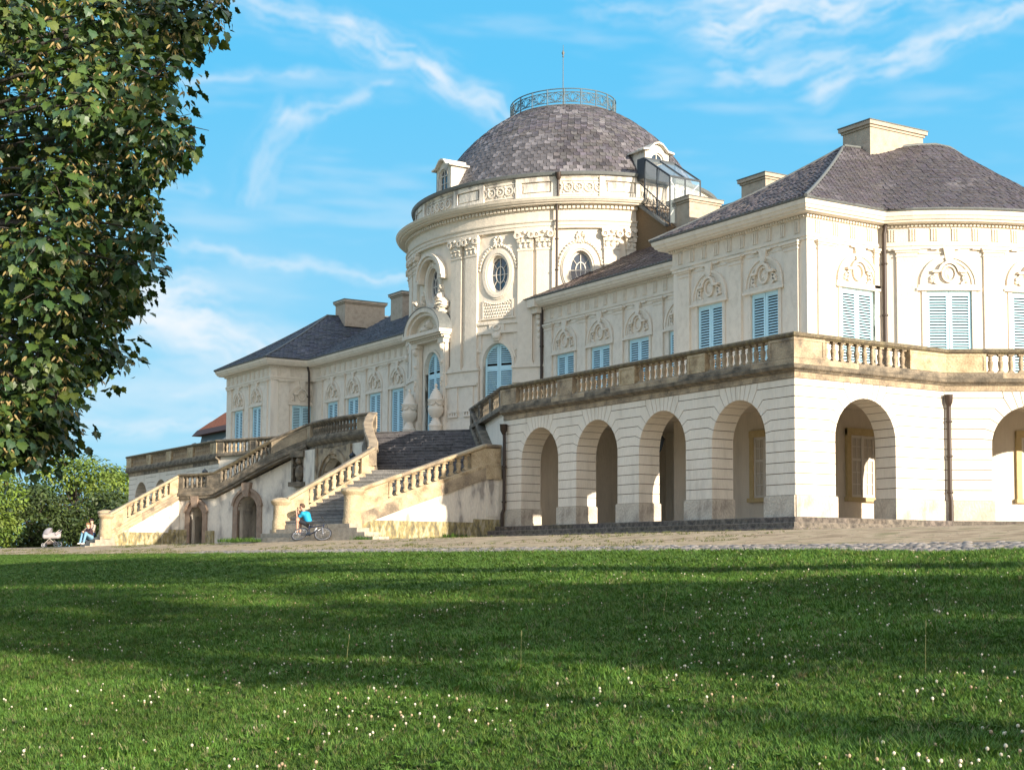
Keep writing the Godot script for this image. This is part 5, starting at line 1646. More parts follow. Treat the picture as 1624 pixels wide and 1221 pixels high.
func stair_arm(p: Node, s: float) -> void:
	var X := func(x: float, y: float, z: float) -> Vector3: return Vector3(s * x, y, z)
	var near := s > 0
	rng.seed = 500 + int(s)
	# upper flight
	treads(p, "dark_step", X.call(10.0, 0, 12.75), X.call(3.95, 0, 9.7), X.call(14.3, 0, 8.95), X.call(8.3, 0, 6.4), 2.45, 4.93, 15, 6, M.step)
	var mass := MB.new()
	mass.hexa([X.call(10, -0.6, 12.7), X.call(14.4, -0.6, 8.9), X.call(8.3, -0.6, 6.3), X.call(3.9, -0.6, 9.6), X.call(10, 2.4, 12.7), X.call(14.4, 2.4, 8.9), X.call(8.3, 4.75, 6.3), X.call(3.9, 4.75, 9.6)])
	if not near: mass = MB.new()
	obj("stair_core", mass, M.dark, p)
	# landing
	var f := func(u: float, v: float, w: float) -> Vector3: return Vector3(s * u, w, v)
	var l := MB.new()
	l.mpoly(f, PackedVector2Array([Vector2(10, 12.75), Vector2(12.5, 14.05), Vector2(16.55, 10.9), Vector2(16.6, 10.1), Vector2(14.3, 9.0)]), 2.2, 2.45, true)
	obj("landing", l, M.step_plain, p)
	# lower flight and the splayed foot
	treads(p, "step", X.call(12.5, 0, 18.3), X.call(12.5, 0, 14.1), X.call(16.6, 0, 17.1), X.call(16.6, 0, 10.9), 0.0, 2.45, 15, 3, M.mid_step)
	for k in 5:
		var e := 0.33 * k
		var m := MB.new()
		for j in 3:
			m = MB.new()
			var g := rng.randf_range(0.8, 1.15)
			m.col = Color(g, g, g)
			var q0 := j / 3.0; var q1 := (j + 1) / 3.0 - 0.003
			var a: Vector3 = X.call(12.35 - e * 0.55, 0, 18.35 + e); var b: Vector3 = X.call(17.2 + e * 2.6, 0, 17.4 + e * 0.25)
			var c: Vector3 = X.call(12.35 - e * 0.55, 0, 17.9); var d: Vector3 = X.call(17.2 + e * 2.6, 0, 16.95)
			var pts := []
			for y in [-0.18 * (k + 1) - 0.05, -0.18 * k - 0.003]:
				for w in [a.lerp(b, q0), a.lerp(b, q1), c.lerp(d, q1), c.lerp(d, q0)]: pts.append(Vector3(w.x, y, w.z))
			m.hexa(pts)
			obj("foot_step", m, M.pale_step, p)
	# outer wall of the lower flight
	var fo := wall_frame(Vector3(s * 16.75, 0, 0), Vector3.BACK, Vector3.RIGHT * s)
	var w := MB.new()
	w.mpoly(fo, PackedVector2Array([Vector2(10.0, 0.16), Vector2(16.1, 0.16), Vector2(10.9, 2.02), Vector2(10.0, 2.02)]), -0.4, 0.0)
	for q in [[10.25, 10.35, 0.5, 1.75], [10.75, 10.85, 0.5, 1.75]]: w.mbox(fo, q[0], q[1], q[2], q[3], 0, 0.03)
	for q in [[10.25, 10.85, 0.42, 0.5], [10.25, 10.85, 1.75, 1.82]]: w.mbox(fo, q[0], q[1], q[2], q[3], 0, 0.03)
	obj("flank_wall", w, M.weathered, p)
	var base := MB.new()
	base.mbox(fo, 11.5, 16.9, -1.0, 0.16, -0.4, 0.06)
	base.mbox(fo, 10.1, 11.5, -1.0, 0.3, -0.4, 0.12)
	obj("flank_base", base, M.moss, p)
	# inner wall of the lower flight
	var fi := wall_frame(Vector3(s * 12.38, 0, 0), Vector3.BACK, Vector3.RIGHT * -s)
	w = MB.new()
	w.mpoly(fi, PackedVector2Array([Vector2(14.1, 0.1), Vector2(17.5, 0.1), Vector2(14.2, 2.02), Vector2(14.1, 2.02)]), -0.4, 0.0)
	w.mbox(fi, 14.35, 14.4, 0.4, 1.5, 0, 0.025)
	obj("flank_wall", w, M.weathered, p)
	base = MB.new()
	base.mbox(fi, 14.1, 18.0, -1.1, 0.1, -0.4, 0.06)
	base.mbox(fi, 14.1, 14.7, -1.1, 0.28, -0.4, 0.12)
	obj("flank_base", base, M.moss, p)
	# strings and balustrades of the lower flight
	var outer := [X.call(16.6, 2.45, 10.15), X.call(16.6, 2.45, 10.9), X.call(16.6, 0.42, 16.75)]
	var inner := [X.call(12.5, 2.45, 14.1), X.call(12.5, 0.12, 18.1)]
	if not near:
		outer.reverse(); inner.reverse()
	var so := [[0.0, 1.45], [5.35, 6.7]]; var si := [[0.0, 0.6], [3.05, 4.1]]
	if not near:
		so = [[0.0, 1.25], [5.15, 6.6]]; si = [[0.0, 0.95], [3.4, 4.0]]
	for q in [[outer, so], [inner, si]]:
		path_blocks("string_stone", p, q[0], [Vector2(-0.22, -0.46), Vector2(0.22, -0.46), Vector2(0.22, -0.36), Vector2(0.27, -0.33), Vector2(0.27, -0.2), Vector2(0.2, -0.16), Vector2(0.2, 0.02), Vector2(-0.2, 0.02)], 1.9, [M.warm, M.stone])
		balustrade(p, q[0], q[1], 0.355, {"wide": 1.3, "plinth": [M.warm], "coping": [M.warm, M.stone], "pier": [M.warm], "post": M.warm})
	newel(p, X.call(16.72, 0.0, 17.05), 1.32, 0.36, M.warm)
	newel(p, X.call(12.42, 0.0, 18.3), 1.0, 0.32, M.warm)
	# front balustrade of the upper flight, S-shaped in plan
	var sp := [[3.9, 4.93, 9.85], [4.7, 4.62, 10.42], [5.9, 4.14, 11.12], [7.2, 3.62, 11.66], [8.6, 3.06, 12.15], [10.0, 2.5, 12.85], [11.2, 2.45, 13.42], [12.4, 2.45, 14.05]].map(func(q): return X.call(q[0], q[1], q[2]))
	if near: pass
	else: sp.reverse()
	path_blocks("string_stone", p, sp, [Vector2(-0.22, -0.42), Vector2(0.2, -0.42), Vector2(0.2, -0.3), Vector2(0.26, -0.26), Vector2(0.26, -0.1), Vector2(0.2, -0.06), Vector2(0.2, 0.02), Vector2(-0.22, 0.02)], 1.6, [M.dirty])
	balustrade(p, sp, [[0.0, 0.3], [6.9, 7.5], [9.2, 9.9]] if near else [[0.0, 0.35], [2.2, 3.3], [7.2, 9.75]], 0.34, {"plinth": [M.dirty], "coping": [M.dirty, M.coping] if not near else [M.stone], "pier": [M.dirty, M.stone], "post": M.dirty})
	# rear balustrade of the upper flight
	var rp := [X.call(8.55, 4.93, 6.72), X.call(14.2, 2.45, 9.12), X.call(16.3, 2.45, 10.2)]
	if not near: rp.reverse()
	balustrade(p, rp, [[0.0, 0.5], [6.2, 7.2]] if near else [[0.0, 1.2], [8.0, 8.45]], 0.34, {"plinth": [M.dirty], "coping": [M.dirty], "pier": [M.dirty], "post": M.dirty})
	# front walls: landing wall with the small door, flight wall with the large door
	var a0: Vector3 = X.call(12.5, 0, 14.1); var a1: Vector3 = X.call(10.0, 0, 12.82); var a2: Vector3 = X.call(3.9, 0, 9.78)
	if near:
		var t := a0; a0 = a2; a2 = t
	for q in [[a0, a1], [a1, a2]]:
		var d: Vector3 = (q[1] - q[0])
		var len := d.length()
		d = d.normalized()
		var fr := wall_frame(q[0], d, Vector3(-d.z, 0, d.x))
		var small := (len < 3.5)
		var b := MB.new()
		if small:
			var door := [1.42, 0.5, 1.05, 0.55]
			if near: door[0] = len - 1.42
			wall_poly(b, fr, [Vector2(0, 2.05), Vector2(len, 2.05)], -0.9, [door], 1.2)
			if not near: stair_door(p, fr, door, -0.9, false)
		else:
			var y0 := 2.05 if not near else 4.5
			var door := [2.45, 0.72, 1.35, 0.78]
			if near: door[0] = len - 2.45
			wall_poly(b, fr, [Vector2(0, y0), Vector2(len, 6.55 - y0)], -0.9, [door], 1.2)
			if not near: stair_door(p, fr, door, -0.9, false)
		obj("front_wall", b, M.weathered, p)
	if near: return
	var st := MB.new()
	st.mbox(wall_frame(a0, (a1 - a0).normalized(), Vector3(.455, 0, .89)), 0.0, 0.75, -1.0, 0.28, 0, 0.1)
	st.mbox(wall_frame(a0, (a1 - a0).normalized(), Vector3(.455, 0, .89)), 2.2, 2.8, -1.0, 0.2, 0, 0.1)
	obj("flank_base", st, M.moss, p)

func staircase() -> void:
	var p := thing("double_staircase", "sandstone double staircase with two curving arms, stone balustrades and arched doors beneath", "staircase")
	stair_arm(p, 1.0)
	stair_arm(p, -1.0)
	rng.seed = 550
	var bow := []
	for i in 9:
		var x := lerpf(-3.9, 3.9, i / 8.0)
		bow.append(Vector3(x, 4.93, 9.82 + 0.38 * (1.0 - pow(x / 3.9, 2))))
	path_blocks("band_stone", p, bow, [Vector2(-0.4, -0.48), Vector2(0.02, -0.48), Vector2(0.02, -0.26), Vector2(-0.4, -0.26)], 1.4, [M.dirty])
	path_blocks("cornice_stone", p, bow, [Vector2(-0.4, -0.26), Vector2(0.08, -0.26), Vector2(0.2, -0.14), Vector2(0.25, -0.03), Vector2(0.1, 0.02), Vector2(-0.4, 0.02)], 1.4, [M.dirty])
	balustrade(p, bow, [[0.0, 0.95], [6.7, 7.95]], 0.33, {"plinth": [M.dirty], "coping": [M.dirty], "pier": [M.stone], "post": M.dirty, "piece": 1.6})
	var fb := wall_frame(Vector3(0, 0, 10.12), Vector3.RIGHT, Vector3.BACK)
	var b := MB.new()
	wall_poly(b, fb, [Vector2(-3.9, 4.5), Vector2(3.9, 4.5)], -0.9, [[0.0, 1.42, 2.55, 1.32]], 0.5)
	obj("bow_wall", b, M.weathered, p)
	var ar := MB.new()
	ar.mring(fb, 0, 2.55, 1.42, 1.32, 1.66, 1.56, 0, PI, -0.2, 0.06, 20)
	ar.mring(fb, 0, 2.55, 1.66, 1.56, 1.9, 1.8, 0, PI, 0, 0.16, 20)
	for s in [-1.0, 1.0]: ar.mbox(fb, s * 1.66 - 0.24, s * 1.66 + 0.24, -0.9, 2.55, 0, 0.1)
	carve(ar, fb, 0, 4.12, 0.7, 0.18, 26, 0.10, 0.26)
	for s in [-1.0, 1.0]: carve(ar, fb, s * 1.85, 2.9, 0.1, 0.6, 14, 0.09, 0.2)
	for s in [-1.0, 1.0]: ar.mbox(fb, s * 2.05 - 0.12, s * 2.05 + 0.12, -0.9, 4.5, 0, 0.14)
	obj("arch_surround", ar, M.stone, p)
	var tm := MB.new()
	tm.mpoly(fb, PackedVector2Array([Vector2(-1.95, 3.3), Vector2(-1.93, 4.48), Vector2(1.93, 4.48), Vector2(1.95, 3.3), Vector2(1.2, 4.05), Vector2(0.6, 4.3), Vector2(-0.6, 4.3), Vector2(-1.2, 4.05)]), 0, 0.05)
	obj("spandrel", tm, M.stone, p)
	var dk := MB.new()
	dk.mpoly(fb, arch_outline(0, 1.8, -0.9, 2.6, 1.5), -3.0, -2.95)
	dk.mbox(fb, -1.5, -1.45, -0.9, 3.9, -3.0, -0.5); dk.mbox(fb, 1.5, 1.55, -0.9, 3.9, -3.0, -0.5); dk.mbox(fb, -1.5, 1.5, 3.9, 3.95, -3.0, -0.5)
	obj("passage_wall", dk, M.plinth, p)
	# carved figure over a niche where flight and bow meet
	var fn := wall_frame(Vector3(-4.35, 0, 10.02), Vector3(.88, 0, -.47), Vector3(.47, 0, .88))
	var st := MB.new()
	st.mbox(fn, -0.55, 0.55, 2.55, 2.8, 0, 0.5)
	st.mbox(fn, -0.45, 0.45, 4.15, 4.5, 0, 0.5)
	st.mbox(fn, -0.5, -0.38, 2.8, 4.2, 0, 0.3); st.mbox(fn, 0.38, 0.5, 2.8, 4.2, 0, 0.3)
	st.mdome(fn, 0, 3.3, 0.3, 0.5, 0.1, 0.34, 9, 3); st.mdome(fn, 0, 3.95, 0.17, 0.2, 0.25, 0.24, 9, 3)
	carve(st, fn, 0, 3.35, 0.34, 0.55, 20, 0.13, 0.5)
	st.mring(fn, 0, 1.6, 0.42, 0.5, 0.6, 0.7, 0, PI, 0, 0.14, 12)
	st.mbox(fn, -0.6, -0.42, -0.9, 1.6, 0, 0.14); st.mbox(fn, 0.42, 0.6, -0.9, 1.6, 0, 0.14)
	obj("carved_figure", st, M.dirty, p)
	var nk := MB.new()
	nk.mpoly(fn, arch_outline(0, 0.44, -0.9, 1.6, 0.52), 0.0, 0.03)
	obj("dark_niche", nk, M.dark, p)
	# floor of the terrace in front of the oval hall
	var pl := [Vector2(-8.33, 6.45)]
	for q in bow: pl.append(Vector2(q.x, q.z - 0.1))
	pl += [Vector2(8.33, 6.45), Vector2(9.5, -5), Vector2(-9.5, -5)]
	slab(p, "upper_floor", pl, 4.4, 4.93, M.step_plain)

func hanging_lamp() -> void:
	var o := thing("hanging_lantern", "black lantern hanging from the gallery ceiling inside the third arch", "lantern", Vector3(24.2, 0, 7.4))
	var b := MB.new()
	b.tube([Vector3(0, 4.36, 0), Vector3(0, 3.5, 0)], [0.012], 4)
	b.lathe(Vector3(0, 2.9, 0), [Vector2(0, -0.06), Vector2(0.05, -0.04), Vector2(0.2, 0.42), Vector2(0.24, 0.44), Vector2(0.12, 0.58), Vector2(0, 0.62)], 6, 1, 1, true)
	obj("lamp_case", b, M.iron, o)
	var g := MB.new()
	g.lathe(Vector3(0, 2.9, 0), [Vector2(0.07, 0.02), Vector2(0.19, 0.38)], 6, 1.04, 1.04, true)
	obj("pane", g, M.glass, o)

func wall_lamp(label: String, at: Vector3, out: Vector3) -> void:
	var o := thing("wall_lantern", label, "lantern", at, 0, "black lanterns on the outer walls")
	var b := MB.new()
	b.bar(Vector3.ZERO, out * 0.35 + Vector3.UP * 0.1, 0.05, 0.05); b.bar(Vector3(0, -0.15, 0), Vector3(0, 0.25, 0), 0.06, 0.12)
	obj("bracket", b, M.iron, o)
	var c := out * 0.36
	var h := MB.new()
	h.lathe(c, [Vector2(0.0, -0.22), Vector2(0.09, -0.2), Vector2(0.17, 0.22), Vector2(0.22, 0.24), Vector2(0.12, 0.36), Vector2(0.03, 0.42), Vector2(0.03, 0.48), Vector2(0, 0.5)], 6, 1, 1, true)
	obj("lamp_case", h, M.iron, o)
	var g := MB.new()
	g.lathe(c, [Vector2(0.085, -0.17), Vector2(0.168, 0.18)], 6, 1.04, 1.04, true)
	obj("pane", g, M.glass, o)

# ---------------------------------------------------------------- bodies: tapered limbs joined in a field and meshed as surface nets
func body(bones: Array, cell: float, k := 0.05) -> MB:
	var lo := Vector3.ONE * 1e9; var hi := -lo
	for q in bones:
		var r := maxf(q[2], q[3]) + cell * 3.0
		for e in [q[0], q[1]]:
			lo = lo.min(e - Vector3.ONE * r); hi = hi.max(e + Vector3.ONE * r)
	var n := Vector3i(((hi - lo) / cell).ceil()) + Vector3i.ONE * 2
	var g := PackedFloat32Array()
	g.resize(n.x * n.y * n.z)
	g.fill(1.0)
	for q in bones:
		var a: Vector3 = q[0]; var b: Vector3 = q[1]
		var ra: float = q[2]; var rb: float = q[3]
		var m := Vector3.ONE * (maxf(ra, rb) + k + cell * 2.0)
		var c0 := Vector3i(((a.min(b) - m - lo) / cell).floor()).clamp(Vector3i.ZERO, n - Vector3i.ONE)
		var c1 := Vector3i(((a.max(b) + m - lo) / cell).ceil()).clamp(Vector3i.ZERO, n - Vector3i.ONE)
		var ab := b - a
		var l2 := maxf(ab.length_squared(), 1e-8)
		for z in range(c0.z, c1.z + 1):
			for y in range(c0.y, c1.y + 1):
				for x in range(c0.x, c1.x + 1):
					var p := lo + Vector3(x, y, z) * cell
					var t := clampf((p - a).dot(ab) / l2, 0.0, 1.0)
					var d := p.distance_to(a + ab * t) - lerpf(ra, rb, t)
					var i := (z * n.y + y) * n.x + x
					var o := g[i]
					var h := maxf(k - absf(o - d), 0.0) / k
					g[i] = minf(o, d) - h * h * k * 0.25
	var ids := {}
	var vs := []; var ns := []
	var st := [1, n.x, n.x * n.y]
	for z in n.z - 1:
		for y in n.y - 1:
			for x in n.x - 1:
				var i := (z * n.y + y) * n.x + x
				var neg := 0
				for c in 8: if g[i + (c & 1) + ((c >> 1) & 1) * st[1] + ((c >> 2) & 1) * st[2]] < 0.0: neg += 1
				if neg == 0 or neg == 8: continue
				var s := Vector3.ZERO; var cnt := 0
				for c in 8:
					for ax in 3:
						if c & (1 << ax): continue
						var e := c | (1 << ax)
						var va := g[i + (c & 1) + ((c >> 1) & 1) * st[1] + ((c >> 2) & 1) * st[2]]
						var vb := g[i + (e & 1) + ((e >> 1) & 1) * st[1] + ((e >> 2) & 1) * st[2]]
						if (va < 0.0) == (vb < 0.0): continue
						var t := va / (va - vb)
						s += Vector3(c & 1, (c >> 1) & 1, (c >> 2) & 1).lerp(Vector3(e & 1, (e >> 1) & 1, (e >> 2) & 1), t)
						cnt += 1
				ids[i] = vs.size()
				vs.append(lo + (Vector3(x, y, z) + s / cnt) * cell)
				ns.append(Vector3(g[i + 1] - g[i], g[i + st[1]] - g[i], g[i + st[2]] - g[i]).normalized())
	var mb := MB.new()
	for z in range(1, n.z - 1):
		for y in range(1, n.y - 1):
			for x in range(1, n.x - 1):
				var i := (z * n.y + y) * n.x + x
				for ax in 3:
					if (g[i] < 0.0) == (g[i + st[ax]] < 0.0): continue
					var u: int = st[(ax + 1) % 3]; var w: int = st[(ax + 2) % 3]
					var q := [ids.get(i - u - w, -1), ids.get(i - w, -1), ids.get(i, -1), ids.get(i - u, -1)]
					if q.has(-1): continue
					if g[i] >= 0.0: q.reverse()
					mb.quads(vs[q[0]], vs[q[1]], vs[q[2]], vs[q[3]], ns[q[0]], ns[q[1]], ns[q[2]], ns[q[3]])
	return mb

func hand(wrist: Vector3, dir: Vector3, palm_n: Vector3, s: float) -> Array:   # bones of a relaxed hand
	var side := dir.cross(palm_n).normalized()
	var r := [[wrist, wrist + dir * 0.075 * s, 0.026 * s, 0.034 * s], [wrist + dir * 0.05 * s - side * 0.02 * s, wrist + dir * 0.085 * s + side * 0.02 * s, 0.02 * s, 0.02 * s]]
	for i in 4:
		var b := wrist + dir * 0.09 * s + side * (i - 1.5) * 0.021 * s
		var l: float = [0.062, 0.075, 0.07, 0.055][i] * s
		var d2 := (dir + palm_n * 0.5).normalized(); var d3 := (dir * 0.3 + palm_n).normalized()
		r.append([b, b + d2 * l * 0.55, 0.0095 * s, 0.009 * s]); r.append([b + d2 * l * 0.55, b + d2 * l * 0.55 + d3 * l * 0.45, 0.009 * s, 0.0075 * s])
	var tb := wrist + dir * 0.03 * s - side * 0.03 * s
	r.append([tb, tb + (dir - side).normalized() * 0.05 * s + palm_n * 0.02 * s, 0.012 * s, 0.009 * s])
	return r

# a seated person; the pose is a dictionary of joints, in metres above the ground, facing +z
func person(label: String, at: Vector3, turn: float, j: Dictionary, m: Dictionary, group := "") -> Node3D:
	var o := thing("person", label, "person", at, turn, group)
	var nk: Vector3 = j.neck; var hd: Vector3 = j.head; var pv: Vector3 = j.hip; var ch: Vector3 = j.chest
	var up := (hd - nk).normalized()
	var face: Vector3 = j.face.normalized()
	var skin := [[nk - up * 0.06, nk + up * 0.06, 0.058, 0.055], [ch + (nk - ch) * 0.4, nk - up * 0.05, 0.11, 0.07]]
	skin.append([hd + face * 0.005 + up * 0.03, hd + face * 0.01 - up * 0.02, 0.094, 0.085])
	skin.append([hd + face * 0.045 - up * 0.07, hd + face * 0.03 - up * 0.05, 0.055, 0.062])
	for s in [-1, 1]:
		var L := "l" if s < 0 else "r"
		skin.append([j["sh_" + L], j["el_" + L], 0.05, 0.042]); skin.append([j["el_" + L], j["wr_" + L], 0.042, 0.028])
		skin.append([j["hip_" + L], j["kn_" + L], 0.085, 0.06]); skin.append([j["kn_" + L], j["an_" + L], 0.058, 0.038])
	skin.append([pv, ch, 0.13, 0.13])
	obj("body", body(skin, 0.022, 0.05), m.skin, o)
	# head details: nose, ears, eyes, mouth
	var sd := up.cross(face).normalized()
	var fm := body([[hd + face * 0.095 + up * 0.015, hd + face * 0.118 - up * 0.028, 0.011, 0.016], [hd + sd * 0.09 + up * 0.02, hd + sd * 0.094 - up * 0.03, 0.018, 0.013], [hd - sd * 0.09 + up * 0.02, hd - sd * 0.094 - up * 0.03, 0.018, 0.013]], 0.008, 0.012)
	obj("face", fm, m.skin, o)
	var ey := MB.new()
	for s in [-1.0, 1.0]: ey.lathe(hd + face * 0.088 + sd * 0.034 * s + up * 0.012, [Vector2(0, -0.009), Vector2(0.011, 0), Vector2(0, 0.009)], 6)
	ey.tbox(Transform3D(Basis(sd, up, face), hd + face * 0.094 - up * 0.062), Vector3(0.045, 0.008, 0.012))
	obj("eyes_and_mouth", ey, M.dark, o)
	var hb := []
	for q in m.get("hair_shape", [[0.0, 0.07, -0.02, 0.095], [0.0, 0.03, -0.05, 0.092]]): hb.append([hd + sd * q[0] + up * q[1] + face * q[2], hd - sd * q[0] + up * q[1] + face * q[2], q[3], q[3]])
	obj("hair", body(hb, 0.016, 0.03), m.hair, o)
	for s in [-1, 1]:
		var L := "l" if s < 0 else "r"
		var d: Vector3 = (j["wr_" + L] - j["el_" + L]).normalized()
		obj("hand", body(hand(j["wr_" + L], d, j.get("palm_" + L, face * -1.0), 1.0), 0.0065, 0.012), m.skin, o)
	var top := [[pv + (ch - pv) * 0.12, ch, 0.15, 0.155], [ch, nk - up * 0.09, 0.15, 0.085], [j.sh_l, j.sh_r, 0.075, 0.075]]
	for s in [-1, 1]:
		var L := "l" if s < 0 else "r"
		var e: Vector3 = j["sh_" + L].lerp(j["el_" + L], m.get("sleeve", 0.6))
		top.append([j["sh_" + L], e, 0.072, 0.062])
		if m.get("sleeve", 0.6) > 0.99: top.append([e, j["el_" + L].lerp(j["wr_" + L], 0.9), 0.06, 0.042])
	obj("top", body(top, 0.024, 0.06), m.top, o)
	var leg := [[pv, pv + Vector3(0, 0.06, 0), 0.15, 0.14]]
	for s in [-1, 1]:
		var L := "l" if s < 0 else "r"
		var q: float = m.get("trouser", 1.0)
		leg.append([j["hip_" + L], j["hip_" + L].lerp(j["kn_" + L], minf(q * 2.0, 1.0)), 0.11, 0.08])
		if q > 0.5: leg.append([j["kn_" + L], j["kn_" + L].lerp(j["an_" + L], (q - 0.5) * 2.0), 0.08, 0.06])
	obj("trousers", body(leg, 0.024, 0.06), m.legs, o)
	for s in [-1, 1]:
		var L := "l" if s < 0 else "r"
		var a: Vector3 = j["an_" + L]
		obj("shoe", body([[a - Vector3(0, 0.05, 0.02), a + Vector3(0, -0.055, 0.05), 0.045, 0.045], [a + Vector3(0, -0.06, 0.05), a + Vector3(s * 0.01, -0.072, 0.15), 0.044, 0.032]], 0.016, 0.03), m.shoe, o)
	return o

func people() -> void:
	var sk := plain(C(.52, .30, .21), 0.6); var pale := plain(C(.60, .38, .28), 0.6)
	# man on the foot of the near arm, elbows on his knees, a phone held up to his face
	var a := {"hip": Vector3(0, 0.12, -0.28), "chest": Vector3(0, 0.50, -0.14), "neck": Vector3(0, 0.66, -0.02), "head": Vector3(0, 0.82, 0.05), "face": Vector3(0, -0.15, 1),
		"sh_l": Vector3(-0.19, 0.56, -0.06), "sh_r": Vector3(0.19, 0.56, -0.06), "el_l": Vector3(-0.17, 0.34, 0.18), "el_r": Vector3(0.17, 0.34, 0.18), "wr_l": Vector3(-0.07, 0.62, 0.24), "wr_r": Vector3(0.09, 0.60, 0.25),
		"hip_l": Vector3(-0.1, 0.12, -0.26), "hip_r": Vector3(0.1, 0.12, -0.26), "kn_l": Vector3(-0.17, 0.28, 0.17), "kn_r": Vector3(0.17, 0.28, 0.17), "an_l": Vector3(-0.15, -0.20, 0.18), "an_r": Vector3(0.15, -0.20, 0.18)}
	var man := person("man in bright blue cycling shirt sitting on the steps with a phone at his face", Vector3(15.4, -0.16, 18.6), -0.8, a, {"skin": sk, "hair": plain(C(.09, .05, .03), 0.8), "top": plain(C(.01, .30, .50), 0.7), "legs": plain(C(.02, .022, .03), 0.8), "shoe": plain(C(.5, .5, .5), 0.7), "trouser": 0.36, "sleeve": 0.55})
	var ph := MB.new()
	ph.tbox(Transform3D(Basis(), Vector3(0.0, 0.74, 0.24)), Vector3(0.075, 0.15, 0.012))
	var pp := thing("phone", "dark phone held in front of the seated cyclist's face", "phone", man.position, -0.8)
	obj("phone_case", ph, M.dark, pp)
	# couple on the far foot
	var b := {"hip": Vector3(0, 0.12, -0.28), "chest": Vector3(0, 0.52, -0.24), "neck": Vector3(0, 0.72, -0.20), "head": Vector3(0, 0.88, -0.16), "face": Vector3(0.5, -0.2, 1),
		"sh_l": Vector3(-0.19, 0.62, -0.22), "sh_r": Vector3(0.19, 0.62, -0.22), "el_l": Vector3(-0.3, 0.42, -0.05), "el_r": Vector3(0.3, 0.40, -0.02), "wr_l": Vector3(-0.16, 0.40, 0.17), "wr_r": Vector3(0.18, 0.42, 0.18),
		"hip_l": Vector3(-0.1, 0.12, -0.26), "hip_r": Vector3(0.1, 0.12, -0.26), "kn_l": Vector3(-0.15, 0.34, 0.16), "kn_r": Vector3(0.15, 0.34, 0.16), "an_l": Vector3(-0.15, -0.16, 0.3), "an_r": Vector3(0.13, -0.16, 0.28)}
	person("seated man in navy trousers and flat cap, left one of the couple", Vector3(-13.2, -0.2, 19.0), 0.5, b, {"skin": pale, "hair": plain(C(.06, .03, .03), 0.8), "hair_shape": [[0.05, 0.07, 0.0, 0.075], [0.05, 0.07, 0.09, 0.03]], "top": plain(C(.45, .36, .30), 0.8), "legs": plain(C(.02, .05, .11), 0.8), "shoe": plain(C(.65, .66, .68), 0.7), "sleeve": 1.0}, "couple seated on the far steps")
	var w := b.duplicate()
	w["chest"] = Vector3(0, 0.48, -0.20); w["neck"] = Vector3(0, 0.64, -0.12); w["head"] = Vector3(0, 0.79, -0.07); w["face"] = Vector3(0.6, -0.35, 1)
	w["sh_l"] = Vector3(-0.17, 0.55, -0.15); w["sh_r"] = Vector3(0.17, 0.55, -0.15); w["wr_l"] = Vector3(-0.05, 0.40, 0.2); w["wr_r"] = Vector3(0.06, 0.42, 0.21)
	person("seated woman with brown hair and light blue jeans, right of the man in navy trousers", Vector3(-12.3, -0.36, 19.4), 0.35, w, {"skin": pale, "hair": plain(C(.20, .10, .04), 0.7), "hair_shape": [[0.02, 0.07, -0.01, 0.095], [0.05, -0.02, -0.06, 0.075], [0.07, -0.12, -0.06, 0.06]], "top": plain(C(.05, .02, .025), 0.8), "legs": plain(C(.16, .32, .45), 0.8), "shoe": plain(C(.7, .68, .66), 0.7), "sleeve": 1.0}, "couple seated on the far steps")

func wheel(parent: Node, called: String, t: Transform3D, r: float, spokes: int, tyre_m: Material, tr: float) -> void:
	var w := Node3D.new(); w.name = called; parent.add_child(w, true)
	w.transform = t
	var circle := func(rad: float, k: int) -> Array:
		var q := []
		for i in k + 1: q.append(Vector3(rad * cos(TAU * i / k), rad * sin(TAU * i / k), 0))
		return q
	var a := MB.new(); a.tube(circle.call(r - tr, 32), [tr], 6)
	obj("tyre", a, tyre_m, w)
	var b := MB.new(); b.tube(circle.call(r - tr * 2.3, 28), [tr * 0.5], 5)
	obj("rim", b, M.alloy, w)
	var c := MB.new()
	for i in spokes:
		var q := TAU * i / spokes
		c.tube([Vector3(0.02 * cos(q + 1.0), 0.02 * sin(q + 1.0), 0.02 * (1 if i % 2 else -1)), Vector3((r - tr * 2.3) * cos(q), (r - tr * 2.3) * sin(q), 0)], [0.003], 3)
	c.tube([Vector3(0, 0, -0.05), Vector3(0, 0, 0.05)], [0.022], 8)
	obj("spokes_and_hub", c, M.alloy, w)

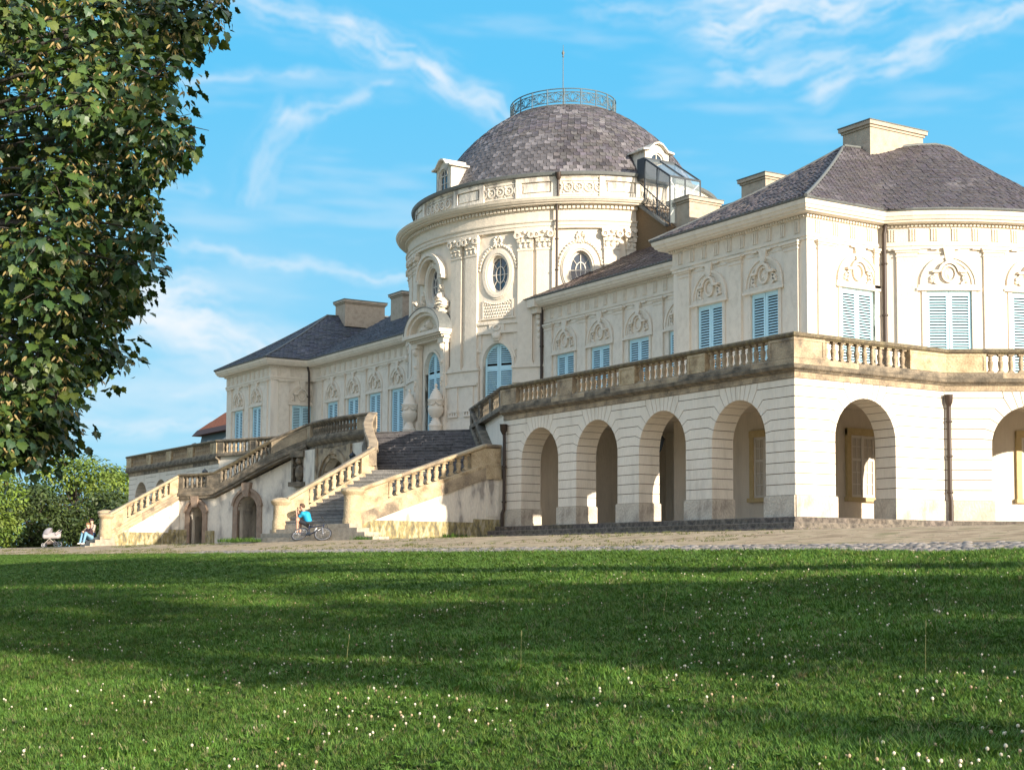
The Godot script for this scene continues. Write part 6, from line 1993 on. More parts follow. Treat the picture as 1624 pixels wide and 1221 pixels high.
func bicycle() -> void:
	var o := thing("bicycle", "black mountain bicycle leaning against the foot of the stairs", "bicycle", Vector3(16.7, -0.7, 18.95))
	# the frame lies in its own xy plane, x forwards; then it leans over towards the steps
	o.basis = Basis(Vector3.UP, 0.6) * Basis(Vector3.RIGHT, -0.75)
	wheel(o, "wheel", Transform3D(Basis(), Vector3(-0.53, 0.36, 0)), 0.36, 20, M.tyre, 0.028)
	wheel(o, "wheel", Transform3D(Basis(Vector3.UP, 0.25), Vector3(0.53, 0.36, 0)), 0.36, 20, M.tyre, 0.028)
	var f := MB.new()
	var bb := Vector3(-0.1, 0.33, 0); var st := Vector3(-0.28, 0.80, 0); var hd := Vector3(0.36, 0.84, 0); var hb := Vector3(0.40, 0.66, 0)
	f.tube([bb, st], [0.022], 8); f.tube([st + Vector3(0.02, -0.08, 0), hd], [0.023], 8); f.tube([bb, hb], [0.03], 8); f.tube([hd + Vector3(-0.01, 0.04, 0), hb], [0.026], 8)
	for s in [-0.06, 0.06]:
		f.tube([bb + Vector3(0, 0, s * 0.5), Vector3(-0.53, 0.36, s)], [0.012], 6); f.tube([st + Vector3(0.03, -0.12, s * 0.4), Vector3(-0.53, 0.36, s)], [0.011], 6)
	obj("frame", f, M.bike, o)
	var k := MB.new()
	for s in [-0.06, 0.06]: k.tube([Vector3(0.42, 0.62, s), Vector3(0.53, 0.36, s)], [0.02, 0.014], 6)
	k.tube([Vector3(0.40, 0.64, -0.07), Vector3(0.40, 0.64, 0.07)], [0.022], 6)
	obj("fork", k, M.alloy, o)
	var h := MB.new()
	h.tube([hd + Vector3(-0.01, 0.04, 0), Vector3(0.42, 0.95, 0)], [0.018], 6)
	h.tube([Vector3(0.36, 0.97, -0.34), Vector3(0.42, 0.95, -0.08), Vector3(0.42, 0.95, 0.08), Vector3(0.36, 0.97, 0.34)], [0.014], 6)
	obj("handlebar", h, M.iron, o)
	var g := MB.new()
	for s in [-1.0, 1.0]: g.tube([Vector3(0.37, 0.968, s * 0.25), Vector3(0.36, 0.97, s * 0.35)], [0.02], 6)
	obj("grip", g, M.dark, o)
	obj("saddle", body([[Vector3(-0.42, 0.93, 0.04), Vector3(-0.16, 0.94, 0), 0.05, 0.022], [Vector3(-0.42, 0.93, -0.04), Vector3(-0.3, 0.935, 0), 0.05, 0.04]], 0.015, 0.03), M.dark, o)
	var sp := MB.new(); sp.tube([st, Vector3(-0.32, 0.92, 0)], [0.015], 6)
	obj("seat_post", sp, M.alloy, o)
	var cr := MB.new()
	cr.lathe(Vector3.ZERO, [Vector2(0.0, -0.004), Vector2(0.09, -0.004), Vector2(0.09, 0.004), Vector2(0, 0.004)], 18)
	var co := obj("chainring", cr, M.iron, o)
	co.transform = Transform3D(Basis(Vector3.RIGHT, PI / 2), bb + Vector3(0, 0, 0.06))
	var pd := MB.new()
	pd.bar(bb + Vector3(0, 0, 0.075), bb + Vector3(0.12, -0.12, 0.075), 0.02, 0.02); pd.bar(bb - Vector3(0, 0, 0.075), bb + Vector3(-0.12, 0.12, -0.075), 0.02, 0.02)
	pd.box(0.0, 0.08, 0.19, 0.215, 0.08, 0.17); pd.box(-0.28, -0.18, 0.44, 0.465, -0.17, -0.08)
	obj("crank_and_pedals", pd, M.iron, o)
	var bt := MB.new(); bt.lathe(Vector3(0.1, 0.5, 0.0), [Vector2(0.0, 0), Vector2(0.035, 0), Vector2(0.035, 0.16), Vector2(0.015, 0.19), Vector2(0.012, 0.21), Vector2(0, 0.21)], 10)
	obj("bottle", bt, plain(C(.6, .6, .6), 0.4), o)

func pram() -> void:
	var o := thing("pram", "grey pram with folded hood standing by the far steps", "pram", Vector3(-21.3, -0.72, 19.0), 0.95)
	# x forwards
	for s in [-0.27, 0.27]:
		wheel(o, "wheel", Transform3D(Basis(), Vector3(0.42, 0.17, s)), 0.17, 8, M.tyre_grey, 0.022)
		wheel(o, "wheel", Transform3D(Basis(), Vector3(-0.42, 0.12, s * 0.7)), 0.12, 8, M.tyre_grey, 0.018)
	var f := MB.new()
	for s in [-0.25, 0.25]:
		f.tube([Vector3(-0.42, 0.14, s * 0.7), Vector3(0.1, 0.62, s), Vector3(0.55, 1.02, s), Vector3(0.62, 1.05, s)], [0.016], 6)
		f.tube([Vector3(0.42, 0.17, s), Vector3(-0.02, 0.52, s)], [0.016], 6)
	f.tube([Vector3(0.42, 0.17, -0.27), Vector3(0.42, 0.17, 0.27)], [0.012], 6)
	obj("chassis", f, plain(C(.62, .55, .48), 0.4), o)
	var hb := MB.new(); hb.tube([Vector3(0.62, 1.05, -0.25), Vector3(0.66, 1.06, 0), Vector3(0.62, 1.05, 0.25)], [0.02], 6)
	obj("handle", hb, M.dark, o)
	obj("carrycot", body([[Vector3(-0.36, 0.62, -0.1), Vector3(0.42, 0.64, -0.1), 0.13, 0.13], [Vector3(-0.36, 0.62, 0.1), Vector3(0.42, 0.64, 0.1), 0.13, 0.13], [Vector3(-0.36, 0.70, 0), Vector3(0.42, 0.72, 0), 0.18, 0.18]], 0.03, 0.06), plain(C(.40, .37, .37), 0.9), o)
	var hood := MB.new()
	for i in 5:
		var a0 := lerpf(0.15, PI * 0.62, i / 5.0); var a1 := lerpf(0.15, PI * 0.62, (i + 1) / 5.0)
		for q in 8:
			var p := []
			for z in [[a0, q], [a0, q + 1], [a1, q + 1], [a1, q]]:
				var b: float = PI * z[1] / 8.0
				p.append(Vector3(-0.1 - 0.42 * cos(z[0]) * sin(b), 0.76 + 0.42 * sin(z[0]) * sin(b), 0.25 * cos(b)))
			hood.quad(p[0], p[1], p[2], p[3])
	obj("hood", hood, plain(C(.30, .28, .30), 0.9), o)
	var fc := MB.new()
	fc.tube([Vector3(0.35, 0.78, -0.2), Vector3(0.5, 0.86, -0.15), Vector3(0.52, 0.88, 0.15), Vector3(0.35, 0.78, 0.2)], [0.1, 0.07, 0.07, 0.1], 8)
	obj("foot_cover", fc, plain(C(.32, .28, .30), 0.9), o)
	obj("basket", body([[Vector3(-0.2, 0.26, 0), Vector3(0.22, 0.26, 0), 0.11, 0.11]], 0.03, 0.05), plain(C(.18, .14, .12), 0.9), o)

# ---------------------------------------------------------------- trees, houses, lawn
func leaf_mesh(lobes: bool) -> ArrayMesh:
	var b := MB.new()
	var o := []
	if lobes: o = [[0.0, 0.0], [0.2, -0.06], [0.40, 0.03], [0.36, 0.16], [0.55, 0.36], [0.43, 0.42], [0.36, 0.48], [0.31, 0.68], [0.16, 0.72], [0.0, 1.0]]
	else: o = [[0.0, 0.0], [0.2, 0.14], [0.32, 0.42], [0.2, 0.78], [0.0, 1.0]]
	for s in [-1.0, 1.0]:
		for i in o.size() - 1:
			var p := Vector3(s * o[i][0], o[i][1], 0.10 * absf(o[i][0]) - 0.16 * o[i][1] * o[i][1])
			var q := Vector3(s * o[i + 1][0], o[i + 1][1], 0.10 * absf(o[i + 1][0]) - 0.16 * o[i + 1][1] * o[i + 1][1])
			b.tri(Vector3(0, 0.3, 0), p, q)
	return b.mesh()

func leaf_turn(out: Vector3, droop: float) -> Basis:
	var nn := (Vector3.UP * 0.8 + out * 0.7 + Vector3(rng.randf_range(-1, 1), rng.randf_range(-0.6, 0.8), rng.randf_range(-1, 1)) * 0.75).normalized()
	var tip := (out + Vector3.DOWN * droop + Vector3(rng.randf_range(-1, 1), rng.randf_range(-0.5, 0.5), rng.randf_range(-1, 1)) * 0.7)
	tip = (tip - nn * tip.dot(nn)).normalized()
	return Basis(tip.cross(nn), tip, nn)

# a tree with tapered trunk, limbs and a crown of leaf clumps; sizes in metres
func tree(called: String, label: String, at: Vector3, h: float, r: float, lo: float, seed_n: int, clumps: int, per: int, leaf: float, tone: Array, group: String) -> Node3D:
	rng.seed = seed_n
	var o := thing(called, label, "tree", at, 0, group)
	var trunk := MB.new()
	var top := Vector3(rng.randf_range(-0.3, 0.3), lo + (h - lo) * 0.55, rng.randf_range(-0.3, 0.3))
	trunk.tube([Vector3(0, -0.4, 0), Vector3(0.05, lo * 0.5, 0), Vector3(0, lo, 0.05), top], [h * 0.03, h * 0.024, h * 0.02, h * 0.008], 8)
	obj("trunk", trunk, M.bark, o)
	var limbs := MB.new()
	var ts := []; var cols := []
	var c := Vector3(0, (h + lo) * 0.5, 0)
	for i in clumps:
		var y := rng.randf_range(-1.0, 1.0)
		var a := rng.randf() * TAU
		var rr := sqrt(1.0 - y * y) if y < 0 else pow(1.0 - y * y, 0.62)
		var f := pow(rng.randf(), 0.4)
		var p := c + Vector3(rr * cos(a) * r * f, y * (h - lo) * 0.5 * lerpf(0.85, 1.0, f), rr * sin(a) * r * f)
		p += Vector3(rng.randf_range(-1, 1), rng.randf_range(-1, 1), rng.randf_range(-1, 1)) * r * 0.1
		var cr := r * rng.randf_range(0.16, 0.29)
		if i % 3 == 0: limbs.tube([Vector3(0, clampf(p.y - r * 0.6, lo * 0.7, top.y), 0), (p + Vector3(0, p.y - r * 0.2, 0)) * 0.5, p], [h * 0.009, h * 0.006, h * 0.002], 5)
		var tn: Color = tone[int(rng.randi() % tone.size())]
		var g := rng.randf_range(0.75, 1.25)
		for k in per:
			var d := Vector3(rng.randfn(), rng.randfn() * 0.75 + 0.15, rng.randfn()).normalized()
			var q := p + d * cr * pow(rng.randf(), 0.35) * Vector3(1.15, 0.8, 1.15)
			ts.append(Transform3D(leaf_turn(d, 0.3) * Basis.from_scale(Vector3.ONE * leaf * rng.randf_range(0.7, 1.3)), q))
			var g2 := g * rng.randf_range(0.75, 1.25)
			cols.append(Color(tn.r * g2, tn.g * g2, tn.b * g2))
	obj("limbs", limbs, M.bark, o)
	multi("crown", M.leaf_small, M.leaves_far, o, ts, cols)
	return o

const CLUMPS := [[53.23,4.82,39.60,0.38],[54.43,4.38,39.31,0.43],[51.07,5.84,37.97,0.40],[54.39,4.57,38.33,0.38],[51.41,5.99,36.80,0.51],[54.22,4.85,37.29,0.47],[51.59,6.03,36.01,0.26],[53.53,4.21,39.68,0.45],[50.22,5.46,38.37,0.46],[52.12,5.01,38.13,0.52],[53.18,4.79,37.95,0.47],[53.94,4.61,37.78,0.51],[52.58,5.12,36.87,0.41],[54.11,4.66,37.14,0.22],[51.16,4.65,39.10,0.41],[53.18,4.24,38.86,0.46],[54.79,3.71,38.76,0.40],[54.13,4.04,38.14,0.42],[55.36,3.63,38.02,0.49],[51.96,4.80,36.81,0.20],[50.41,4.49,38.93,0.43],[50.47,4.60,38.42,0.41],[54.37,3.53,38.72,0.43],[55.18,3.25,38.64,0.37],[53.59,3.78,37.79,0.41],[53.42,4.03,37.46,0.21],[50.91,3.91,39.07,0.39],[53.51,3.27,39.02,0.54],[51.13,4.06,37.78,0.43],[54.05,3.29,38.22,0.43],[54.28,3.29,37.78,0.52],[55.47,3.01,37.95,0.41],[54.59,3.19,37.45,0.21],[51.50,3.26,39.20,0.54],[51.40,3.46,38.51,0.50],[54.60,2.63,38.77,0.40],[50.56,3.78,37.24,0.42],[52.22,3.43,37.29,0.51],[52.20,3.60,36.90,0.29],[49.41,3.50,38.65,0.53],[50.18,3.28,38.10,0.38],[54.78,2.27,38.80,0.39],[51.43,3.23,37.55,0.53],[50.78,3.44,36.91,0.36],[51.45,3.14,36.91,0.29],[53.46,2.02,39.56,0.48],[50.74,2.84,38.41,0.44],[54.85,1.85,38.93,0.47],[52.12,2.51,37.78,0.38],[52.80,2.40,37.51,0.36],[55.15,2.00,37.96,0.24],[53.37,1.84,39.39,0.45],[54.27,1.65,39.09,0.47],[52.85,2.06,38.29,0.51],[50.75,2.37,37.36,0.40],[53.26,1.90,37.75,0.50],[54.63,1.71,37.92,0.25],[49.69,2.06,38.85,0.49],[51.99,1.70,38.60,0.45],[54.66,1.29,38.85,0.40],[51.30,1.87,37.57,0.54],[52.29,1.77,37.49,0.42],[50.86,2.01,36.88,0.29],[52.27,1.24,39.16,0.39],[51.33,1.47,38.54,0.38],[50.87,1.54,37.85,0.39],[52.26,1.41,37.87,0.42],[53.28,1.23,37.90,0.22],[52.93,0.73,39.46,0.36],[50.48,1.10,38.29,0.50],[54.16,0.70,38.85,0.47],[50.37,1.36,37.41,0.50],[51.99,1.05,37.57,0.48],[51.14,1.18,37.21,0.29],[49.82,0.95,38.71,0.49],[53.16,0.47,38.84,0.47],[52.93,0.63,38.49,0.43],[52.99,0.56,38.29,0.22],[51.99,0.79,37.93,0.30],[54.25,0.04,39.58,0.54],[51.57,0.44,38.71,0.42],[53.79,0.15,38.82,0.53],[54.32,0.21,38.68,0.23],[51.09,0.55,37.68,0.25],[51.79,0.17,39.13,0.39],[53.07,-0.10,39.07,0.38],[53.39,-0.06,38.83,0.52],[51.62,0.11,38.13,0.53],[52.17,0.11,38.17,0.27],[54.04,-0.22,39.08,0.51],[54.07,-0.31,38.90,0.23]]

func maple() -> void:
	rng.seed = 900
	var base := Vector3(49.9, ground_y(49.9, 41.2) - 0.1, 41.2)
	var o := thing("maple_tree", "large dark green maple whose leafy branches hang in from the upper left", "tree", base)
	var b := MB.new()
	b.tube([Vector3(0, -0.3, 0), Vector3(0.1, 2.0, 0), Vector3(0.0, 4.2, -0.2), Vector3(0.4, 6.5, -0.3), Vector3(0.9, 9.5, -0.6)], [0.42, 0.33, 0.27, 0.2, 0.08], 12)
	obj("trunk", b, M.bark, o)
	var br := MB.new()
	var spots := []
	for q in CLUMPS: spots.append([Vector3(q[0], q[1], q[2]) - base, q[3]])
	# the crown goes on above and to the left of the view
	for i in 46:
		var a := rng.randf() * TAU
		spots.append([Vector3(cos(a) * rng.randf_range(0.8, 4.4) - 0.4, rng.randf_range(6.6, 11.5), sin(a) * rng.randf_range(0.8, 4.2) - 0.2), rng.randf_range(0.55, 0.85)])
	for i in 20:
		var a := rng.randf_range(0.5, 2.6)
		spots.append([Vector3(cos(a) * 3.6 - 1.0, rng.randf_range(3.8, 6.6), sin(a) * 3.0 + 0.6), rng.randf_range(0.55, 0.8)])
	var cam := EYE - base
	var near := []
	var seeds := []
	for s in spots:
		var p: Vector3 = s[0]; var cr: float = s[1]
		var start := Vector3(0.2, clampf(p.y * 0.62 + 1.6, 3.4, 9.0), -0.25)
		var mid := start.lerp(p, 0.55) + Vector3.UP * 0.45
		var r0 := 0.024 + 0.01 * rng.randf()
		br.tube([start, start.lerp(mid, 0.5) + Vector3.UP * 0.15, mid, p.lerp(mid, 0.35) + Vector3.UP * 0.1, p], [r0 * 1.7, r0 * 1.3, r0, r0 * 0.6, 0.006], 5)
		var g := rng.randf_range(0.7, 1.2)
		var k := int(270 * pow(cr / 0.5, 2.0) * rng.randf_range(0.7, 1.25))
		for t in 5:
			var e := p + Vector3(rng.randf_range(-1, 1), rng.randf_range(-0.9, 0.5), rng.randf_range(-1, 1)) * cr
			br.tube([p, p.lerp(e, 0.6) + Vector3.UP * 0.05, e], [0.009, 0.006, 0.003], 4)
		for i in k:
			var d := Vector3(rng.randfn(), rng.randfn() * 0.9 - 0.15, rng.randfn()).normalized()
			var q := p + d * cr * (0.3 + 0.95 * rng.randf()) * Vector3(1.0, 0.9, 1.0)
			var t := Transform3D(leaf_turn(d, 0.75) * Basis.from_scale(Vector3.ONE * rng.randf_range(0.06, 0.15)), q)
			var g2 := g * rng.randf_range(0.65, 1.3)
			var co := C(.056, .10, .022) if rng.randf() < 0.55 else (C(.036, .078, .034) if rng.randf() < 0.5 else C(.095, .125, .022))
			near.append([q.distance_squared_to(cam), t, Color(co.r * g2, co.g * g2, co.b * g2)])
		for i in int(k * 0.12):
			var d := Vector3(rng.randfn(), rng.randfn() * 0.8 - 0.2, rng.randfn()).normalized()
			var q := p + d * cr * rng.randf_range(0.6, 1.05)
			for z in 4:
				var w := rng.randf() * TAU
				var dn := Vector3(cos(w) * 0.6, -0.8, sin(w) * 0.6).normalized()
				var sd := dn.cross(Vector3(sin(w), 0.2, cos(w))).normalized()
				seeds.append(Transform3D(Basis(sd, dn, sd.cross(dn)) * Basis.from_scale(Vector3(0.034, 0.07, 0.03)), q + Vector3(cos(w), -0.4, sin(w)) * 0.018))
	obj("branches", br, M.bark, o)
	near.sort_custom(func(x, y): return x[0] < y[0])
	var mats := []
	for q in [C(.042, .088, .024), C(.034, .072, .034), C(.07, .11, .024), C(.055, .10, .026)]: mats.append(plain(q, 0.45, {"back": q * 1.2}))
	var ts := []; var cols := []
	for i in near.size():
		if i < 300: inst("leaf", M.leaf_maple, mats[i % 4], o, near[i][1])
		else:
			ts.append(near[i][1]); cols.append(near[i][2])
	multi("foliage", M.leaf_maple, M.leaves, o, ts, cols)
	multi("seed_clusters", M.leaf_small, plain(C(.30, .22, .085), 0.7, {"back": C(.2, .14, .04)}), o, seeds)

func red_house() -> void:
	var o := thing("red_roofed_house", "house with red tiled mansard roof behind the left end of the palace", "house", Vector3(-74.3, -1.4, -8.0), 0.0)
	var w := MB.new(); w.box(-0.3, 21.3, -1, 8.7, -14, 0.3)
	obj("wall", w, plain(C(.55, .45, .33), 0.9), o)
	var tile := surface([C(.20, .06, .03), C(.34, .11, .05), C(.42, .16, .08)], {"freq": 0.02, "grain": 0.3, "scale": Vector3(.5, 1.5, .5), "seed": 81, "bump": 3.0})
	var tier := func(y0: float, y1: float, i0: float, i1: float, m: Material, nm: String) -> void:
		var rows := 5
		var b := MB.new()
		for r in rows:
			var ya := lerpf(y0, y1, float(r) / rows); var yb := lerpf(y0, y1, float(r + 1) / rows) + 0.03
			var a := lerpf(i0, i1, float(r) / rows); var c := lerpf(i0, i1, float(r + 1) / rows)
			b.hexa([Vector3(-0.5 + a, ya, 0.5 - a), Vector3(21.5 - a, ya, 0.5 - a), Vector3(21.5 - a, ya, -14 + a), Vector3(-0.5 + a, ya, -14 + a), Vector3(-0.5 + c, yb, 0.5 - c), Vector3(21.5 - c, yb, 0.5 - c), Vector3(21.5 - c, yb, -14 + c), Vector3(-0.5 + c, yb, -14 + c)])
		obj(nm, b, m, o)
	tier.call(8.6, 11.6, 0.0, 1.6, tile, "lower_roof")
	tier.call(11.55, 12.5, 1.55, 1.7, plain(C(.07, .12, .14), 0.6), "roof_band")
	tier.call(12.45, 13.0, 0.9, 1.3, plain(C(.10, .05, .04), 0.7), "roof_edge")
	tier.call(13.0, 17.4, 1.3, 6.6, tile, "upper_roof")
	for x in [2.6, 7.0, 11.5]:
		var d := MB.new()
		d.lathe(Vector3(x, 10.6, 0.0), [Vector2(0.75, -1.0), Vector2(0.75, 0.3), Vector2(0.6, 0.7), Vector2(0.3, 0.95), Vector2(0, 1.05)], 14)
		var q := obj("dormer", d, M.lead, o)
		var g := MB.new(); g.lathe(Vector3(x, 10.45, 0.42), [Vector2(0, -0.35), Vector2(0.33, 0), Vector2(0, 0.35)], 10)
		obj("pane", g, M.glass, q)

func lawn() -> void:
	rng.seed = 1200
	# one tuft: a dozen bent blades
	var tuft := MB.new()
	for i in 12:
		var a := rng.randf() * TAU
		var q := Vector3(rng.randf_range(-1, 1), 0, rng.randf_range(-1, 1)) * 0.035
		var d := Vector3(cos(a), 0, sin(a)); var s := Vector3(-sin(a), 0, cos(a)) * 0.0032
		var h := rng.randf_range(0.032, 0.08); var l := rng.randf_range(0.01, 0.05)
		var m := q + d * l * 0.35 + Vector3.UP * h * 0.65; var t := q + d * l + Vector3.UP * h
		tuft.quad(q - s, q + s, m + s * 0.75, m - s * 0.75)
		tuft.tri(m - s * 0.75, m + s * 0.75, t)
	var tm := tuft.mesh()
	var patch := FastNoiseLite.new(); patch.seed = 4; patch.frequency = 0.35; patch.fractal_octaves = 3
	var big := FastNoiseLite.new(); big.seed = 77; big.frequency = 0.9
	var ts := []; var cols := []
	var fw := Vector3(-sin(1.0169), 0, -cos(1.0169)); var rt := Vector3(cos(1.0169), 0, -sin(1.0169))
	for i in 330000:
		# denser towards the viewer, spread over the whole slope in front of the palace
		var d := 5.5 * pow(62.0 / 5.5, pow(rng.randf(), 0.78))
		var a := rng.randf_range(-0.52, 0.52)
		var p := EYE + (fw * cos(a) + rt * sin(a)) * d
		var border := 25.35 + 0.3 * (sin(p.x * 1.3) * 0.6 + sin(p.x * 3.1 + 1.0) * 0.4)
		if p.z < border or p.z > 46.0: continue
		p.y = ground_y(p.x, p.z) - 0.004
		var n := patch.get_noise_2d(p.x, p.z)
		var sc := clampf(0.75 + 0.012 * d, 0.8, 1.5) * rng.randf_range(0.7, 1.25) * (1.0 + 0.25 * n) * (1.35 if big.get_noise_2d(p.x, p.z) > 0.3 else 1.0)
		var b := Basis(Vector3.UP, rng.randf() * TAU).scaled(Vector3(sc * 1.15, sc, sc * 1.15))
		ts.append(Transform3D(b, p))
		var g := rng.randf_range(0.7, 1.3) * (1.0 + 0.4 * n)
		var co := C(.078, .158, .026) if rng.randf() < 0.72 else (C(.125, .185, .038) if rng.randf() < 0.75 else C(.20, .185, .09))
		cols.append(Color(co.r * g, co.g * g, co.b * g))
	tag(multi("grass", tm, M.grass, self, ts, cols), "short summer lawn grass sloping up to the gravel", "grass", "", "stuff")
	# far part of the lawn to the left
	ts = []; cols = []
	for i in 60000:
		var p := Vector3(rng.randf_range(-20, 52), 0, rng.randf_range(25.2, 33.0))
		p.y = ground_y(p.x, p.z) - 0.004
		var sc := rng.randf_range(1.2, 2.1)
		ts.append(Transform3D(Basis(Vector3.UP, rng.randf() * TAU).scaled(Vector3(sc * 1.4, sc * 0.8, sc * 1.4)), p))
		var g := rng.randf_range(0.7, 1.3)
		cols.append(Color(.085 * g, .158 * g, .028 * g))
	tag(multi("distant_grass", tm, M.grass, self, ts, cols), "distant strip of lawn grass along the gravel edge", "grass", "", "stuff")
	# white clover
	var fl := MB.new()
	fl.lathe(Vector3(0, 0, 0), [Vector2(0, 0.068), Vector2(0.0085, 0.070), Vector2(0.0115, 0.077), Vector2(0.010, 0.086), Vector2(0.004, 0.091), Vector2(0, 0.092)], 7)
	fl.tube([Vector3.ZERO, Vector3(0.003, 0.07, 0)], [0.0012], 3)
	var fm := fl.mesh()
	ts = []; cols = []
	for i in 4200:
		var d := 5.5 * pow(42.0 / 5.5, pow(rng.randf(), 0.8))
		var a := rng.randf_range(-0.5, 0.5)
		var p := EYE + (fw * cos(a) + rt * sin(a)) * d
		if p.z < 26.0 or p.z > 46.0 or patch.get_noise_2d(p.x * 0.7 + 40.0, p.z * 0.7) < -0.05: continue
		p.y = ground_y(p.x, p.z)
		var sc := rng.randf_range(0.45, 0.9)
		ts.append(Transform3D(Basis(Vector3.UP, rng.randf() * TAU) * Basis(Vector3.RIGHT, rng.randf_range(-0.25, 0.25)).scaled(Vector3.ONE * sc), p))
		var g := rng.randf_range(0.7, 1.0)
		cols.append(Color(.70 * g, .64 * g, .48 * g) if rng.randf() < 0.75 else Color(.45 * g, .33 * g, .20 * g))
	var rosette := MB.new()
	for i in 7:
		var a := TAU * i / 7.0 + rng.randf_range(-0.2, 0.2)
		var dd := Vector3(cos(a), 0, sin(a)); var sd := Vector3(-sin(a), 0, cos(a)) * 0.013
		var l := rng.randf_range(0.04, 0.075); var up := rng.randf_range(0.012, 0.04)
		rosette.quad(Vector3.ZERO, dd * l * 0.55 - sd + Vector3.UP * up, dd * l + Vector3.UP * up * 0.9, dd * l * 0.55 + sd + Vector3.UP * up)
	var rts := []; var rcs := []
	for i in 6000:
		var d := 5.5 * pow(34.0 / 5.5, pow(rng.randf(), 0.8))
		var a := rng.randf_range(-0.5, 0.5)
		var p := EYE + (fw * cos(a) + rt * sin(a)) * d
		if p.z < 26.0 or p.z > 46.0 or big.get_noise_2d(p.x * 0.5 + 9.0, p.z * 0.5) < 0.05: continue
		p.y = ground_y(p.x, p.z) + rng.randf_range(0.015, 0.045)
		rts.append(Transform3D(Basis(Vector3.UP, rng.randf() * TAU) * Basis(Vector3.RIGHT, rng.randf_range(-0.3, 0.3)).scaled(Vector3.ONE * rng.randf_range(0.4, 0.9)), p))
		var g := rng.randf_range(0.7, 1.3)
		rcs.append(Color(.078 * g, .158 * g, .028 * g))
	tag(multi("lawn_weeds", rosette.mesh(), M.grass, self, rts, rcs), "low clover and plantain leaves between the blades", "weeds", "", "stuff")
	tag(multi("clover_flowers", fm, M.petal, self, ts, cols), "white clover heads scattered through the lawn", "clover", "", "stuff")
	# tall seed stalks
	for q in STALKS:
		var p := Vector3(q[0], ground_y(q[0], q[1]), q[1])
		var m := MB.new()
		var h: float = q[2]
		var l := Vector3(rng.randf_range(-0.05, 0.05), 0, rng.randf_range(-0.05, 0.05))
		m.tube([Vector3.ZERO, l * 0.4 + Vector3.UP * h * 0.6, l + Vector3.UP * h], [0.0022, 0.002, 0.0015], 4)
		m.lathe(l + Vector3.UP * (h - 0.01), [Vector2(0, 0), Vector2(0.005, 0.012), Vector2(0.004, 0.045), Vector2(0, 0.055)], 5)
		var o := obj("grass_stalk", m, M.straw, self)
		o.position = p
		tag(o, q[3], "grass stalk", "seed stalks on the lawn")
	# weeds at the foot of the stairs and in the gravel
	ts = []; cols = []
	for i in 15000:
		var p := Vector3(rng.randf_range(-26, 46), 0, rng.randf_range(11.8, 25.6))
		var edge := p.z > 24.2 or (p.z < 12.3 and p.x > 17.0)
		if not edge and patch.get_noise_2d(p.x * 0.35, p.z * 1.2) < 0.10: continue
		if p.x > 11.5 and p.x < 18.8 and p.z < 19.9 or p.x < -8 and p.x > -19 and p.z < 20.2 or absf(p.x) < 12.6 and p.z < 14.4: continue
		p.y = ground_y(p.x, p.z)
		var sc := rng.randf_range(0.45, 1.3)
		ts.append(Transform3D(Basis(Vector3.UP, rng.randf() * TAU).scaled(Vector3(sc * 1.4, sc * 0.8, sc * 1.4)), p))
		var g := rng.randf_range(0.7, 1.2)
		cols.append(Color(.14 * g, .15 * g, .05 * g))
	for q in [Vector3(17.1, -0.55, 10.9), Vector3(16.95, -0.5, 12.5), Vector3(17.0, -0.6, 16.6), Vector3(11.0, -0.72, 19.9), Vector3(12.6, -0.72, 19.8), Vector3(19.3, -0.7, 17.6)]:
		for i in 46:
			ts.append(Transform3D(Basis(Vector3.UP, rng.randf() * TAU).scaled(Vector3.ONE * rng.randf_range(1.4, 3.4)), q + Vector3(rng.randf_range(-0.4, 0.4), 0, rng.randf_range(-0.5, 0.5))))
			var g := rng.randf_range(0.7, 1.2)
			cols.append(Color(.06 * g, .12 * g, .02 * g))
	tag(multi("weeds", tm, M.grass, self, ts, cols), "tufts of weeds in the gravel and along the steps", "weeds", "", "stuff")
	# small loose stones on the gravel
	var peb := MB.new()
	peb.lathe(Vector3.ZERO, [Vector2(0.03, -0.01), Vector2(0.034, 0.008), Vector2(0.02, 0.02), Vector2(0, 0.023)], 5)
	ts = []; cols = []
	for i in 9000:
		var p := Vector3(rng.randf_range(-24, 60), 0, rng.randf_range(11.8, 25.3))
		if p.x > 11.5 and p.x < 21 and p.z < 19.9 or p.x < -8 and p.x > -21 and p.z < 20.2 or absf(p.x) < 12.6 and p.z < 14.4: continue
		p.y = ground_y(p.x, p.z) + 0.004
		ts.append(Transform3D(Basis(Vector3.UP, rng.randf() * TAU).scaled(Vector3(1.3, rng.randf_range(0.35, 0.8), 1) * rng.randf_range(0.25, 0.7)), p))
		var g := rng.randf_range(0.5, 1.3)
		cols.append(Color(.34 * g, .27 * g, .185 * g))
	tag(multi("loose_stones", peb.mesh(), M.cobble, self, ts, cols), "small loose stones scattered over the gravel forecourt", "stones", "", "stuff")
	# cobbles of the strip between gravel and lawn
	var cob := MB.new()
	cob.lathe(Vector3.ZERO, [Vector2(0.075, -0.03), Vector2(0.072, 0.012), Vector2(0.05, 0.026), Vector2(0, 0.03)], 6)
	ts = []; cols = []
	for i in 9000:
		var p := Vector3(rng.randf_range(18, 62), 0, 25.15 - 1.6 * pow(rng.randf(), 1.4))
		p.y = ground_y(p.x, p.z) - 0.004
		ts.append(Transform3D(Basis(Vector3.UP, rng.randf() * TAU).scaled(Vector3(1, rng.randf_range(0.5, 1.1), 1) * rng.randf_range(0.6, 1.25)), p))
		var g := rng.randf_range(0.6, 1.3)
		cols.append(Color(.25 * g, .225 * g, .20 * g))
	tag(multi("cobbles", cob.mesh(), M.cobble, self, ts, cols), "worn grey cobbles along the edge of the lawn", "cobbles", "", "stuff")

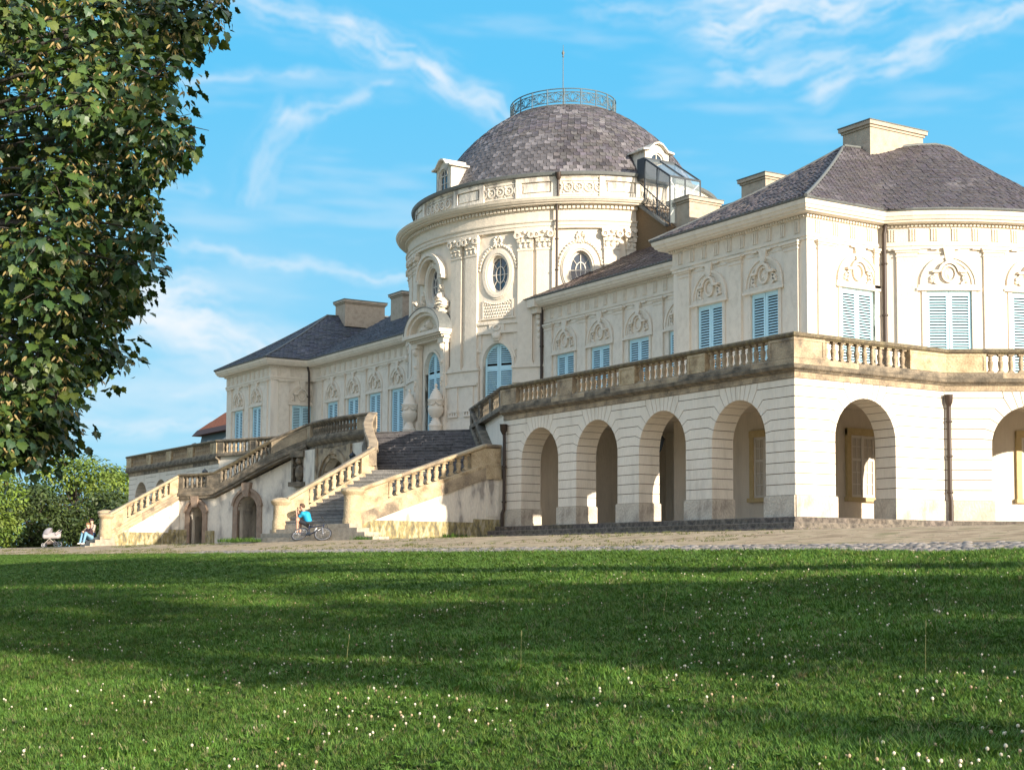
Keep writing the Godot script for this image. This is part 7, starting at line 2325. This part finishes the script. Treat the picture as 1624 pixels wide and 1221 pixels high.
const STALKS := [[58.2, 37.0, 0.22, "leftmost seed stalk, at the edge of the shade on the left lawn"], [60.4, 36.5, 0.30, "tall seed stalk in the middle foreground, in front of the stairs"], [58.3, 33.7, 0.26, "left one of two seed stalks side by side in the shaded lawn"], [58.5, 33.6, 0.27, "right one of two seed stalks side by side in the shaded lawn"], [63.4, 35.1, 0.34, "thin leaning seed stalk in the foreground below the arcade corner"], [64.4, 34.9, 0.30, "rightmost seed stalk, close to the right edge of the lawn"]]

func more_materials() -> void:
	M.step_plain = surface([C(.28, .25, .22), C(.40, .36, .31), C(.46, .41, .35)], {"freq": 0.02, "grain": 0.2, "scale": Vector3(.4, .4, .4), "seed": 83, "bump": 1.0})
	M.mid_step = surface([C(.16, .155, .15), C(.25, .24, .225), C(.32, .30, .28)], {"freq": 0.02, "grain": 0.25, "scale": Vector3(.5, .5, .5), "seed": 85, "bump": 2.0, "tint": true})
	M.door_stone = surface([C(.18, .13, .10), C(.30, .22, .165), C(.38, .29, .22)], {"freq": 0.02, "grain": 0.2, "scale": Vector3(.5, .4, .5), "seed": 87, "bump": 2.0})
	M.shingle = surface([C(.10, .065, .035), C(.17, .115, .065), C(.24, .17, .10)], {"freq": 0.05, "grain": 0.4, "scale": Vector3(1, 1, 1), "seed": 89, "bump": 3.0})
	M.bark = surface([C(.03, .026, .022), C(.075, .062, .05), C(.12, .10, .085)], {"freq": 0.04, "grain": 0.4, "scale": Vector3(1.2, .4, 1.2), "seed": 91, "bump": 4.0})
	M.curtain = plain(C(.55, .50, .42), 0.9)
	M.clear = plain(C(.6, .75, .8), 0.03)
	M.clear.transparency = BaseMaterial3D.TRANSPARENCY_ALPHA
	M.clear.albedo_color.a = 0.16
	M.leaves = plain(C(1, 1, 1), 0.45, {"tint": true, "back": C(.06, .10, .015)})
	M.leaves_far = plain(C(1, 1, 1), 0.55, {"tint": true, "back": C(.19, .27, .025)})
	M.grass = plain(C(1, 1, 1), 0.6, {"tint": true, "back": C(.10, .20, .02), "spec": 0.3})
	M.petal = plain(C(1, 1, 1), 0.8, {"tint": true})
	M.cobble = plain(C(1, 1, 1), 0.9, {"tint": true})
	M.straw = plain(C(.32, .30, .12), 0.8, {"back": C(.15, .14, .04)})
	M.tyre = plain(C(.035, .033, .032), 0.8)
	M.tyre_grey = plain(C(.30, .30, .32), 0.8)
	M.alloy = plain(C(.45, .45, .46), 0.35, {"metal": 0.7})
	M.bike = plain(C(.02, .025, .05), 0.35)
	M.rail = plain(C(.085, .13, .155), 0.5)
	M.leaf_maple = leaf_mesh(true)
	M.leaf_small = leaf_mesh(false)

func _ready() -> void:
	rng.seed = 1
	stage()
	materials()
	more_materials()
	make_baluster()
	ground()
	palace()
	terrace("sunlit arcaded terrace right of the stairs, rusticated arches under a stone balustrade", 1.0)
	terrace("far arcaded terrace left of the stairs, partly hidden behind their railing", -1.0)
	staircase()
	red_house()
	# trees behind the left end of the palace
	var lime := [C(.125, .19, .024), C(.10, .165, .024), C(.15, .205, .03)]
	var deep := [C(.045, .075, .018), C(.06, .09, .02)]
	var G := "trees beyond the left end of the palace"
	tree("broad_tree", "tallest bushy tree, light green, just left of the terrace end", Vector3(-144.9, -0.5, -16.4), 14.2, 7.6, 0.2, 21, 110, 75, 0.48, lime, G)
	tree("broad_tree", "round bushy tree against the terrace end, right of the tallest tree", Vector3(-157.3, -0.5, -25.3), 13.2, 7.3, 0.2, 22, 100, 75, 0.48, lime, G)
	tree("broad_tree", "yellow green tree behind, peeping over left of the tallest tree", Vector3(-149.1, -0.5, -4.0), 12.5, 6.9, 0.2, 23, 100, 75, 0.48, lime, G)
	tree("broad_tree", "bright tree at the left picture edge, leaves down to the ground", Vector3(-119.4, -0.5, 2.8), 9.2, 5.9, 0.0, 24, 110, 75, 0.42, lime, G)
	tree("broad_tree", "dark tree filling the gap behind the pram", Vector3(-131.7, -0.5, -7.1), 8.6, 5.6, 0.0, 25, 90, 75, 0.45, deep, G)
	tree("broad_tree", "dark low tree behind the far stair rail", Vector3(-128.4, -0.5, -17.0), 8.2, 5.9, 0.0, 26, 90, 75, 0.45, deep, G)
	tree("broad_tree", "pale tree in the distance at the far left edge", Vector3(-154.8, -0.5, 11.7), 13.2, 7.6, 0.2, 27, 90, 75, 0.52, lime, G)
	urn("pale stone urn right of the central door, in front of its right shutter", Vector3(1.5, 4.93, 4.95))
	urn("pale stone urn left of the central door, nearer the drainpipe", Vector3(-1.5, 4.93, 4.95))
	people()
	bicycle()
	pram()
	wall_lamp("black lantern high on the far terrace wall under the balustrade", Vector3(-18.3, 3.8, 10.07), Vector3(0, 0, 1))
	wall_lamp("black lantern on the white wall right of the central arch", Vector3(2.95, 3.55, 10.12), Vector3(0, 0, 1))
	hanging_lamp()
	maple()
	# trees out of the picture to the right, whose shade lies on the lawn
	var S := "tall trees standing outside the picture on the right"
	tree("shade_tree", "tall shade tree nearest the viewer, right of the picture", Vector3(90.0, -2.2, 29.4), 19.5, 3.7, 1.5, 41, 150, 60, 0.42, deep, S)
	tree("shade_tree", "broad shade tree with a high crown, right of the picture", Vector3(82.5, -1.3, 24.1), 19.5, 5.2, 9.0, 42, 150, 70, 0.45, deep, S)
	tree("shade_tree", "slender shade tree between the two larger ones", Vector3(89.0, -1.6, 25.4), 14.0, 0.75, 2.0, 43, 40, 60, 0.3, deep, S)
	tree("shade_tree", "slender shade tree close behind the tall one", Vector3(95.8, -2.5, 31.9), 14.0, 0.8, 2.0, 44, 40, 60, 0.3, deep, S)
	lawn()
